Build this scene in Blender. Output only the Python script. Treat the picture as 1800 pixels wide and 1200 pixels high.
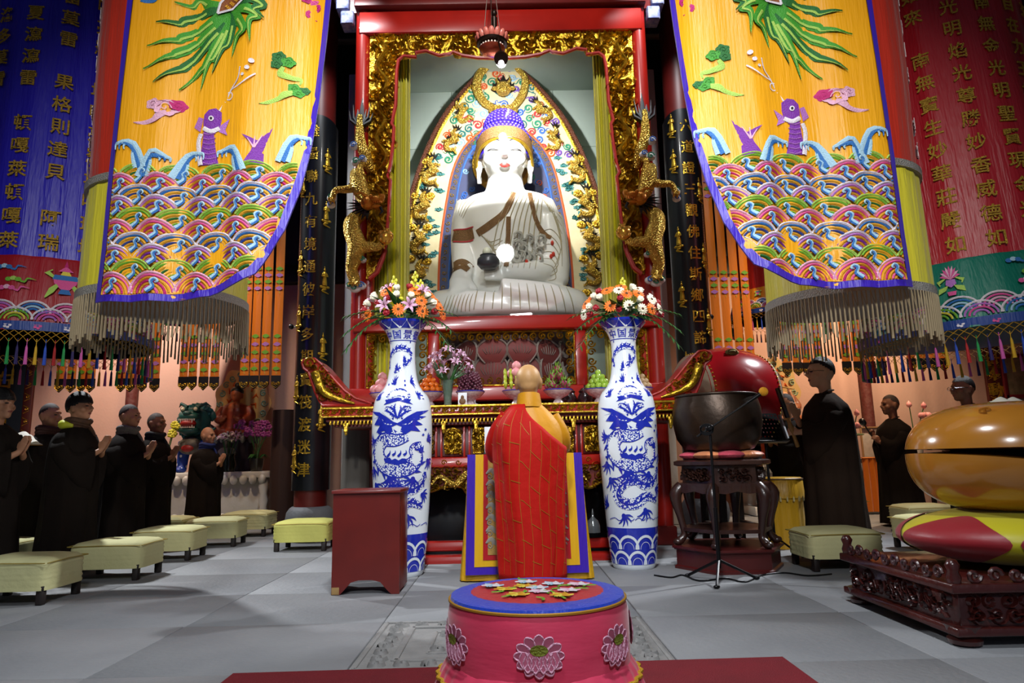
import bpy, bmesh, math, random
from math import sin, cos, pi, radians, sqrt, atan2, asin, exp
from mathutils import Vector, Matrix, Euler, noise
from mathutils.geometry import tessellate_polygon
from mathutils.bvhtree import BVHTree
random.seed(7)
for o in list(bpy.data.objects): bpy.data.objects.remove(o)
SC = bpy.context.scene
COL = SC.collection

# ------------------------------------------------------------------ camera
F = 1200.0
CAMP = Vector((0, 0, 0.96))
PITCH, ROLL, YAW = math.atan(205/1200), radians(1.2), math.atan(9/1200)
_f = Vector((sin(YAW)*cos(PITCH), cos(YAW)*cos(PITCH), sin(PITCH)))
_r0 = _f.cross(Vector((0, 0, 1))).normalized(); _u0 = _r0.cross(_f)
_r = _r0*cos(ROLL) - _u0*sin(ROLL); _u = _r.cross(_f)
cam = bpy.data.cameras.new('camera'); cam.lens = 24; cam.sensor_width = 36
camo = bpy.data.objects.new('camera', cam); COL.objects.link(camo)
camo.matrix_world = Matrix(((_r.x, _u.x, -_f.x, CAMP.x), (_r.y, _u.y, -_f.y, CAMP.y), (_r.z, _u.z, -_f.z, CAMP.z), (0, 0, 0, 1)))
cam.clip_start = .05; cam.clip_end = 100
SC.camera = camo
def ray(x, y): return _f*F + _r*(x-900) + _u*(600-y)
def G(x, y, z=0.0):
    d = ray(x, y); return CAMP + d*((z-CAMP.z)/d.z)
def D(x, y, Y):
    d = ray(x, y); return CAMP + d*(Y/d.y)

# ------------------------------------------------------------------ world, lights, exposure
W = bpy.data.worlds.new('world'); SC.world = W; W.use_nodes = True
W.node_tree.nodes['Background'].inputs[0].default_value = (.55, .62, .8, 1)
W.node_tree.nodes['Background'].inputs[1].default_value = 0.14
SC.view_settings.view_transform = 'Standard'; SC.view_settings.look = 'None'
SC.view_settings.exposure = 0.0; SC.view_settings.gamma = 1.0; SC.view_settings.use_curve_mapping = False
def spot(name, loc, target, power, col=(1, 1, 1), size=40, blend=.5, rad=.08):
    l = bpy.data.lights.new(name, 'SPOT'); l.energy = power; l.color = col
    l.spot_size = radians(size); l.spot_blend = blend; l.shadow_soft_size = rad
    o = bpy.data.objects.new(name, l); COL.objects.link(o); o.location = loc
    o.rotation_euler = (Vector(target)-Vector(loc)).to_track_quat('-Z', 'Y').to_euler()
    return o
# hall spots out of view, some of them added only as fill
COOL = (.92, .96, 1.0); WARM = (1.0, .72, .45)
spot('floodlight_left', (-.9, -.6, 4.2), (-1.95, 4.3, 3.1), 620, (1, .97, .92), 44, .8, .15)
spot('floodlight_right', (.9, -.6, 4.2), (1.95, 4.3, 3.1), 620, (1, .97, .92), 44, .8, .15)
spot('altar_floodlight', (0.0, .6, 5.6), (0, 6.4, 1.5), 800, COOL, 46, .7, .2)
spot('shrine_fill', (0.0, 3.4, 7.6), (0, 7.9, 5.5), 800, (1, .98, .92), 48, .5, .12)  # added fill that brightens the gilded frame, not a known lamp
spot('column_fill_left', (-2.08, 6.6, 7.4), (-2.05, 9.8, 3.0), 420, COOL, 56, .7, .08)  # added pair, lifts the plaster strips and couplet boards
spot('column_fill_right', (2.08, 6.6, 7.4), (2.05, 9.8, 3.0), 420, COOL, 56, .7, .08)  # matching added fill on the other side
spot('floor_light_left', (-6.2, 9.0, 6.4), (-2.0, 4.4, 0), 2200, COOL, 75, .8, .1)
spot('floor_light_right', (6.4, 8.2, 6.4), (2.2, 4.2, 0), 1900, COOL, 75, .8, .1)
spot('floor_light', (0.2, 1.5, 7.2), (0, 4.6, 0), 1150, COOL, 75, .9, .25)
spot('front_fill', (0.4, -2.6, 4.8), (0, 3.6, .4), 700, COOL, 70, .9, .3)  # added front fill for stool and people, from behind the camera
spot('side_altar_light_left', (-6.3, 10.4, 4.15), (-5.2, 12.2, 1.5), 420, (1, .82, .68), 135, .5, .06)
spot('side_altar_light_right', (6.3, 10.4, 4.15), (5.2, 12.2, 1.5), 480, WARM, 135, .5, .06)
spot('streamer_fill_left', (-4.4, 7.6, 5.6), (-5.0, 9.9, 2.6), 420, WARM, 75, .7, .06)  # added fill in front of the streamers
spot('streamer_fill_right', (4.4, 7.6, 5.6), (5.0, 9.9, 2.6), 480, WARM, 75, .7, .06)  # same added fill for the opposite streamers

# ------------------------------------------------------------------ materials
def lin(c): return tuple(((v/12.92) if v <= .04045 else ((v+.055)/1.055)**2.4) for v in c)
def hx(s): return tuple(int(s[i:i+2], 16)/255 for i in (0, 2, 4))
MATS = {}
def M(name, col='808080', rough=.5, metal=0., bump=None, var=None, sheen=0., coat=0., emit=None, wave=None, spec=.5, trans=0.):
    """procedural material: base colour, optional noise variation (scale, hex, amount), noise bump (scale, strength), wave bump (scale, strength, stretch)"""
    if name in MATS: return MATS[name]
    m = bpy.data.materials.new(name); m.use_nodes = True; MATS[name] = m
    nt = m.node_tree; b = nt.nodes['Principled BSDF']; L = nt.links
    c = lin(hx(col)) + (1,)
    b.inputs['Base Color'].default_value = c; b.inputs['Roughness'].default_value = rough
    b.inputs['Metallic'].default_value = metal; b.inputs['Specular IOR Level'].default_value = spec
    if sheen: b.inputs['Sheen Weight'].default_value = sheen; b.inputs['Sheen Roughness'].default_value = .4
    if coat: b.inputs['Coat Weight'].default_value = coat; b.inputs['Coat Roughness'].default_value = .08
    if trans: b.inputs['Transmission Weight'].default_value = trans
    if emit: b.inputs['Emission Color'].default_value = lin(hx(emit[0]))+(1,); b.inputs['Emission Strength'].default_value = emit[1]
    tc = nt.nodes.new('ShaderNodeTexCoord')
    if var:
        n = nt.nodes.new('ShaderNodeTexNoise'); n.inputs['Scale'].default_value = var[0]; n.inputs['Detail'].default_value = 5
        mp = nt.nodes.new('ShaderNodeMapping'); mp.inputs['Scale'].default_value = var[3] if len(var) > 3 else (1, 1, 1)
        L.new(tc.outputs['Object'], mp.inputs[0]); L.new(mp.outputs[0], n.inputs['Vector'])
        r = nt.nodes.new('ShaderNodeValToRGB'); r.color_ramp.elements[0].position = .5-.25; r.color_ramp.elements[1].position = .5+.25
        L.new(n.outputs['Fac'], r.inputs[0])
        c2 = lin(hx(var[1])); a = var[2]
        r.color_ramp.elements[0].color = c; r.color_ramp.elements[1].color = tuple(c[i]*(1-a)+c2[i]*a for i in range(3))+(1,)
        L.new(r.outputs[0], b.inputs['Base Color'])
    last = None
    if bump:
        n = nt.nodes.new('ShaderNodeTexNoise'); n.inputs['Scale'].default_value = bump[0]; n.inputs['Detail'].default_value = 4
        mp = nt.nodes.new('ShaderNodeMapping'); mp.inputs['Scale'].default_value = bump[2] if len(bump) > 2 else (1, 1, 1)
        L.new(tc.outputs['Object'], mp.inputs[0]); L.new(mp.outputs[0], n.inputs['Vector'])
        bp = nt.nodes.new('ShaderNodeBump'); bp.inputs['Strength'].default_value = bump[1]; bp.inputs['Distance'].default_value = .02
        L.new(n.outputs['Fac'], bp.inputs['Height']); L.new(bp.outputs[0], b.inputs['Normal']); last = bp
    if wave:
        w = nt.nodes.new('ShaderNodeTexVoronoi'); w.inputs['Scale'].default_value = wave[0]
        bp = nt.nodes.new('ShaderNodeBump'); bp.inputs['Strength'].default_value = wave[1]; bp.inputs['Distance'].default_value = .02
        L.new(tc.outputs['Object'], w.inputs['Vector']); L.new(w.outputs['Distance'], bp.inputs['Height'])
        if last: L.new(last.outputs[0], bp.inputs['Normal'])
        L.new(bp.outputs[0], b.inputs['Normal'])
    return m
def silk(name, col='808080', rough=.38, **k):
    return M(name, col, rough, bump=(9, .35, (6, 6, .5)), sheen=.15, **k)

# ------------------------------------------------------------------ mesh builder
def fin(fn, p, h): return Vector(fn(p[0], p[1], h))
class MB:
    def __init__(s): s.v = []; s.f = []; s.m = []; s.mi = 0
    def add(s, vs, fs):
        o = len(s.v); s.v += [Vector(v) for v in vs]
        for f in fs: s.f.append(tuple(i+o for i in f)); s.m.append(s.mi)
        return s
    def box(s, c, d, rz=0, mat=None):
        x, y, z = d[0]/2, d[1]/2, d[2]/2
        b = min(.012, .22*min(x, y, z))
        vs = []; idx = {}
        for sx in (-1, 1):
            for sy in (-1, 1):
                for sz in (-1, 1):
                    for ax in range(3):
                        p = [sx*(x-b), sy*(y-b), sz*(z-b)]; p[ax] = (sx*x, sy*y, sz*z)[ax]
                        idx[(sx, sy, sz, ax)] = len(vs); vs.append(Vector(p))
        fs = []
        for ax in range(3):
            a, c2 = [k for k in range(3) if k != ax]
            for sg in (-1, 1):
                q = []
                for (i, j) in ((-1, -1), (1, -1), (1, 1), (-1, 1)):
                    k = [0, 0, 0]; k[ax] = sg; k[a] = i; k[c2] = j; q.append(idx[(*k, ax)])
                fs.append(q)
        for ax in range(3):       # edges along ax
            a, c2 = [k for k in range(3) if k != ax]
            for i in (-1, 1):
                for j in (-1, 1):
                    k0 = [0]*3; k0[a] = i; k0[c2] = j; k1 = list(k0); k0[ax] = -1; k1[ax] = 1
                    fs.append([idx[(*k0, a)], idx[(*k1, a)], idx[(*k1, c2)], idx[(*k0, c2)]])
        for sx in (-1, 1):
            for sy in (-1, 1):
                for sz in (-1, 1): fs.append([idx[(sx, sy, sz, k)] for k in range(3)])
        R = mat if mat else (Matrix.Rotation(rz, 3, 'Z') if rz else None)
        c = Vector(c)
        return s.add([(R @ v if R else v)+c for v in vs], fs)
    def loft(s, rings, closed=True, cap=True):
        n = len(rings[0]); vs = [p for r in rings for p in r]; fs = []
        k = n if closed else n-1
        for i in range(len(rings)-1):
            for j in range(k): a = i*n+j; b = i*n+(j+1) % n; fs.append((a, b, b+n, a+n))
        if cap and closed: fs.append(tuple(range(n-1, -1, -1))); fs.append(tuple((len(rings)-1)*n+j for j in range(n)))
        return s.add(vs, fs)
    def lathe(s, prof, c=(0, 0, 0), n=32, a0=0, a1=2*pi, mod=None, mat=None):
        c = Vector(c); full = abs(a1-a0-2*pi) < 1e-6; k = n if full else n+1; rings = []
        for (r, z) in prof:
            ring = []
            for j in range(k):
                a = a0+(a1-a0)*j/n; rr = r*(mod(a, z) if mod else 1); p = Vector((rr*cos(a), rr*sin(a), z))
                ring.append((mat @ p if mat else p)+c)
            rings.append(ring)
        return s.loft(rings, full, full)
    def cyl(s, p0, p1, r0, r1=None, n=12): return s.tube([p0, p1], [r0, r0 if r1 is None else r1], n)
    def tube(s, pts, rad, n=8, cap=True, flat=1.0, up=None):
        pts = [Vector(p) for p in pts]; N = len(pts)
        if not hasattr(rad, '__len__'): rad = [rad]*N
        t = (pts[1]-pts[0]).normalized(); u = Vector(up) if up else (Vector((0, 0, 1)) if abs(t.z) < .9 else Vector((0, 1, 0)))
        rings = []
        for i in range(N):
            t = (pts[min(i+1, N-1)]-pts[max(i-1, 0)])
            t = t.normalized() if t.length > 1e-9 else Vector((0, 0, 1))
            u = u - t*u.dot(t)
            u = u.normalized() if u.length > 1e-6 else t.orthogonal().normalized()
            b = t.cross(u); r = max(rad[i], 1e-4)
            rings.append([pts[i]+(u*cos(2*pi*j/n)*flat+b*sin(2*pi*j/n))*r for j in range(n)])
        return s.loft(rings, True, cap)
    def ell(s, c, r, n=12, m=8, R=None):
        if not hasattr(r, '__len__'): r = (r, r, r)
        c = Vector(c); vs = []; fs = []
        vs.append(Vector((0, 0, -r[2])))
        for i in range(1, m):
            a = -pi/2+pi*i/m
            for j in range(n): b = 2*pi*j/n; vs.append(Vector((r[0]*cos(a)*cos(b), r[1]*cos(a)*sin(b), r[2]*sin(a))))
        vs.append(Vector((0, 0, r[2])))
        for j in range(n): fs.append((0, 1+(j+1) % n, 1+j))
        for i in range(m-2):
            for j in range(n): a = 1+i*n+j; b = 1+i*n+(j+1) % n; fs.append((a, b, b+n, a+n))
        t = len(vs)-1
        for j in range(n): fs.append((t, t-n+j, t-n+(j+1) % n))
        return s.add([(R @ v if R else v)+c for v in vs], fs)
    def prism(s, pts, fn, h0, h1):
        """closed outline pts (2D) between heights h0,h1 through fn(u,v,h)"""
        n = len(pts); A = [Vector(fn(p[0], p[1], h0)) for p in pts]; B = [Vector(fn(p[0], p[1], h1)) for p in pts]
        tr = tessellate_polygon([[Vector((p[0], p[1], 0)) for p in pts]])
        fs = [(j, (j+1) % n, n+(j+1) % n, n+j) for j in range(n)] + [tuple(k+n for k in t) for t in tr] + [tuple(reversed(t)) for t in tr]
        return s.add(A+B, fs)
    def poly(s, pts, fn, h, mx=None):
        """filled outline on a surface, split until edges are below mx"""
        P = [Vector((p[0], p[1])) for p in pts]
        tr = [(P[a], P[b], P[c]) for a, b, c in tessellate_polygon([[Vector((p.x, p.y, 0)) for p in P]])]
        if mx:
            out = []; st = tr
            while st:
                a, b, c = st.pop(); e = [(a-b).length, (b-c).length, (c-a).length]; k = max(range(3), key=lambda i: e[i])
                if e[k] > mx:
                    q = (a, b, c); x, y, z = q[k], q[(k+1) % 3], q[(k+2) % 3]; mm = (x+y)/2; st += [(x, mm, z), (mm, y, z)]
                else: out.append((a, b, c))
            tr = out
        ix = {}; vs = []; fs = []
        for t in tr:
            f = []
            for p in t:
                k = (round(p.x, 6), round(p.y, 6))
                if k not in ix: ix[k] = len(vs); vs.append(Vector(fn(p.x, p.y, h)))
                f.append(ix[k])
            fs.append(f)
        return s.add(vs, fs)
    def stroke(s, pts, w, fn, h, crown=0.0, closed=False):
        """ribbon along pts; w number or list; crown lifts the middle"""
        P = [Vector((p[0], p[1])) for p in pts]; N = len(P)
        if not hasattr(w, '__len__'): w = [w]*N
        vs = []; fs = []; k = 3 if crown else 2
        for i in range(N):
            a, b = (P[(i-1) % N], P[(i+1) % N]) if closed else (P[max(i-1, 0)], P[min(i+1, N-1)])
            t = b-a; t = t.normalized() if t.length > 1e-9 else Vector((1, 0)); nn = Vector((-t.y, t.x))*w[i]/2
            q = [P[i]-nn, P[i], P[i]+nn] if crown else [P[i]-nn, P[i]+nn]
            hh = [h, h+crown, h] if crown else [h, h]
            vs += [Vector(fn(q[j].x, q[j].y, hh[j])) for j in range(k)]
        for i in range(N if closed else N-1):
            for j in range(k-1): a = i*k+j; b = ((i+1) % N)*k+j; fs.append((a, b, b+1, a+1))
        return s.add(vs, fs)
    def xf(s, Mx, start=0):
        for i in range(start, len(s.v)): s.v[i] = Mx @ s.v[i]
        return s
    def mesh(s, name, mats, smooth=True, ang=50):
        me = bpy.data.meshes.new(name); me.from_pydata([tuple(v) for v in s.v], [], s.f)
        mats = mats if isinstance(mats, (list, tuple)) else [mats]
        for m in mats: me.materials.append(m)
        if len(mats) > 1: me.polygons.foreach_set('material_index', s.m)
        if smooth:
            me.polygons.foreach_set('use_smooth', [True]*len(me.polygons)); me.set_sharp_from_angle(angle=radians(ang))
        me.update(); return me
    def pieces(s, gap=.0):
        """splits into separate pieces: connected faces, then pieces whose boxes touch"""
        par = list(range(len(s.v)))
        def fd(i):
            while par[i] != i: par[i] = par[par[i]]; i = par[i]
            return i
        for f in s.f:
            a = fd(f[0])
            for k in f[1:]: par[fd(k)] = a
        comp = {}
        for fi, f in enumerate(s.f): comp.setdefault(fd(f[0]), []).append(fi)
        items = []
        for fs in comp.values():
            ids = {i for fi in fs for i in s.f[fi]}
            lo = [min(s.v[i][k] for i in ids)-gap for k in range(3)]; hi = [max(s.v[i][k] for i in ids)+gap for k in range(3)]
            items.append([fs, lo, hi])
        if gap >= 0:
            ch = True
            while ch:
                ch = False; out = []
                for it in items:
                    for q in out:
                        if all(it[1][k] <= q[2][k] and q[1][k] <= it[2][k] for k in range(3)):
                            q[0] = q[0]+it[0]; q[1] = [min(a, b) for a, b in zip(q[1], it[1])]; q[2] = [max(a, b) for a, b in zip(q[2], it[2])]; ch = True; break
                    else: out.append(it)
                items = out
        res = []
        for fs, lo, hi in items:
            m = MB(); ix = {}
            for fi in fs:
                f = []
                for i in s.f[fi]:
                    if i not in ix: ix[i] = len(m.v); m.v.append(s.v[i])
                    f.append(ix[i])
                m.f.append(tuple(f)); m.m.append(s.m[fi])
            res.append(m)
        return res
    def split(s, name, mats, parent=None, gap=0.0, **k):
        return [m.build(name, mats, parent, **k) for m in s.pieces(gap)]
    def build(s, name, mats, parent=None, loc=None, smooth=True, ang=50, rec=True):
        me = s.mesh(name, mats, smooth, ang)
        if rec:
            bm = bmesh.new(); bm.from_mesh(me); bmesh.ops.recalc_face_normals(bm, faces=bm.faces); bm.to_mesh(me); bm.free()
        return link(name, me, parent, loc)
def link(name, me, parent=None, loc=None):
    o = bpy.data.objects.new(name, me); COL.objects.link(o)
    if parent: o.parent = parent
    if loc: o.location = loc
    return o
def tag(o, label, cat, group=None, kind=None):
    if label: o['label'] = label
    if cat: o['category'] = cat
    if group: o['group'] = group
    if kind: o['kind'] = kind
    return o
def thing(name, label, cat, loc=(0, 0, 0), rz=0, group=None):
    o = bpy.data.objects.new(name, None); COL.objects.link(o); o.location = loc; o.rotation_euler = (0, 0, rz); o.empty_display_size = .1
    return tag(o, label, cat, group)
def struct(o): o['kind'] = 'structure'; return o
def copy_tree(o, parent=None, loc=None, rz=None, label=None):
    c = o.copy(); COL.objects.link(c); c.parent = parent
    if loc is not None: c.location = loc
    if rz is not None: c.rotation_euler = (0, 0, rz)
    if label: c['label'] = label
    for ch in o.children: copy_tree(ch, c)
    return c
def smoothpath(pts, k=6, closed=False):
    """Catmull-Rom through pts (any dimension)"""
    P = [Vector(p) for p in pts]; N = len(P); out = []
    for i in range(N if closed else N-1):
        a, b, c, d = (P[(i-1) % N], P[i], P[(i+1) % N], P[(i+2) % N]) if closed else (P[max(i-1, 0)], P[i], P[i+1], P[min(i+2, N-1)])
        for j in range(k):
            t = j/k; out.append(.5*((2*b)+(c-a)*t+(2*a-5*b+4*c-d)*t*t+(3*b-a-3*c+d)*t**3))
    if not closed: out.append(P[-1])
    return out
def lerps(vals, n):
    return [vals[int(min(i/(n-1)*(len(vals)-1), len(vals)-1.001))]*(1-(i/(n-1)*(len(vals)-1)) % 1 if i < n-1 else 0) +
            vals[min(int(min(i/(n-1)*(len(vals)-1), len(vals)-1.001))+1, len(vals)-1)]*((i/(n-1)*(len(vals)-1)) % 1 if i < n-1 else 1) for i in range(n)]
def interp(x, tab):
    if x <= tab[0][0]: return tab[0][1]
    for (a, b), (c, d) in zip(tab, tab[1:]):
        if x <= c: return b+(d-b)*(x-a)/(c-a)
    return tab[-1][1]
def spiral(c, r, turns=1.6, a0=0, sg=1, n=22, r0=.12):
    return [Vector((c[0]+(r*(1-t/n)+r*r0*t/n)*cos(a0+sg*2*pi*turns*t/n), c[1]+(r*(1-t/n)+r*r0*t/n)*sin(a0+sg*2*pi*turns*t/n))) for t in range(n+1)]
def plane(o, ux, uz):
    """map for a flat face: origin, u direction, v direction; h along the normal facing the viewer"""
    o, ux, uz = Vector(o), Vector(ux).normalized(), Vector(uz).normalized(); nn = ux.cross(uz)
    return lambda u, v, h: o+ux*u+uz*v+nn*h
# characters: one depsgraph pass over all glyphs
GLY = {}
def load_glyphs(chars):
    obs = []
    for ch in sorted(set(chars)):
        cu = bpy.data.curves.new('g', 'FONT'); cu.body = ch; cu.align_x = 'CENTER'; cu.align_y = 'CENTER'; cu.resolution_u = 2; cu.offset = .012; cu.size = 1.0
        o = bpy.data.objects.new('g', cu); COL.objects.link(o); obs.append((ch, o, cu))
    dg = bpy.context.evaluated_depsgraph_get()
    for ch, o, cu in obs:
        me = bpy.data.meshes.new_from_object(o.evaluated_get(dg))
        P = [(v.co.x, v.co.y) for v in me.vertices]; fs = [tuple(p.vertices) for p in me.polygons]
        bm = bmesh.new(); bm.from_mesh(me); bmesh.ops.remove_doubles(bm, verts=bm.verts, dist=1e-5)
        P = [(v.co.x, v.co.y) for v in bm.verts]; bm.verts.index_update(); fs = [tuple(v.index for v in f.verts) for f in bm.faces]
        ed = [tuple(v.index for v in e.verts) for e in bm.edges if e.is_boundary]
        if P:
            cx = (min(p[0] for p in P)+max(p[0] for p in P))/2; cy = (min(p[1] for p in P)+max(p[1] for p in P))/2
            P = [(p[0]-cx, p[1]-cy) for p in P]
        GLY[ch] = (P, fs, ed); bm.free(); bpy.data.meshes.remove(me); bpy.data.objects.remove(o); bpy.data.curves.remove(cu)
def glyph(mb, ch, u, v, size, fn, h0, h1, sx=1.0, rot=0):
    P, fs, ed = GLY[ch]; c, s_ = cos(rot), sin(rot)
    Q = [(u+size*(x*sx*c-y*s_), v+size*(x*sx*s_+y*c)) for x, y in P]; n = len(Q)
    vs = [Vector(fn(x, y, h1)) for x, y in Q]+[Vector(fn(x, y, h0)) for x, y in Q]
    mb.add(vs, list(fs)+[(a, b, b+n, a+n) for a, b in ed])
# ------------------------------------------------------------------ glyphs needed
BLUE_COLS = [' 何然何然 美日多美日得', '滿 洛多莫雷 美日多美日得', '格達夏瀉瀉雷 頓嘎萊頓嘎萊', '格雷莫雷 果格則達貝 阿瑞', '塔嘎亮羅 塔嘎亮羅塔哈瑞塔']
RED_COLS = ['重如來 南無大勢精進真實定如', '寶蓮如來 南無寶生妙華莊嚴如', '無無活光明焰光尊勝妙香威德如', '沙來 南無金光明聖賢現金光明', '香王善自在力王如來 南無光無', '月王大地馬勝法如來南無南']
LEFT_CPL = '雄啚聯九有境通彼岸多期寶筏渡迷津'; RIGHT_CPL = '六道證三觀佛住斯鄉四諦'
load_glyphs(''.join(BLUE_COLS+RED_COLS).replace(' ', '')+LEFT_CPL+RIGHT_CPL+'中国景德鎮右目足世不動金沙味薩婆阿他耶隷主雨行下')

# ------------------------------------------------------------------ materials
gold = M('gold leaf', 'e3b93c', .3, .75, bump=(40, .5), var=(14, '9a6f18', .6))
gold_carved = M('gilded carving', 'dcb02f', .28, .8, bump=(22, 1.0), var=(20, '5e4308', .85))
gold_scale = M('gold scale', 'f0c95a', .28, .75, wave=(55, 1.0), var=(10, 'b98a2c', .5))
red_lac = M('red lacquer', 'a81d14', .32, coat=.4, var=(3, '7d130d', .5))
red_dark = M('dark red paint', '6a1612', .45, var=(4, '4a0e0c', .6))
black_lac = M('black lacquer', '0b0d11', .3, coat=.3, var=(5, '15181d', .5))
plaster = M('white plaster', 'cfccc6', .9, bump=(30, .15), var=(1.2, 'b9b6b0', .6))
pink_wall = M('pinkish plaster', 'c9a596', .92, bump=(24, .15), var=(.8, 'b88f80', .7))
dark_wood = M('dark timber', '1a0f0b', .6, bump=(12, .3, (1, 1, .2)))
def stone_mat():
    m = M('floor stone', '8f9092', .6, bump=(30, .22), var=(1.6, '77797d', .8)); nt = m.node_tree
    b = nt.nodes['Principled BSDF']; oi = nt.nodes.new('ShaderNodeObjectInfo'); mr = nt.nodes.new('ShaderNodeMapRange')
    mr.inputs[3].default_value = .93; mr.inputs[4].default_value = 1.05
    hs = nt.nodes.new('ShaderNodeHueSaturation'); src = b.inputs['Base Color'].links[0].from_socket
    nt.links.new(oi.outputs['Random'], mr.inputs[0]); nt.links.new(mr.outputs[0], hs.inputs['Value'])
    nt.links.new(src, hs.inputs['Color']); nt.links.new(hs.outputs[0], b.inputs['Base Color']); return m
floor_stone = stone_mat()
carve_stone = M('carved stone', '969492', .6, bump=(40, .3), var=(6, '6f706f', .7))
grey_stone = M('grey base stone', '6d6e70', .6, bump=(25, .3), var=(5, '55575a', .7))
marble = M('white marble', 'd9d7d0', .4, bump=(18, .15), var=(4, 'b5b4ae', .6))

# ------------------------------------------------------------------ floor
mb = MB(); mb.box((0, 6.2, -.06), (24, 16, .06)); floor = struct(mb.build('floor', M('joint mortar', '4a4a4b', .9)))
YE = [3.38+.98*k for k in range(-4, 11)]; XE = [-.78-1.2*k for k in range(9, -1, -1)]+[.78+1.2*k for k in range(10)]
SLAB = {}
for j in range(len(YE)-1):
    for i in range(len(XE)-1):
        w = round(XE[i+1]-XE[i], 3)
        if abs(XE[i]+.78) < .01 and abs(YE[j]-3.38) < .01: continue
        if w not in SLAB: b = MB(); b.box((0, 0, -.015), (w-.006, .974, .03)); SLAB[w] = b.mesh('floor_slab', floor_stone)
        link('floor_slab', SLAB[w], floor, ((XE[i]+XE[i+1])/2, (YE[j]+YE[j+1])/2, random.uniform(-.0015, 0)))
# carved slab in front of the altar
b = MB(); b.box((0, 0, -.018), (1.554, .974, .03))
for (w, d, t, hh) in ((1.5, .92, .02, .010), (1.16, .66, .035, .012), (.86, .42, .02, .008)):
    for sx in (-1, 1): b.box((sx*w/2, 0, 0), (t, d, hh)); b.box((0, sx*d/2, 0), (w, t, hh))
flat = lambda u, v, h: Vector((u, v, h-.003))
for sx in (-1, 1):
    for k in range(11):
        b.stroke(spiral((-.66+k*.132, sx*.395), .045, 1.3, k*2.1, 1 if k % 2 else -1, 16), .018, flat, 0, .018)
    for k in range(6): b.stroke(spiral((sx*.665, -.3+k*.12), .045, 1.3, k*1.7, 1 if k % 2 else -1, 16), .018, flat, 0, .018)
for k in range(12):
    a = 2*pi*k/12; b.stroke([(.05*cos(a), .05*sin(a)), (.11*cos(a+.2), .11*sin(a+.2)), (.17*cos(a), .15*sin(a))], [.02, .05, .01], flat, 0, .008)
for sx in (-1, 1):
    for sy in (-1, 1):
        for k in range(3): b.stroke(spiral((sx*(.2+k*.09), sy*(.06+.045*k)), .05, 1.2, k, sx*sy, 16), .018, flat, 0, .016)
o = b.build('carved_slab', carve_stone, floor, (0, 3.87, 0)); o['label'] = 'stone slab carved with scroll borders'

# ------------------------------------------------------------------ walls, ceiling
BW = 12.4
b = MB(); b.box((0, BW+.1, 2.15), (22.4, .2, 4.3)); struct(b.build('wall_back', pink_wall))
b = MB(); b.box((0, BW+.08, 6.9), (22, .24, 5.2)); b.box((0, BW-.1, 4.4), (22, .2, .35)); struct(b.build('trim_1', dark_wood))
for s, n in ((-1, 'wall_left'), (1, 'wall_right')):
    b = MB(); b.box((s*11.1, 6.2, 4.7), (.2, 13, 9.5)); struct(b.build(n, M('side wall plaster', '7f6a60', .9, var=(1, '6a574f', .6))))
b = MB(); b.box((0, 5.2, 9.4), (22.6, 15.5, .2)); struct(b.build('ceiling', M('dark ceiling boards', '140d0a', .8)))
for k, (y, z) in enumerate(((5.3, 8.6), (8.8, 8.4))):
    b = MB(); b.box((0, y, z), (22, .3, .5)); struct(b.build('trim_%d' % (k+2), dark_wood))
b = MB(); b.box((0, 9.85, 3.45), (4.75, .14, 6.9)); struct(b.build('wall_screen', plaster))
# narrow painted posts against the back wall
for k, x in enumerate((232, 1523)):
    p = D(x, 700, BW-.05); b = MB(); b.cyl((p.x, BW-.06, 0), (p.x, BW-.06, 4.3), .1, n=14)
    struct(b.build('trim_%d' % (k+4), M('worn red post', '5a1512', .6, bump=(20, .4), var=(14, '8a6a60', .35))))

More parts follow.
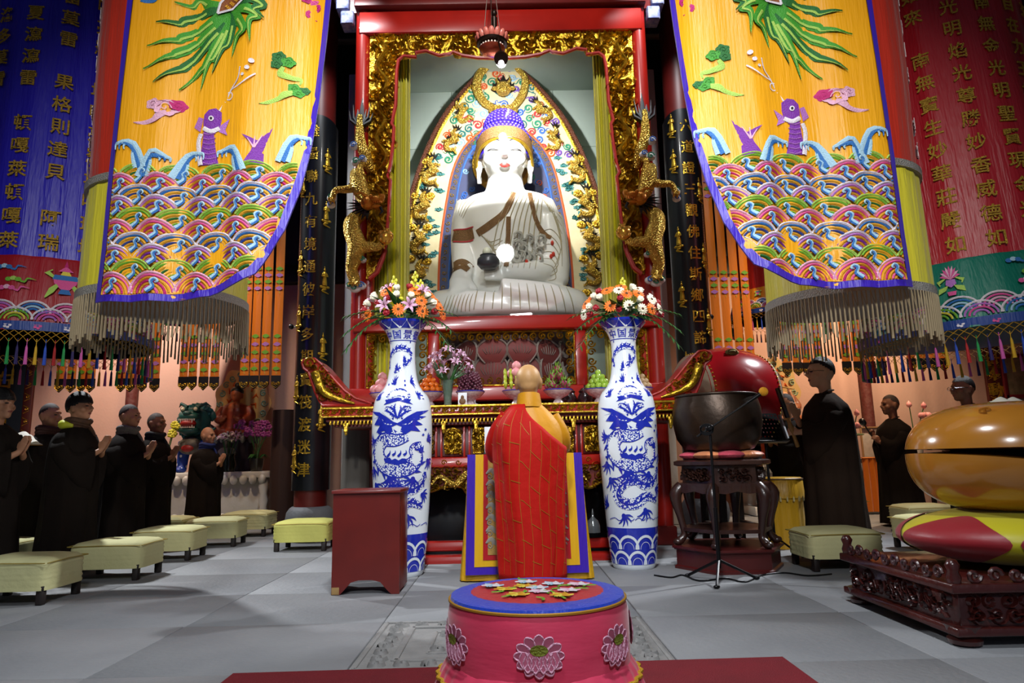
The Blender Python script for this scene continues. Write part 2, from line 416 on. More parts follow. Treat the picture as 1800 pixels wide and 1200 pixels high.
# ------------------------------------------------------------------ columns with couplet boards
def figurine():
    b = MB()
    b.lathe([(.001, .06), (.032, .062), (.03, .1), (.024, .15), (.027, .19), (.022, .215), (.008, .225)], n=10)
    b.ell((0, 0, .245), (.014, .014, .018), 8, 6); b.ell((0, 0, .27), (.007, .007, .016), 6, 4)
    for s in (-1, 1): b.tube([(s*.022, 0, .205), (s*.034, -.012, .17), (s*.008, -.03, .165)], [.009, .009, .006], 6)
    for (x, z, r) in ((-.035, .045, .022), (0, .04, .028), (.035, .045, .022), (.0, .02, .02)): b.ell((x, -.005, z), (r*1.3, r*.7, r*.7), 8, 5)
    b.tube(smoothpath([(.01, -.01, .02), (-.03, -.01, .0), (.02, -.01, -.018), (.05, -.01, -.03)], 4), lerps([.012, .009, .003], 13), 6)
    return b.mesh('gilded_figure', gold)
FIG = figurine()
def column(x, y, text, fx, side, label_c, label_b):
    c = thing('column', label_c, 'column', (x, y, 0))
    b = MB(); b.lathe([(.235, 0), (.25, .05), (.285, .16), (.3, .26), (.285, .35), (.25, .4), (.22, .42)], n=40); b.build('stone_base', grey_stone, c)
    b = MB(); b.lathe([(.2, .42), (.2, 8.2)], n=40); b.build('shaft', red_dark, c)
    R = .235
    t = thing('couplet_board', label_b, 'couplet board', (x, y, 0))
    zb, zt = D(545, 862, 8.6).z, D(565, 203, 8.6).z
    b = MB(); N = 36; a0, a1 = radians(-192), radians(12)
    rings = [[Vector((r*cos(a0+(a1-a0)*j/N), r*sin(a0+(a1-a0)*j/N), z)) for r in (R, R-.03) for j in (range(N+1) if r == R else range(N, -1, -1))] for z in (zb, zt-.12)]
    rings.append([Vector((p.x, p.y, zt-.12+.12*sqrt(max(0, 1-(p.x/R)**2)))) for p in rings[-1]])
    b.loft(rings); b.build('board', black_lac, t)
    fn = lambda u, v, h: Vector(((R+h)*sin(u/R), -(R+h)*cos(u/R), v))
    zs = lambda py: D(555 if side < 0 else 1205, py, 8.6).z
    step = 39.5 if side < 0 else 37.2; y0 = 232 if side < 0 else 222
    for k, ch in enumerate(text):
        g = MB(); glyph(g, ch, fx, zs(y0+step*k), .185, fn, -.002, .008, .95); g.build('character', gold, t)
    for (fy, s) in ((268, -1), (330, -1), (468, -1), (565, -1), (690, -1), (812, -1), (288, 1), (382, 1), (498, 1), (615, 1), (740, 1)):
        if side > 0: fy = fy-42; s = s
        u = s*.165 + (.0 if s > 0 else -.01); a = u/R
        o = link('gilded_figure', FIG, t, (( R+.005)*sin(a), -(R+.005)*cos(a), zs(fy)-.1)); o.rotation_euler = (0, 0, a); o.scale = (1.15, .8, 1.15)
    g = MB()
    for k in range(30): glyph(g, '三' if k % 3 else '王', -.235 if side < 0 else .215, zs(345+4.4*k), .022, fn, 0, .002)
    g.build('small_inscription', M('pale ink', 'b9b3a0', .6), t)
    return t
column(D(545, 900, 8.8).x, 8.8, LEFT_CPL, -.035, -1, 'tall round red column on a grey stone drum, beside the stump-shaped log', 'curved black board with sixteen gold couplet characters, its foot beside the cracked timber log')
column(-D(545, 900, 8.8).x-.06, 8.8, RIGHT_CPL, .02, 1, 'tall round red column on a grey stone drum, behind the red barrel drum', 'curved black board with gold couplet characters partly hidden behind the big red drum')
# ------------------------------------------------------------------ helpers for carved work
def remesh(mb, voxel, smooth=6, fac=.5):
    me = mb.mesh('tmp', M('tmp')); o = link('tmp', me)
    md = o.modifiers.new('r', 'REMESH'); md.mode = 'VOXEL'; md.voxel_size = voxel
    if smooth: s = o.modifiers.new('s', 'SMOOTH'); s.iterations = smooth; s.factor = fac
    dg = bpy.context.evaluated_depsgraph_get(); out = bpy.data.meshes.new_from_object(o.evaluated_get(dg))
    bpy.data.objects.remove(o); bpy.data.meshes.remove(me); out.materials.clear()
    out.polygons.foreach_set('use_smooth', [True]*len(out.polygons)); return out
def front_map(me, Y0, axis=(0, 1, 0)):
    bv = BVHTree.FromPolygons([v.co.copy() for v in me.vertices], [tuple(p.vertices) for p in me.polygons]); ax = Vector(axis)
    def fn(u, v, h):
        p = Vector((u, 0, v)); o = p - ax*20 + ax*Y0; hit = bv.ray_cast(o, ax)
        q = hit[0] if hit[0] else p + ax*Y0
        return q - ax*h
    return fn
def inside(p, poly):
    x, y = p; c = False; n = len(poly)
    for i in range(n):
        a, b = poly[i], poly[(i+1) % n]
        if (a[1] > y) != (b[1] > y) and x < (b[0]-a[0])*(y-a[1])/(b[1]-a[1])+a[0]: c = not c
    return c
def scrolls(b, poly, fn, r, h=.0, crown=.02, w=.3, seed=1, leaf=True):
    """fills an outline with carved spirals and leaves"""
    rnd = random.Random(seed); x0, x1 = min(p[0] for p in poly), max(p[0] for p in poly); y0, y1 = min(p[1] for p in poly), max(p[1] for p in poly)
    y = y0+r*.8; k = 0
    while y < y1:
        x = x0+r*(.8 if k % 2 else 1.5)
        while x < x1:
            c = (x+rnd.uniform(-.2, .2)*r, y+rnd.uniform(-.2, .2)*r)
            if inside(c, poly):
                b.stroke(spiral(c, r*rnd.uniform(.8, 1.05), 1.4, rnd.uniform(0, 6.3), rnd.choice((-1, 1)), 15), lerps([r*.1, r*w*1.4, r*w], 16), fn, h, crown*rnd.uniform(.7, 1.2))
                if leaf:
                    a = rnd.uniform(0, 6.3)
                    for q in (0, .7, -.7):
                        t = (c[0]+1.25*r*cos(a+q), c[1]+1.25*r*sin(a+q))
                        if inside(t, poly): b.stroke([c, ((c[0]*.4+t[0]*.6), c[1]*.4+t[1]*.6), t], [r*.15, r*.38, r*.04], fn, h, crown*1.2)
            x += r*1.9
        y += r*1.55; k += 1
def flatY(Y): return lambda u, v, h: Vector((u, Y-h, v))
def XZ(pts, Y): return [(D(x, y, Y).x, D(x, y, Y).z) for x, y in pts]

# ------------------------------------------------------------------ shrine housing
YS = 7.75
SX = 1.71
zb0, zb1 = D(890, 582, YS).z, D(890, 558, YS).z       # sill beam
zl = D(890, 683, YS).z                                  # bottom rail
zt0 = D(880, 66, YS).z
sh = thing('shrine', 'red lacquered shrine housing with gilded carved frame around the white statue', 'shrine', (0, YS, 0))
def part(name, fn, mat, parent=sh, **k):
    b = MB(); fn(b); return b.build(name, mat, parent, **k)
for s in (-1, 1):
    part('post', lambda b: b.lathe([(.09, .2), (.09, zt0+1.2)], (s*SX, 0, 0), 24), red_lac)
    part('inner_post', lambda b: b.box((s*(SX-.11), .05, (zl+zt0)/2+.3), (.1, .14, zt0-zl+.6)), red_lac)
    part('divider', lambda b: b.box((s*.84, .0, (zl+zb0)/2), (.13, .12, zb0-zl+.02)), red_lac)
part('header_beam', lambda b: b.box((0, 0, zt0+.17), (3.5, .2, .3)), red_lac)
part('upper_beam', lambda b: (b.box((0, .1, zt0+.75), (3.9, .3, .85)), b.box((0, -.05, zt0+.4), (3.6, .22, .1))), red_dark)
part('sill_beam', lambda b: b.box((0, -.03, (zb0+zb1)/2), (3.5, .2, zb1-zb0)), red_lac)
part('bottom_rail', lambda b: b.box((0, -.03, zl-.06), (3.6, .2, .16)), red_lac)
part('base', lambda b: (b.box((0, .95, zl/2-.08), (3.5, 1.9, zl-.14)), b.box((0, .9, .1), (3.6, 2.1, .2))), red_dark)
pale = M('pale green panel', 'a9b5a8', .75, var=(2, '98a598', .5))
part('back_wall', lambda b: [b.box((-1.155+.77*i+0, 1.86, zl+.95+1.9*j), (1.15 if False else .766, .05, 1.896)) for i in range(4) for j in range(3)], pale)
for s in (-1, 1): part('side_wall', lambda b: b.box((s*1.64, 1.0, 4.2), (.05, 1.7, 5.6)), pale)
part('inner_ceiling', lambda b: b.box((0, 1.0, zt0+.35), (3.3, 1.75, .05)), pale)
# blue painted brackets beside the header
for s in (-1, 1):
    part('bracket', lambda b: [b.box((s*(1.9+.06*k), -.0, zt0+.25+.2*k), (.16, .2, .18)) for k in range(4)], M('blue painted bracket', '2a3f86', .6, var=(18, 'c9c6c0', .5)))
# gilded frame: traced inner edge, mirrored
edge = [(651, 492), (663, 481), (673, 456), (679, 437), (683, 400), (686, 357), (688, 322), (683, 314), (688, 296), (693, 252), (694, 228), (690, 222), (697, 190), (698, 160), (699, 130), (702, 111), (711, 104), (733, 106), (732, 98), (750, 95), (773, 103), (792, 100), (797, 97), (813, 103), (840, 107), (884, 108)]
E2 = XZ(edge, YS); E2 = [(x, z) for x, z in E2]; E2[-1] = (0, E2[-1][1])
xo, zo = -1.62, zt0+.02
for s in (-1, 1):
    ed = [(s*x, z) for x, z in smoothpath([(p[0], p[1], 0) for p in E2], 3) for _ in (0,)] if False else [(s*p[0], p[1]) for p in E2]
    side = [(s*xo, ed[0][1])] + ed[:16] + [(s*xo, ed[15][1])]
    top = [(s*xo, ed[15][1])] + ed[15:] + [(0, zo), (s*xo, zo)]
    for nm, pl, sd in (('side_carving', side, 3), ('top_carving', top, 5)):
        b = MB(); fn = lambda u, v, h: Vector((u, -.02-h, v))
        b.prism(pl, fn, 0, .03); scrolls(b, pl, fn, .085, .03, .04, .34, sd)
        if nm == 'side_carving':
            for q in range(3):
                z0 = ed[0][1]+.35+q*.95
                pth = smoothpath([(s*(-1.5), z0), (s*(-1.4), z0+.2), (s*(-1.52), z0+.42), (s*(-1.42), z0+.65), (s*(-1.52), z0+.8)], 6)
                b.stroke(pth, lerps([.03, .08, .09, .08, .03], len(pth)), fn, .04, .06)
        b.build(nm, gold_carved, sh)
    b = MB(); b.tube([(p[0], -.07, p[1]) for p in [(q[0], q[1]) for q in ed]], .022, 6); b.build('frame_edging', red_lac, sh)
# lower glazed panels with gilded scroll borders
for (xa, xb) in ((-1.6, -.91), (-.77, .77), (.91, 1.6)):
    b = MB(); fn = lambda u, v, h: Vector((u, -.03-h, v)); za, zc = zl+.04, zb0-.01; t = .11
    n = int((xb-xa)/.1)
    for k in range(n):
        x = xa+(k+.5)*(xb-xa)/n; sg = 1 if k % 2 else -1
        b.stroke(spiral((x, zc-.055), .048, 1.4, pi/2*sg, sg, 14), .02, fn, 0, .018)
        b.stroke(spiral((x, za+.055), .04, 1.4, pi/2*sg, -sg, 14), .016, fn, 0, .014)
    m = int((zc-za)/.1)
    for k in range(m):
        z = za+(k+.5)*(zc-za)/m; sg = 1 if k % 2 else -1
        for x in (xa+.055, xb-.055): b.stroke(spiral((x, z), .048, 1.4, 0, sg, 14), .02, fn, 0, .018)
    for (p, q) in (((xa, za), (xb, za)), ((xa, zc), (xb, zc)), ((xa, za), (xa, zc)), ((xb, za), (xb, zc))): b.tube([fn(p[0], p[1], 0), fn(q[0], q[1], 0)], .012, 6)
    b.build('scroll_border', gold_carved, sh)
def glass_mat():
    m = bpy.data.materials.new('glass pane'); m.use_nodes = True; nt = m.node_tree; nt.nodes.remove(nt.nodes['Principled BSDF'])
    t = nt.nodes.new('ShaderNodeBsdfTransparent'); g = nt.nodes.new('ShaderNodeBsdfGlossy'); g.inputs['Roughness'].default_value = .02
    t.inputs[0].default_value = (.97, .985, .98, 1)
    fr = nt.nodes.new('ShaderNodeFresnel'); fr.inputs[0].default_value = 1.45; mx = nt.nodes.new('ShaderNodeMixShader')
    nt.links.new(fr.outputs[0], mx.inputs[0]); nt.links.new(t.outputs[0], mx.inputs[1]); nt.links.new(g.outputs[0], mx.inputs[2]); nt.links.new(mx.outputs[0], nt.nodes['Material Output'].inputs[0]); return m
GLASS = glass_mat()
b = MB(); b.add([(-1.6, .1, zb1), (1.6, .1, zb1), (1.6, .1, zt0), (-1.6, .1, zt0)], [(0, 1, 2, 3)]); b.build('glass_pane', GLASS, sh, rec=False)
for (xa, xb) in ((-1.6, -.91), (-.77, .77), (.91, 1.6)):
    b = MB(); b.add([(xa, .04, zl), (xb, .04, zl), (xb, .04, zb0), (xa, .04, zb0)], [(0, 1, 2, 3)]); b.build('lower_pane', GLASS, sh, rec=False)
# yellow curtains inside the glass
ycl = M('yellow satin', 'd9cf1e', .5, sheen=.3, var=(3, 'c4b812', .4))
for s in (-1, 1):
    b = MB(); N = 40
    rings = [[Vector((s*(1.58-.42*j/N), .22+.035*sin(j*1.9)+.01*sin(j*.7), z)) for j in range(N+1)] for z in (zl+.02, 3.4, 4.6, zt0+.2)]
    b.loft(rings, False, False); o = b.build('curtain', ycl, None, (0, YS, 0)); tag(o, 'yellow pleated curtain inside the shrine glass', 'curtain', 'yellow shrine curtains')

# ------------------------------------------------------------------ mandorla behind the statue
YM = 9.05
cream = M('cream ground', 'cfc39a', .7, var=(9, 'b8a878', .6))
navy = M('navy ground', '1b2450', .6); orange_p = M('orange paint', 'c9592a', .6); blue_p = M('blue paint', '3a66b0', .6); teal_p = M('teal paint', '2f6f6c', .6)
purple_p = M('purple paint', '6a4a9c', .6); red_p = M('red paint', 'b8353a', .6); green_p = M('green paint', '2f7f62', .6); pale_p = M('pale blue paint', '8fb4cf', .6); black_p = M('black paint', '17120f', .6); white_p = M('white paint', 'dedcd6', .6)
rope_m = M('brown rope trim', '5a2c14', .6, wave=(60, .8))
om = [(885, 103), (852, 122), (816, 158), (780, 205), (756, 250), (736, 300), (721, 350), (711, 400), (704, 450), (700, 500), (698, 560)]
O1 = [(abs(x), z) for x, z in XZ(om, YM)]; O1[0] = (0, O1[0][1]); O1 = [(p.x, p.y) for p in smoothpath([(x, z) for x, z in O1], 4)]
im = [(885, 212), (850, 228), (826, 248), (808, 272), (795, 305), (786, 350), (778, 400), (773, 450), (771, 500), (771, 560)]
I1 = [(abs(x), z) for x, z in XZ(im, YM)]; I1[0] = (0, I1[0][1]); I1 = [(p.x, p.y) for p in smoothpath([(x, z) for x, z in I1], 4)]
def arch(pts, grow=0):
    L = [(-x*(1-grow), z-grow*.6) for x, z in pts]; return list(reversed(L))+[(-x, z) for x, z in L[1:]]
md = thing('mandorla', 'pointed arch backboard with gilded dragons and coloured cloud scrolls behind the statue', 'backboard', (0, YM, 0))
fm = lambda u, v, h: Vector((u, -h, v))
b = MB(); b.prism(arch(O1), fm, -.06, 0); b.build('board', cream, md)
b = MB(); A = arch(O1); b.tube([fm(x, z, .01) for x, z in A], .032, 8)
for i in range(0, len(A)-1):
    p, q = Vector(A[i]), Vector(A[i+1]); L = (q-p).length; k = max(1, int(L/.035))
    t = (q-p).normalized(); nn = Vector((-t.y, t.x))
    for j in range(k): c = p+(q-p)*(j/k); b.tube([fm(c.x, c.y, .02), fm(*(c-nn*.065*(-1 if False else 1)+Vector((0, .01))), .03)], [.011, .003], 4)
b.build('rope_border', rope_m, md)
b = MB(); A = arch(O1, .045); b.stroke(A, .06, fm, .004, .02); b.build('gilt_band', gold, md)
b = MB(); b.prism(arch(I1), fm, 0, .012); b.build('inner_field', navy, md)
b = MB(); b.stroke(arch(I1), .03, fm, .014, .012); b.build('orange_edge', orange_p, md)
b = MB(); A2 = arch(I1, .15); b.stroke(A2, .025, fm, .014, .012); b.build('blue_edge', blue_p, md)
b = MB(); A3 = arch(I1, .075); k = 0
for i in range(0, len(A3)-1):
    p, q = Vector(A3[i]), Vector(A3[i+1]); n = max(1, int((q-p).length/.06))
    for j in range(n):
        c = p+(q-p)*(j/n); k += 1
        b.stroke(spiral(c, .034, 1.1, k*1.3, 1 if k % 2 else -1, 10), .013, fm, .014, .01)
b.split('gilt_scroll', gold, md)
def xz(x, y): p = D(x, y, YM); return (p.x, p.z)
# coloured clouds
rnd = random.Random(3); cm = [blue_p, red_p, green_p, purple_p, pale_p, orange_p, teal_p]
clouds = [MB() for _ in cm]
top_poly = [(x, z) for x, z in arch(O1, .1) if z > xz(885, 285)[1]]
spots = []
for it in range(1500):
    x = rnd.uniform(770, 1000); y = rnd.uniform(120, 285); p = xz(x, y)
    if not inside(p, top_poly) or inside(p, arch(I1)): continue
    if all((p[0]-q[0])**2+(p[1]-q[1])**2 > .118**2 for q in spots): spots.append(p)
for p in spots:
    k = rnd.randrange(7); sg = rnd.choice((-1, 1)); r = rnd.uniform(.05, .075)
    clouds[k].stroke(spiral(p, r, 1.5, rnd.uniform(0, 6), sg, 18), lerps([.014, .034, .026], 19), fm, .004, .014)
    t = rnd.uniform(0, 6.3); clouds[k].stroke(smoothpath([(p[0]+r*cos(t), p[1]+r*sin(t)), (p[0]+1.5*r*cos(t+.5), p[1]+1.5*r*sin(t+.5)), (p[0]+2.1*r*cos(t+.2), p[1]+2.1*r*sin(t+.2))], 3), lerps([.02, .014, .003], 7), fm, .004, .01)
for s in (-1, 1):        # teal clouds lower down and small clouds on the navy field
    for it in range(38):
        z = rnd.uniform(xz(0, 540)[1], xz(0, 290)[1]); wi = interp(-z, [(-q[1], q[0]) for q in I1]); wo = interp(-z, [(-q[1], q[0]) for q in O1])
        x = s*rnd.uniform(wi+.06, wo-.1); clouds[6].poly([(x+.06*cos(a)*(1+.3*cos(3*a)), z+.03*sin(a)*(1+.3*cos(2*a))) for a in [2*pi*i/12 for i in range(12)]], fm, .006)
        clouds[6].stroke(spiral((x, z), .04, 1.2, it, s, 10), .014, fm, .007, .012)
    for it in range(34):
        z = rnd.uniform(xz(0, 480)[1], xz(0, 235)[1]); wi = interp(-z, [(-q[1], q[0]) for q in I1])*.8
        x = s*rnd.uniform(max(wi-.28, .05), max(wi-.02, .06)); k = rnd.choice((0, 4, 4, 5, 0, 2)); clouds[k].stroke(spiral((x, z), .045, 1.3, it, s, 14), .02, fm, .016, .012)
for m_, c in zip(cm, clouds):
    if c.v: c.split('cloud_scroll', m_, md)
def relief_dragon(b, bl, p, sz, sx, a=0):
    """small gilded dragon in relief; p centre, sz half height"""
    def T(u, v): c_, s_ = cos(a), sin(a); return (p[0]+sx*sz*(u*c_-v*s_), p[1]+sz*(u*s_+v*c_))
    pth = smoothpath([T(.15, 1.05), T(-.05, .6), T(.25, .25), T(.0, .0), T(-.35, -.25), T(-.25, -.65), T(.2, -.7), T(.35, -.35)], 5)
    b.tube([fm(q.x, q.y, .035+.02*sin(i*.5)) for i, q in enumerate(pth)], lerps([.01, .05*sz/.25, .06*sz/.25, .06*sz/.25, .05*sz/.25, .03*sz/.25, .012], len(pth)), 8)
    hd = T(.12, .02); b.ell(fm(hd[0], hd[1], .09), (.3*sz, .2*sz, .22*sz), 10, 7)
    sn = T(.4, -.02); b.ell(fm(sn[0], sn[1], .1), (.2*sz, .16*sz, .11*sz), 8, 6)
    for q in (-.1, .12): h0 = T(.05, .15); h1 = T(.0+q*2, .5); b.tube([fm(*h0, .1), fm(*h1, .12)], [.02*sz/.25, .004], 5)
    for (l0, l1) in (((-.2, -.2), (-.6, -.1)), ((.1, -.6), (.45, -.9)), ((.15, .4), (.55, .5))):
        q0, q1 = T(*l0), T(*l1); b.tube([fm(*q0, .03), fm((q0[0]+q1[0])/2, (q0[1]+q1[1])/2+.02, .06), fm(*q1, .04)], [.03*sz/.25, .024*sz/.25, .014], 6)
        for w in (-.5, 0, .5): e = (q1[0]+.12*sz*cos(w)*sx*(1 if l1[0] > 0 else -1), q1[1]+.2*sz*sin(w)); b.tube([fm(*q1, .04), fm(*e, .05)], [.01, .003], 4)
    for k in range(6):
        e = T(-.15-.35*abs(sin(k)), .25-.12*k+.1); c0 = T(-.05, .1-.05*k); bl.stroke([c0, ((c0[0]+e[0])/2, (c0[1]+e[1])/2+.02), e], [.05*sz/.25, .04*sz/.25, .004], fm, .05, .02)
    for k in range(4):
        c0 = T(.12, .9); e = T(.12-.35+.25*k, 1.5-.12*abs(k-1.5)); bl.stroke([c0, ((c0[0]+e[0])/2+.01, (c0[1]+e[1])/2), e], [.03*sz/.25, .035*sz/.25, .003], fm, .03, .015)
for s in (-1, 1):
    for k, (x, y, sz, a) in enumerate(((812, 200, 24, -.5), (795, 250, 24, .2), (757, 305, 28, 0), (742, 365, 28, .1), (736, 425, 28, -.1), (735, 485, 28, .1))):
        p = xz(x, y); p = (abs(p[0])*s, p[1]); b = MB(); bl = MB(); relief_dragon(b, bl, p, sz*.0078, -s, a*s)
        d = b.build('gilded_dragon', gold_scale, md); bl.split('black_mane', black_p, d)
    for k, (x, y) in enumerate(((748, 285), (728, 345), (756, 345), (725, 400), (752, 400), (722, 455), (750, 460), (748, 520))):
        p = xz(x, y); b = MB()
        for q in range(7): a = 2*pi*q/7; b.ell(fm(s*abs(p[0])+.04*cos(a), p[1]+.03*sin(a), .02), (.035, .02, .024), 7, 5)
        b.ell(fm(s*abs(p[0]), p[1], .04), .022, 7, 5); b.build('gilded_flower', gold, md)
# gilded dragon and lotus at the crown
b = MB(); bl = MB()
pth = smoothpath([xz(872, 118), xz(848, 128), xz(838, 155), xz(850, 182), xz(872, 195)], 6); b.tube([fm(q.x, q.y, .06) for q in pth], lerps([.02, .06, .07, .06, .05], len(pth)), 8)
pth = smoothpath([xz(900, 118), xz(922, 140), xz(918, 170), xz(900, 195)], 6); b.tube([fm(q.x, q.y, .06) for q in pth], lerps([.02, .05, .06, .05], len(pth)), 8)
hc = xz(885, 165); b.ell(fm(hc[0], hc[1], .14), (.11, .12, .1), 12, 8); b.ell(fm(hc[0], hc[1]-.06, .22), (.07, .08, .05), 10, 6)
for s in (-1, 1):
    b.tube([fm(hc[0]+s*.05, hc[1]+.06, .15), fm(hc[0]+s*.1, hc[1]+.14, .14), fm(hc[0]+s*.08, hc[1]+.22, .12)], [.025, .016, .004], 6); b.ell(fm(hc[0]+s*.12, hc[1]-.0, .15), (.05, .03, .03), 8, 5); b.ell(fm(hc[0]+s*.045, hc[1]+.01, .23), .022, 8, 5)
    for k in range(5):
        a = radians(20+k*32); bl.stroke([(hc[0]+s*.05*cos(a), hc[1]+.05*sin(a)), (hc[0]+s*.14*cos(a), hc[1]+.17*sin(a)), (hc[0]+s*.17*cos(a+.1), hc[1]+.27*sin(a))], [.09, .08, .01], fm, .03, .03)
lc = xz(885, 200)
for ring, (rr, zz, nn_) in enumerate(((.16, -.02, 9), (.1, .04, 7))):
    for k in range(nn_):
        a = pi*k/(nn_-1); b.ell(fm(lc[0]+rr*cos(a), lc[1]+zz-.06*sin(a), .1+.08*sin(a)), (.035, .03, .065), 8, 6, Matrix.Rotation(.7*cos(a), 3, 'Y'))
d = b.build('crown_dragon', gold_scale, md); bl.split('black_mane', black_p, d)
b = MB(); c = xz(884, 290); b.lathe([(.43, 0), (.43, .03), (.36, .05), (.36, .03), (.001, .02)], fm(c[0], c[1], .02), 48, mat=Matrix.Rotation(pi/2, 3, 'X')); b.build('halo', gold, md)

# ------------------------------------------------------------------ seated statue
YB = 8.55
def Bp(x, y, dy=0): p = D(x, y, YB); return Vector((p.x, YB+dy, p.z))
def Bu(x, y): p = D(x, y, YB); return (p.x, p.z)
bud = thing('buddha_statue', 'seated white marble buddha statue with blue curled hair', 'statue', (0, 0, 0))
b = MB()
rings = []
for (y, rx, ry, dy) in ((338, .2, .17, 0), (346, .5, .25, .0), (356, .6, .3, 0), (375, .655, .35, -.02), (405, .63, .39, -.03), (445, .58, .37, -.02), (490, .56, .38, -.02), (530, .6, .42, -.05), (560, .62, .44, -.05)):
    c = Bp(892, y, dy); rings.append([c+Vector((rx*cos(a)*(1-.12*sin(a)**2), ry*sin(a), 0)) for a in [2*pi*i/32 for i in range(32)]])
b.loft(rings)
b.tube([Bp(888, 350), Bp(888, 330, -.03), Bp(888, 310, -.06)], [.3, .25, .22], 16)
b.ell(Bp(887, 276, -.08), (.3, .34, .36), 24, 16); b.ell(Bp(887, 300, -.15), (.265, .25, .21), 20, 12); b.ell(Bp(887, 316, -.2), (.12, .16, .1), 14, 8)
b.tube([Bp(887, 268, -.4), Bp(887, 285, -.46), Bp(887, 295, -.5)], [.025, .035, .045], 10); b.ell(Bp(887, 297, -.44), (.065, .05, .035), 10, 6)
b.ell(Bp(887, 311, -.385), (.08, .04, .022), 12, 6); b.ell(Bp(887, 315, -.38), (.065, .04, .02), 12, 6)
for s in (-1, 1):
    x = 887+s*44
    b.tube([Bp(x, 275, .0), Bp(x+s*2, 290, .0), Bp(x+s*1, 305, .0), Bp(x, 325, -.02)], [.05, .06, .045, .04], 8, flat=.6)
    b.ell(Bp(887+s*20, 283, -.37), (.085, .03, .05), 12, 8)
    b.ell(Bp(887+s*24, 298, -.3), (.1, .09, .1), 12, 8)
# his right arm resting over the knee
b.tube(smoothpath([Bp(826, 362, .02), Bp(817, 400, -.03), Bp(815, 440, -.1), Bp(816, 475, -.25), Bp(817, 495, -.4)], 4), lerps([.2, .175, .16, .14, .125], 17), 16)
b.tube([Bp(817, 492, -.4), Bp(815, 515, -.52), Bp(814, 535, -.56)], [.12, .15, .13], 14, flat=.6, up=(0, 1, .3))
for k, (dx, ln) in enumerate(((-13, 552), (-4, 560), (5, 560), (13, 554))): b.tube([Bp(814+dx*.8, 528, -.6), Bp(814+dx, 543, -.62), Bp(814+dx*1.05, ln, -.6)], [.042, .04, .03], 8)
b.tube([Bp(826, 508, -.5), Bp(838, 525, -.56), Bp(842, 540, -.56)], [.045, .042, .032], 8)
# his left arm and sleeve
b.tube(smoothpath([Bp(948, 360, .02), Bp(962, 395, .0), Bp(968, 440, -.05), Bp(963, 475, -.15), Bp(935, 492, -.38), Bp(885, 497, -.5)], 4), lerps([.2, .2, .19, .19, .14, .1], 21), 16)
rings = []
for (y, x, w, ry) in ((385, 962, .2, .2), (430, 966, .23, .23), (470, 964, .27, .24), (500, 958, .3, .24), (515, 955, .24, .2)):
    c = Bp(x, y, -.1); rings.append([c+Vector((w*cos(a), ry*sin(a), 0)) for a in [2*pi*i/20 for i in range(20)]])
b.loft(rings)
for k in range(4): b.tube([Bp(885, 493+k*5, -.52), Bp(868, 494+k*5, -.56), Bp(853, 496+k*4, -.54)], [.045, .04, .03], 8)
b.tube([Bp(890, 488, -.5), Bp(872, 484, -.55), Bp(858, 487, -.54)], [.04, .035, .028], 8)
# crossed legs and seat cloth
b.tube(smoothpath([Bp(925, 535, -.05), Bp(975, 535, -.2), Bp(1005, 545, -.35), Bp(960, 540, -.6), Bp(880, 530, -.72)], 4), lerps([.2, .2, .19, .17, .12], 17), 14)
b.tube(smoothpath([Bp(855, 535, -.05), Bp(805, 540, -.2), Bp(780, 548, -.35), Bp(830, 552, -.6), Bp(900, 555, -.68)], 4), lerps([.2, .2, .19, .17, .12], 17), 14)
b.ell(Bp(890, 562, -.25), (.98, .55, .13), 36, 10)
BM = remesh(b, .022, 8); BM.materials.append(M('white marble statue', 'e8e6df', .28, coat=.3, var=(3, 'd3d3cc', .4)))
link('body', BM, bud)
fb = front_map(BM, YB)
gilt_line = M('gilt robe line', 'a98c4a', .45, .3); grey_line = M('grey fold line', 'b9b2a0', .5); brown_band = M('ornamented brown band', '8d6636', .5, .25, bump=(90, .8), var=(60, '5f4020', .8))
def bstroke(mb, pts, w, h=.004, crown=.006): P = [Bu(x, y) for x, y in pts]; P = smoothpath(P, 6); mb.stroke(P, w if not hasattr(w, '__len__') else lerps(w, len(P)), fb, h, crown)
b = MB()
for k in range(9): x = 900+k*7; bstroke(b, [(888+k*6.2+14, 350+k*1.5), (880+k*8.5, 400), (868+k*9.5, 450), (862+k*9.5, 492)], [.012, .016, .014, .006])
for k in range(6): bstroke(b, [(845+k*4, 425+k*3), (862+k*4, 440+k*7), (880+k*4, 436+k*3)], [.006, .014, .008])
for k in range(7): bstroke(b, [(945+k*4, 352+k*2), (965+k*3, 375+k*9), (985, 395+k*14)], [.006, .012, .006])
for k in range(6): bstroke(b, [(952, 420+k*12), (968, 418+k*13), (984-k*2, 440+k*12), (976-k*3, 470+k*7)], [.004, .011, .011, .004])
for k in range(6): bstroke(b, [(803+k*9, 350+k*1), (802+k*5, 362+k*2), (800+k*3, 378+k*3)], [.006, .014, .006])
for k in range(12): bstroke(b, [(845+k*13, 525), (842+k*14, 545), (838+k*15, 566)], [.004, .016, .008])
for k in range(8): bstroke(b, [(795+k*6, 540), (790+k*6, 555), (782+k*7, 568)], [.004, .014, .008])
b.split('robe_fold', M('soft fold line', 'b3a888', .5, .1), bud)
b = MB()
bstroke(b, [(841, 424), (862, 413), (885, 395), (897, 372), (903, 352)], [.1, .1, .09, .08, .06], .006, .004)
bstroke(b, [(930, 350), (935, 380), (942, 405), (955, 425), (966, 432)], [.06, .06, .06, .06, .05], .006, .004)
b.mi = 0
bstroke(b, [(798, 421), (815, 424), (834, 421)], .16, .008, .002); bstroke(b, [(797, 487), (815, 480), (830, 488)], .15, .008, .002)
bstroke(b, [(894, 400), (893, 440), (890, 490)], .06, .008, .004)
b.split('brown_band', brown_band, bud)
